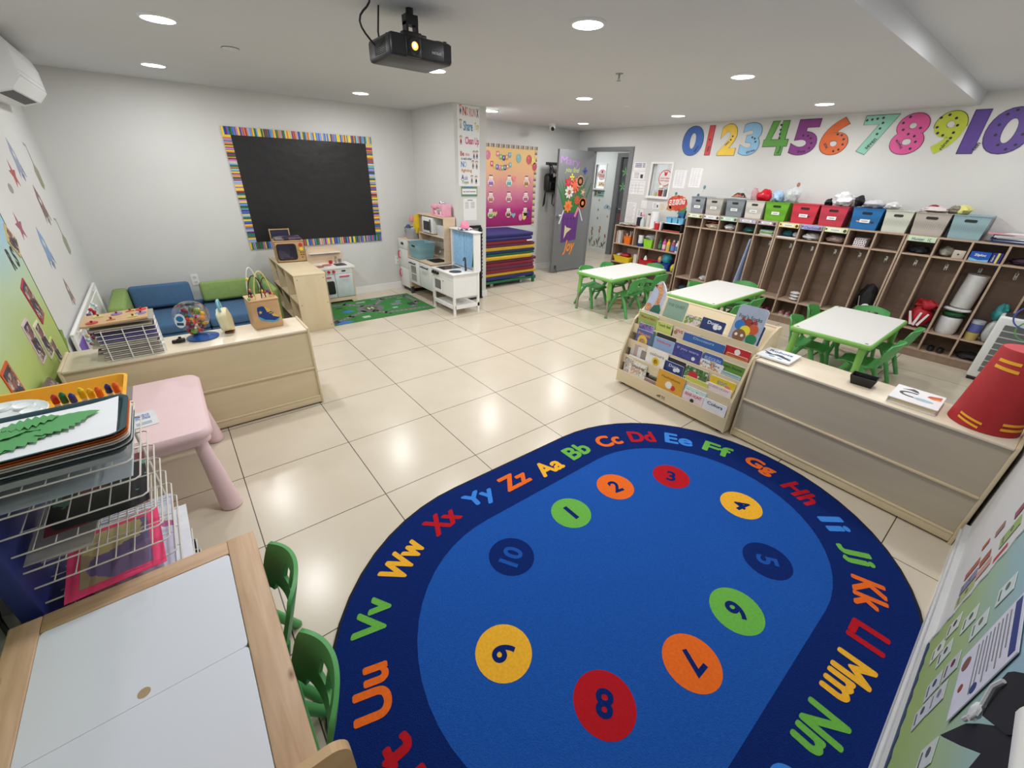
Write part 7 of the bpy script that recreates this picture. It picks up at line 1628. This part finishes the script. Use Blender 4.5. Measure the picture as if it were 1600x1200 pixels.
# ================================================================ DRYING RACK WITH TRAYS
t = thing('drying_rack', 'white wire drying rack on blue panels, piled with artwork', 'drying rack', (-1.6, -2.5, 0))
xa_, xb_, ya_, yb_ = -1.75, -1.44, -2.80, -2.37
MB().rbox(-1.80, -1.752, -2.83, -2.36, 0, .80, .004, P((28, 46, 120), .5)).build('side_panel', t)
MB().use(P((28, 46, 120), .5)).box(-1.80, -1.45, -2.36, -2.345, 0, .12).box(-1.752, -1.45, -2.83, -2.815, 0, .05).build('base_rail', t)
for k in range(13):
    z = .845 - k * .0635
    mb = MB().use(P((226, 222, 214), .35)).tube([(xa_, ya_, z), (xb_ - .012, ya_, z), (xb_, ya_ + .012, z), (xb_, yb_ - .012, z), (xb_ - .012, yb_, z), (xa_, yb_, z)], .0026, 6)
    for q in range(6): mb.tube([(xa_ + .04 + q * .045, ya_, z), (xa_ + .04 + q * .045, yb_, z)], .0019, 5)
    for q in range(3): mb.tube([(xa_, ya_ + .11 + q * .11, z), (xb_, ya_ + .11 + q * .11, z)], .0019, 5)
    mb.build('wire_shelf', t)
def sheet_on(k, c, label, x0, x1, y0, y1, rot=0, art=None, dz=.004, name='artwork', frame_=None):
    z = .845 - k * .0635 + dz
    F = TR((x0 + x1) / 2, (y0 + y1) / 2, z, rot); w, h = (x1 - x0) / 2, (y1 - y0) / 2
    o = MB(F).box(-w, w, -h, h, 0, .0012, art if art and not frame_ else P(c, .7))
    if frame_: o.box(-w + frame_, w - frame_, -h + frame_, h - frame_, .0012, .002, art)
    single(o, name, label, 'artwork', 'papers drying on the rack')
sheet_on(1, (196, 206, 214), 'grey clear plastic lid with black marks under the trays', -1.77, -1.455, -2.785, -2.40, art=None)
sheet_on(3, (22, 22, 26), 'black paper with coloured cutouts on the drying rack', -1.70, -1.46, -2.76, -2.42, .05, art=pt('art1', [(22, 22, 26), (30, 28, 34), (110, 40, 50), (80, 140, 120), (24, 24, 28), (160, 130, 120), (26, 26, 30)], 14))
sheet_on(4, (226, 222, 214), 'cream paper with brown animal prints on the drying rack', -1.75, -1.60, -2.78, -2.5, -.05, art=pt('art0', [(222, 216, 208), (226, 222, 214), (150, 90, 60), (224, 218, 210), (220, 214, 206)], 10))
sheet_on(6, (240, 70, 120), 'hot pink bordered painting on the drying rack', -1.715, -1.475, -2.84, -2.52, .06, art=pt('art2', [(130, 110, 150), (160, 140, 110), (190, 176, 120), (110, 96, 140), (170, 130, 100), (120, 140, 120)], 9), frame_=.032)
sheet_on(7, (206, 206, 224), 'pale blue and magenta painting on the drying rack', -1.70, -1.455, -2.80, -2.36, 0, art=pt('art3', [(196, 200, 224), (210, 212, 230), (176, 90, 140), (214, 216, 230), (180, 196, 226)], 8))
sheet_on(8, (226, 228, 234), 'white sheet with thin lines sticking out of the drying rack', -1.70, -1.42, -2.78, -2.38, .02)
sheet_on(9, (120, 140, 150), 'grey blue painted sheet low on the drying rack', -1.72, -1.45, -2.83, -2.42, .03, art=pt('art4', [(110, 130, 140), (140, 156, 160), (90, 110, 120)], 8))
sheet_on(10, (226, 224, 218), 'printed picture sheet low on the drying rack', -1.70, -1.45, -2.82, -2.42, 0, art=pt('art5', [(226, 224, 218), (222, 220, 214), (90, 60, 56), (224, 222, 216), (60, 60, 90), (226, 224, 220)], 22))
# trays on top
def tray(z, c, name, label, x0=-1.86, x1=-1.425, y0=-2.79, y1=-2.50, h=.014, group='plastic trays stacked on the drying rack'):
    def rr(d, zz, r=.045):
        out = []
        for (cx, cy, a0) in ((x1 - r, y1 - r, 0), (x0 + r, y1 - r, 90), (x0 + r, y0 + r, 180), (x1 - r, y0 + r, 270)):
            for i in range(7): a = math.radians(a0 + 15 * i); out.append((cx + (r - d) * math.cos(a), cy + (r - d) * math.sin(a), zz))
        return out
    return single(MB().loft([rr(.02, z), rr(.002, z + h * .8), rr(0, z + h), rr(.006, z + h), rr(.012, z + h * .8), rr(.022, z + .003)], P(c, .4), caps=True), name, label, 'tray', group)
single(MB().rprism(-1.84, -1.445, -2.78, -2.52, .85, .868, .03, P((176, 182, 184), .25, alpha=.8)), 'clear_container', 'clear grey container directly under the stacked trays', 'container')
z = .871
for c, lab in (((24, 56, 62), 'dark teal tray at the bottom of the tray stack'), ((226, 226, 222), 'white tray second from the bottom of the stack'), ((60, 64, 66), 'dark grey tray third from the bottom of the stack'), ((214, 214, 208), 'light grey tray in the middle of the stack'), ((232, 228, 216), 'cream tray under the orange ones'), ((206, 120, 60), 'orange tray in the upper half of the stack'), ((176, 84, 36), 'rust brown tray just under the top tray')):
    tray(z, c, 'plastic_tray', lab); z += .0075
tray(z, (40, 66, 72), 'plastic_tray', 'dark teal tray on top of the stack holding green leaf cutouts'); zt = z + .0035
t = thing('white_sheet', 'white paper lying in the top tray', 'paper', (-1.65, -2.65, zt))
f = lambda u, v: (-1.845 + .395 * u, -2.775 + .255 * v, zt + .002 + .012 * (max(0, u - .75) * 4) ** 2 * (v - .4) * 1.2 * (1 if v > .4 else 0))
MB().sheet(f, 12, 8, .001, M_PAPER).build('sheet', t)
LG = P((92, 162, 96), .7, .04)
def leafshape(L_, W_, lob, seed):
    rs = random.Random(seed); a = []; n = 15
    for i in range(n + 1):
        u = i / n; w = W_ * math.sin(PI * min(1, u * .97 + .03)) ** .7 * (1 + (lob if i % 2 else -lob)); a.append((L_ * u, w))
    return a + [(x, -y * (1 + rs.uniform(-.1, .1))) for x, y in reversed(a[1:-1])]
for i, (x, y, L_, W_, lob, r, lab) in enumerate(((-1.86, -2.72, .22, .045, .05, .10, 'long green paper leaf at the left of the top tray'), (-1.80, -2.68, .20, .04, .18, .25, 'jagged green paper leaf across the middle of the tray'), (-1.72, -2.72, .16, .035, .3, .45, 'serrated green paper leaf overlapping the long one'), (-1.66, -2.62, .17, .035, .05, .12, 'pointed smooth green paper leaf reaching to the right'), (-1.62, -2.68, .12, .03, .3, .5, 'small scalloped green paper leaf near the paper edge'), (-1.84, -2.62, .20, .035, .12, -.1, 'green paper leaf along the back edge of the tray'), (-1.70, -2.60, .12, .03, .35, .15, 'ragged green paper leaf at the back of the pile'))):
    single(MB(TR(x, y, zt + .0052 + i * .0016, r)).prism(leafshape(L_, W_, lob, i), 0, .0008, LG), 'paper_leaf', lab, 'paper leaf', 'green leaf cutouts in the top tray')
# yellow tray with palette and markers
t = thing('yellow_tray', 'deep yellow tray behind the stacked trays, holding markers and a palette', 'tray', (-1.66, -2.33, .85))
YX0, YX1, YY0, YY1 = -1.88, -1.45, -2.475, -2.20
YM = P((240, 176, 50), .4)
def rr(d, zz, r=.03):
    out = []
    for (cx, cy, a0) in ((YX1 - r, YY1 - r, 0), (YX0 + r, YY1 - r, 90), (YX0 + r, YY0 + r, 180), (YX1 - r, YY0 + r, 270)):
        for i in range(6): a = math.radians(a0 + 18 * i); out.append((cx + (r - d) * math.cos(a), cy + (r - d) * math.sin(a), zz))
    return out
MB().loft([rr(.02, .850), rr(.004, .893), rr(-.004, .895), rr(-.004, .898), rr(.006, .898), rr(.022, .853)], YM, caps=True, smooth=False).build('tray_body', t)
for x, y in ((-1.50, -2.21), (-1.86, -2.24)): MB().use(P((226, 222, 214), .35)).cyl((x, y, 0), (x, y, .845), .006, n=8).build('post', t)
t = thing('paint_palette', 'white round paint palette with wells in the yellow tray', 'palette', (-1.75, -2.42, .9))
MB().lathe([(.001, 0), (.105, .0), (.115, .012), (.112, .014), (.10, .006), (.001, .006)], (-1.745, -2.425, .90), 32, P((236, 238, 240), .2)).build('plate', t)
for i in range(8):
    a = 2 * PI * i / 8; MB().lathe([(.026, .0), (.024, .008), (.018, .004), (.001, .002)], (-1.745 + .074 * math.cos(a), -2.425 + .074 * math.sin(a), .907), 16, P((240, 242, 244), .15)).build('well', t)
MC_ = [((196, 50, 50), 'red marker at the left of the marker row'), ((30, 110, 70), 'green marker second in the row'), ((40, 56, 140), 'blue marker third in the row'), ((236, 206, 40), 'yellow marker in the row'), ((240, 190, 40), 'second yellow marker in the row'), ((240, 110, 40), 'orange marker in the row'), ((36, 50, 130), 'navy marker near the right of the row'), ((236, 100, 36), 'orange marker at the right end of the row')]
for i, (c, lab) in enumerate(MC_):
    x = -1.625 + i * .022; t = thing('marker', lab, 'marker', (x, -2.33, .85), 0, 'markers standing in the yellow tray')
    a = Vector((x, -2.36 - .01 * (i % 3), .851)); d_ = Vector((.03, -.09, .09)).normalized() if False else Vector((.05, -.25, 1)).normalized()
    MB().cyl(a, a + d_ * .05, .0085, n=12, mat=P((236, 236, 236), .4)).build('barrel', t)
    MB().cyl(a + d_ * .05, a + d_ * (.075 + .006 * (i % 2)), .0095, .0085, 12, P(c, .35)).cyl(a + d_ * (.075 + .006 * (i % 2)), a + d_ * (.085 + .006 * (i % 2)), .0085, .003, 12, P(c, .35)).build('cap', t)

# ================================================================ WOODEN ACTIVITY TABLE
t = thing('activity_table', 'pine framed activity table with white lids in the near left corner', 'table', (-1.52, -3.3, 0))
X0, X1, Y0, Y1, ZT_ = -1.81, -1.222, -3.735, -2.865, .48
lx0, lx1, ly0, ly1 = -1.742, -1.302, -3.66, -2.93
MB().rbox(X0, lx0, Y0, Y1, ZT_ - .02, ZT_, .004, M_PINE).build('frame_side', t); MB().rbox(lx1, X1, Y0, Y1, ZT_ - .02, ZT_, .004, M_PINE).build('frame_side', t)
MB().rbox(lx0, lx1, ly1, Y1, ZT_ - .02, ZT_, .003, M_PINEX).build('frame_end', t); MB().rbox(lx0, lx1, Y0, ly0, ZT_ - .02, ZT_, .003, M_PINEX).build('frame_end', t)
LID = P((226, 230, 240), .35, .01, 3)
MB().rprism(lx0 + .001, lx1 - .001, -3.2995, ly1 - .001, ZT_ - .012, ZT_ - .002, .012, LID).build('lid', t)
MB().rprism(lx0 + .001, lx1 - .001, ly0 + .001, -3.3005, ZT_ - .012, ZT_ - .002, .012, LID).build('lid', t)
MB().disc(-1.521, -3.277, .013, ZT_ - .0022, ZT_ - .0014, P((176, 150, 116), .6), 18).build('finger_hole', t)
for y in (Y0 + .05, Y1 - .05): MB().box(X0 + .04, X1 - .04, y - .01, y + .01, .36, ZT_ - .02, M_PINEX).build('apron', t)
for x in (X0 + .045, X1 - .045): MB().box(x - .01, x + .01, Y0 + .05, Y1 - .05, .36, ZT_ - .02, M_PINE).build('apron', t)
for x in (X0 + .035, X1 - .035):
    for y in (Y0 + .04, Y1 - .04): MB().rbox(x - .02, x + .02, y - .02, y + .02, 0, ZT_ - .02, .004, M_MAPLEV).build('leg', t)
# white plastic box with a black cord between rack, table and wall
t = thing('plastic_caddy', 'grey white plastic box beside the drying rack foot', 'box', (-1.85, -2.84, 0))
MB().rbox(-1.888, -1.82, -2.93, -2.70, .0, .40, .015, P((206, 208, 208), .3)).build('box', t)
single(MB().tube([(-1.872, -2.66, .5), (-1.84, -2.80, .47), (-1.815, -2.87, .42), (-1.808, -2.93, .34), (-1.81, -2.95, .25), (-1.83, -2.99, 0.01)], .006, 8, M_BLACK), 'power_cable', 'black cord curving down between wall and drying rack', 'cord')

# wooden chair back at the bottom edge
t = thing('wooden_chair', 'small light wooden chair whose rounded back shows at the bottom edge', 'chair', (-1.30, -3.93, 0))
bp = [(-.14, .36), (.14, .36), (.14, .66)] + [(.10 + .04 * math.cos(a), .66 + .045 * math.sin(a)) for a in [PI * i / 12 for i in range(1, 6)]] + [(.0, .712), (-.10, .705)] + [(-.10 + .04 * math.cos(a), .66 + .045 * math.sin(a)) for a in [PI / 2 + PI * i / 12 for i in range(1, 6)]] + [(-.14, .66)]
MB(frame((-1.305, -3.765, 0), (1, 0, 0), (0, 0, 1))).prism(bp, 0, .018, wood('chair_ply', (206, 166, 118), (220, 184, 138), (1, 6, 6), 3, .4)).build('backrest', t)
MB().rprism(-1.445, -1.165, -4.06, -3.79, .33, .348, .03, M_BEECH).build('seat', t)
for x in (-1.43, -1.18):
    MB().rbox(x - .012, x + .012, -3.783, -3.755 + .0, 0, .40, .004, M_BEECH).build('leg', t); MB().rbox(x - .012, x + .012, -4.05, -4.025, 0, .33, .004, M_BEECH).build('leg', t)

# ================================================================ FRONT WALL BOARD
t = thing('science_board', 'green to blue paper board with navy scalloped border on the wall at right', 'bulletin board', (-.3, -4.51, .14))
G_F = gradient('board_front', [(0, (150, 176, 100)), (.4, (160, 184, 130)), (.75, (150, 184, 196)), (1, (140, 180, 206))], .14, 1.0)
MB().box(-1.0, .585, -4.509, -4.503, .14, 1.45, G_F).build('backing_paper', t)
mb = MB(FF(0, 0, -4.503)).use(P((20, 50, 90), .6))
n = 38
poly = [(1.0, .14)] + [(-.585, .14)] + [(-.585, .175)]
for i in range(n + 1):
    x = -.585 + 1.585 * i / n; poly.append((x, .175 + .012 * (1 if i % 2 else 0)))
mb.prism(poly, 0, .003).build('border', t)
mb = MB(FF(0, 0, -4.503)).use(P((206, 210, 208), .6)); poly = [(-.60, .14), (-.60, 1.4)] + [(-.585 + .012 * (i % 2), 1.4 - i * .05) for i in range(26)]; mb.prism(poly, 0, .003).build('border', t)
def fcard(x, z, w, h, c, label, rot=0, ink=(90, 90, 100), art=2, y=-4.502):
    mb = MB(FF(x, z, y) @ Matrix.Rotation(rot, 4, 'Z')).box(-w / 2, w / 2, -h / 2, h / 2, 0, .0012, P(c, .6))
    if art: mb.disc(-w * .1, h * .1, min(w, h) * .2, .0012, .0018, P(ink, .6), 9, .8).box(-w * .3, w * .3, -h * .36, -h * .28, .0012, .0018, P(ink, .6))
    single(mb, 'picture_card', label, 'card', 'picture cards on the front wall')
for i, (x, z, c, ink, lab) in enumerate(((.47, .38, (206, 212, 200), (60, 60, 80), 'card with a dark bird nearest the green board corner'), (.42, .30, (210, 216, 204), (90, 96, 90), 'card with a small plant low on the green board'), (.38, .50, (206, 214, 206), (80, 100, 80), 'card left of the bird card on the green board'), (.34, .37, (200, 210, 206), (70, 80, 80), 'pale card beside the plant card'), (.27, .58, (204, 214, 212), (110, 120, 90), 'card in the upper row of the green board'), (.30, .70, (206, 216, 216), (90, 110, 100), 'card above the printed poster'),
    (.20, .36, (196, 200, 206), (60, 70, 110), 'grey card with a blue insect'), (.20, .46, (190, 196, 200), (110, 40, 60), 'grey card with a red animal'), (.11, .33, (196, 202, 206), (70, 76, 90), 'grey card low beside the poster'), (.11, .42, (196, 200, 206), (120, 124, 130), 'grey card touching the poster corner'), (-.12, .46, (200, 206, 204), (80, 86, 90), 'card above the paper bat'), (-.20, .40, (196, 206, 200), (90, 86, 90), 'card left of the others near the bottom edge'))):
    fcard(x, z, .075, .085, c, lab, .05 * ((i * 3) % 5 - 2), ink)
t = thing('printed_poster', 'white poster with lines of text and a navy title band on the green board', 'poster', (.05, -4.5, .66))
F = FF(.045, .665, -4.500)
MB(F).box(-.115, .115, -.125, .15, 0, .002, P((214, 214, 228), .6)).build('paper', t)
mb = MB(F).box(-.10, .10, .115, .14, .002, .003, P((50, 66, 130), .5))
for k in range(9): mb.box(-.09, .05 + .02 * (k % 3), .095 - k * .017, .100 - k * .017, .002, .0028, M_INKG)
mb.build('text_lines', t)
for a_ in ((-.06, -.09, .022, (130, 90, 80)), (.085, -.02, .015, (50, 66, 120)), (.03, -.09, .012, (150, 70, 50))): MB(F).disc(a_[0], a_[1], a_[2], .002, .003, P(a_[3], .6), 12).build('drawing', t)
for i, (x, z, w, h, c, lab) in enumerate(((.86, .36, .045, .10, (176, 96, 76), 'orange brown card lowest on the white wall'), (.80, .46, .05, .07, (160, 90, 76), 'small brown card above the orange one'), (.77, .36, .06, .11, (130, 130, 160), 'lavender card on the white wall'), (.72, .47, .05, .09, (196, 150, 140), 'pinkish card on the white wall'), (.69, .36, .07, .12, (168, 180, 120), 'olive striped card on the white wall'), (.92, .53, .045, .06, (150, 120, 110), 'brown card high on the white wall'), (.76, .62, .07, .12, (150, 176, 110), 'green card high on the white wall'), (.66, .58, .05, .08, (176, 70, 76), 'red card near the board edge'), (.86, .66, .05, .06, (150, 80, 90), 'wine red card highest on the white wall'), (.95, .43, .03, .05, (176, 96, 76), 'tiny rust card at the far end of the row'))):
    fcard(x, z, w, h, c, lab, 0, (120, 110, 110), 0 if i % 2 else 1, y=-4.509)
# paper bat with string and the white ledge
PBK = P((14, 14, 18), .75, .05)
t = thing('paper_bat', 'black paper cutout with a white string hanging at the bottom right', 'decoration', (-.35, -4.45, .8))
F = FF(0, 0, -4.452)
MB(F).prism([(.305, .735), (.345, .835), (.38, .885), (.47, 1.0), (.60, 1.0), (.62, .80), (.50, .78), (.455, .91), (.38, .82)], 0, .004, PBK).build('wing', t)
MB(F).prism([(.372, .895), (.325, .925), (.32, .955), (.335, .975), (.40, 1.04), (.52, 1.06), (.47, .98)], .002, .006, PBK).build('wing', t)
MB(F).tube([(.345, .84, .008), (.37, .88, .012), (.365, .90, .010), (.345, .935, .012), (.35, .96, .010)], .0035, 6, P((222, 224, 230), .8)).crumple((.362, .885, .010), (.012, .02, .006), 5, P((226, 228, 232), .8)).build('string', t)
single(MB().use(M_WHITE).rbox(-1.06, -.52, -4.505, -4.42, 1.065, 1.09, .008), 'white_ledge', 'glossy white ledge on the near wall at the right picture edge', 'ledge')
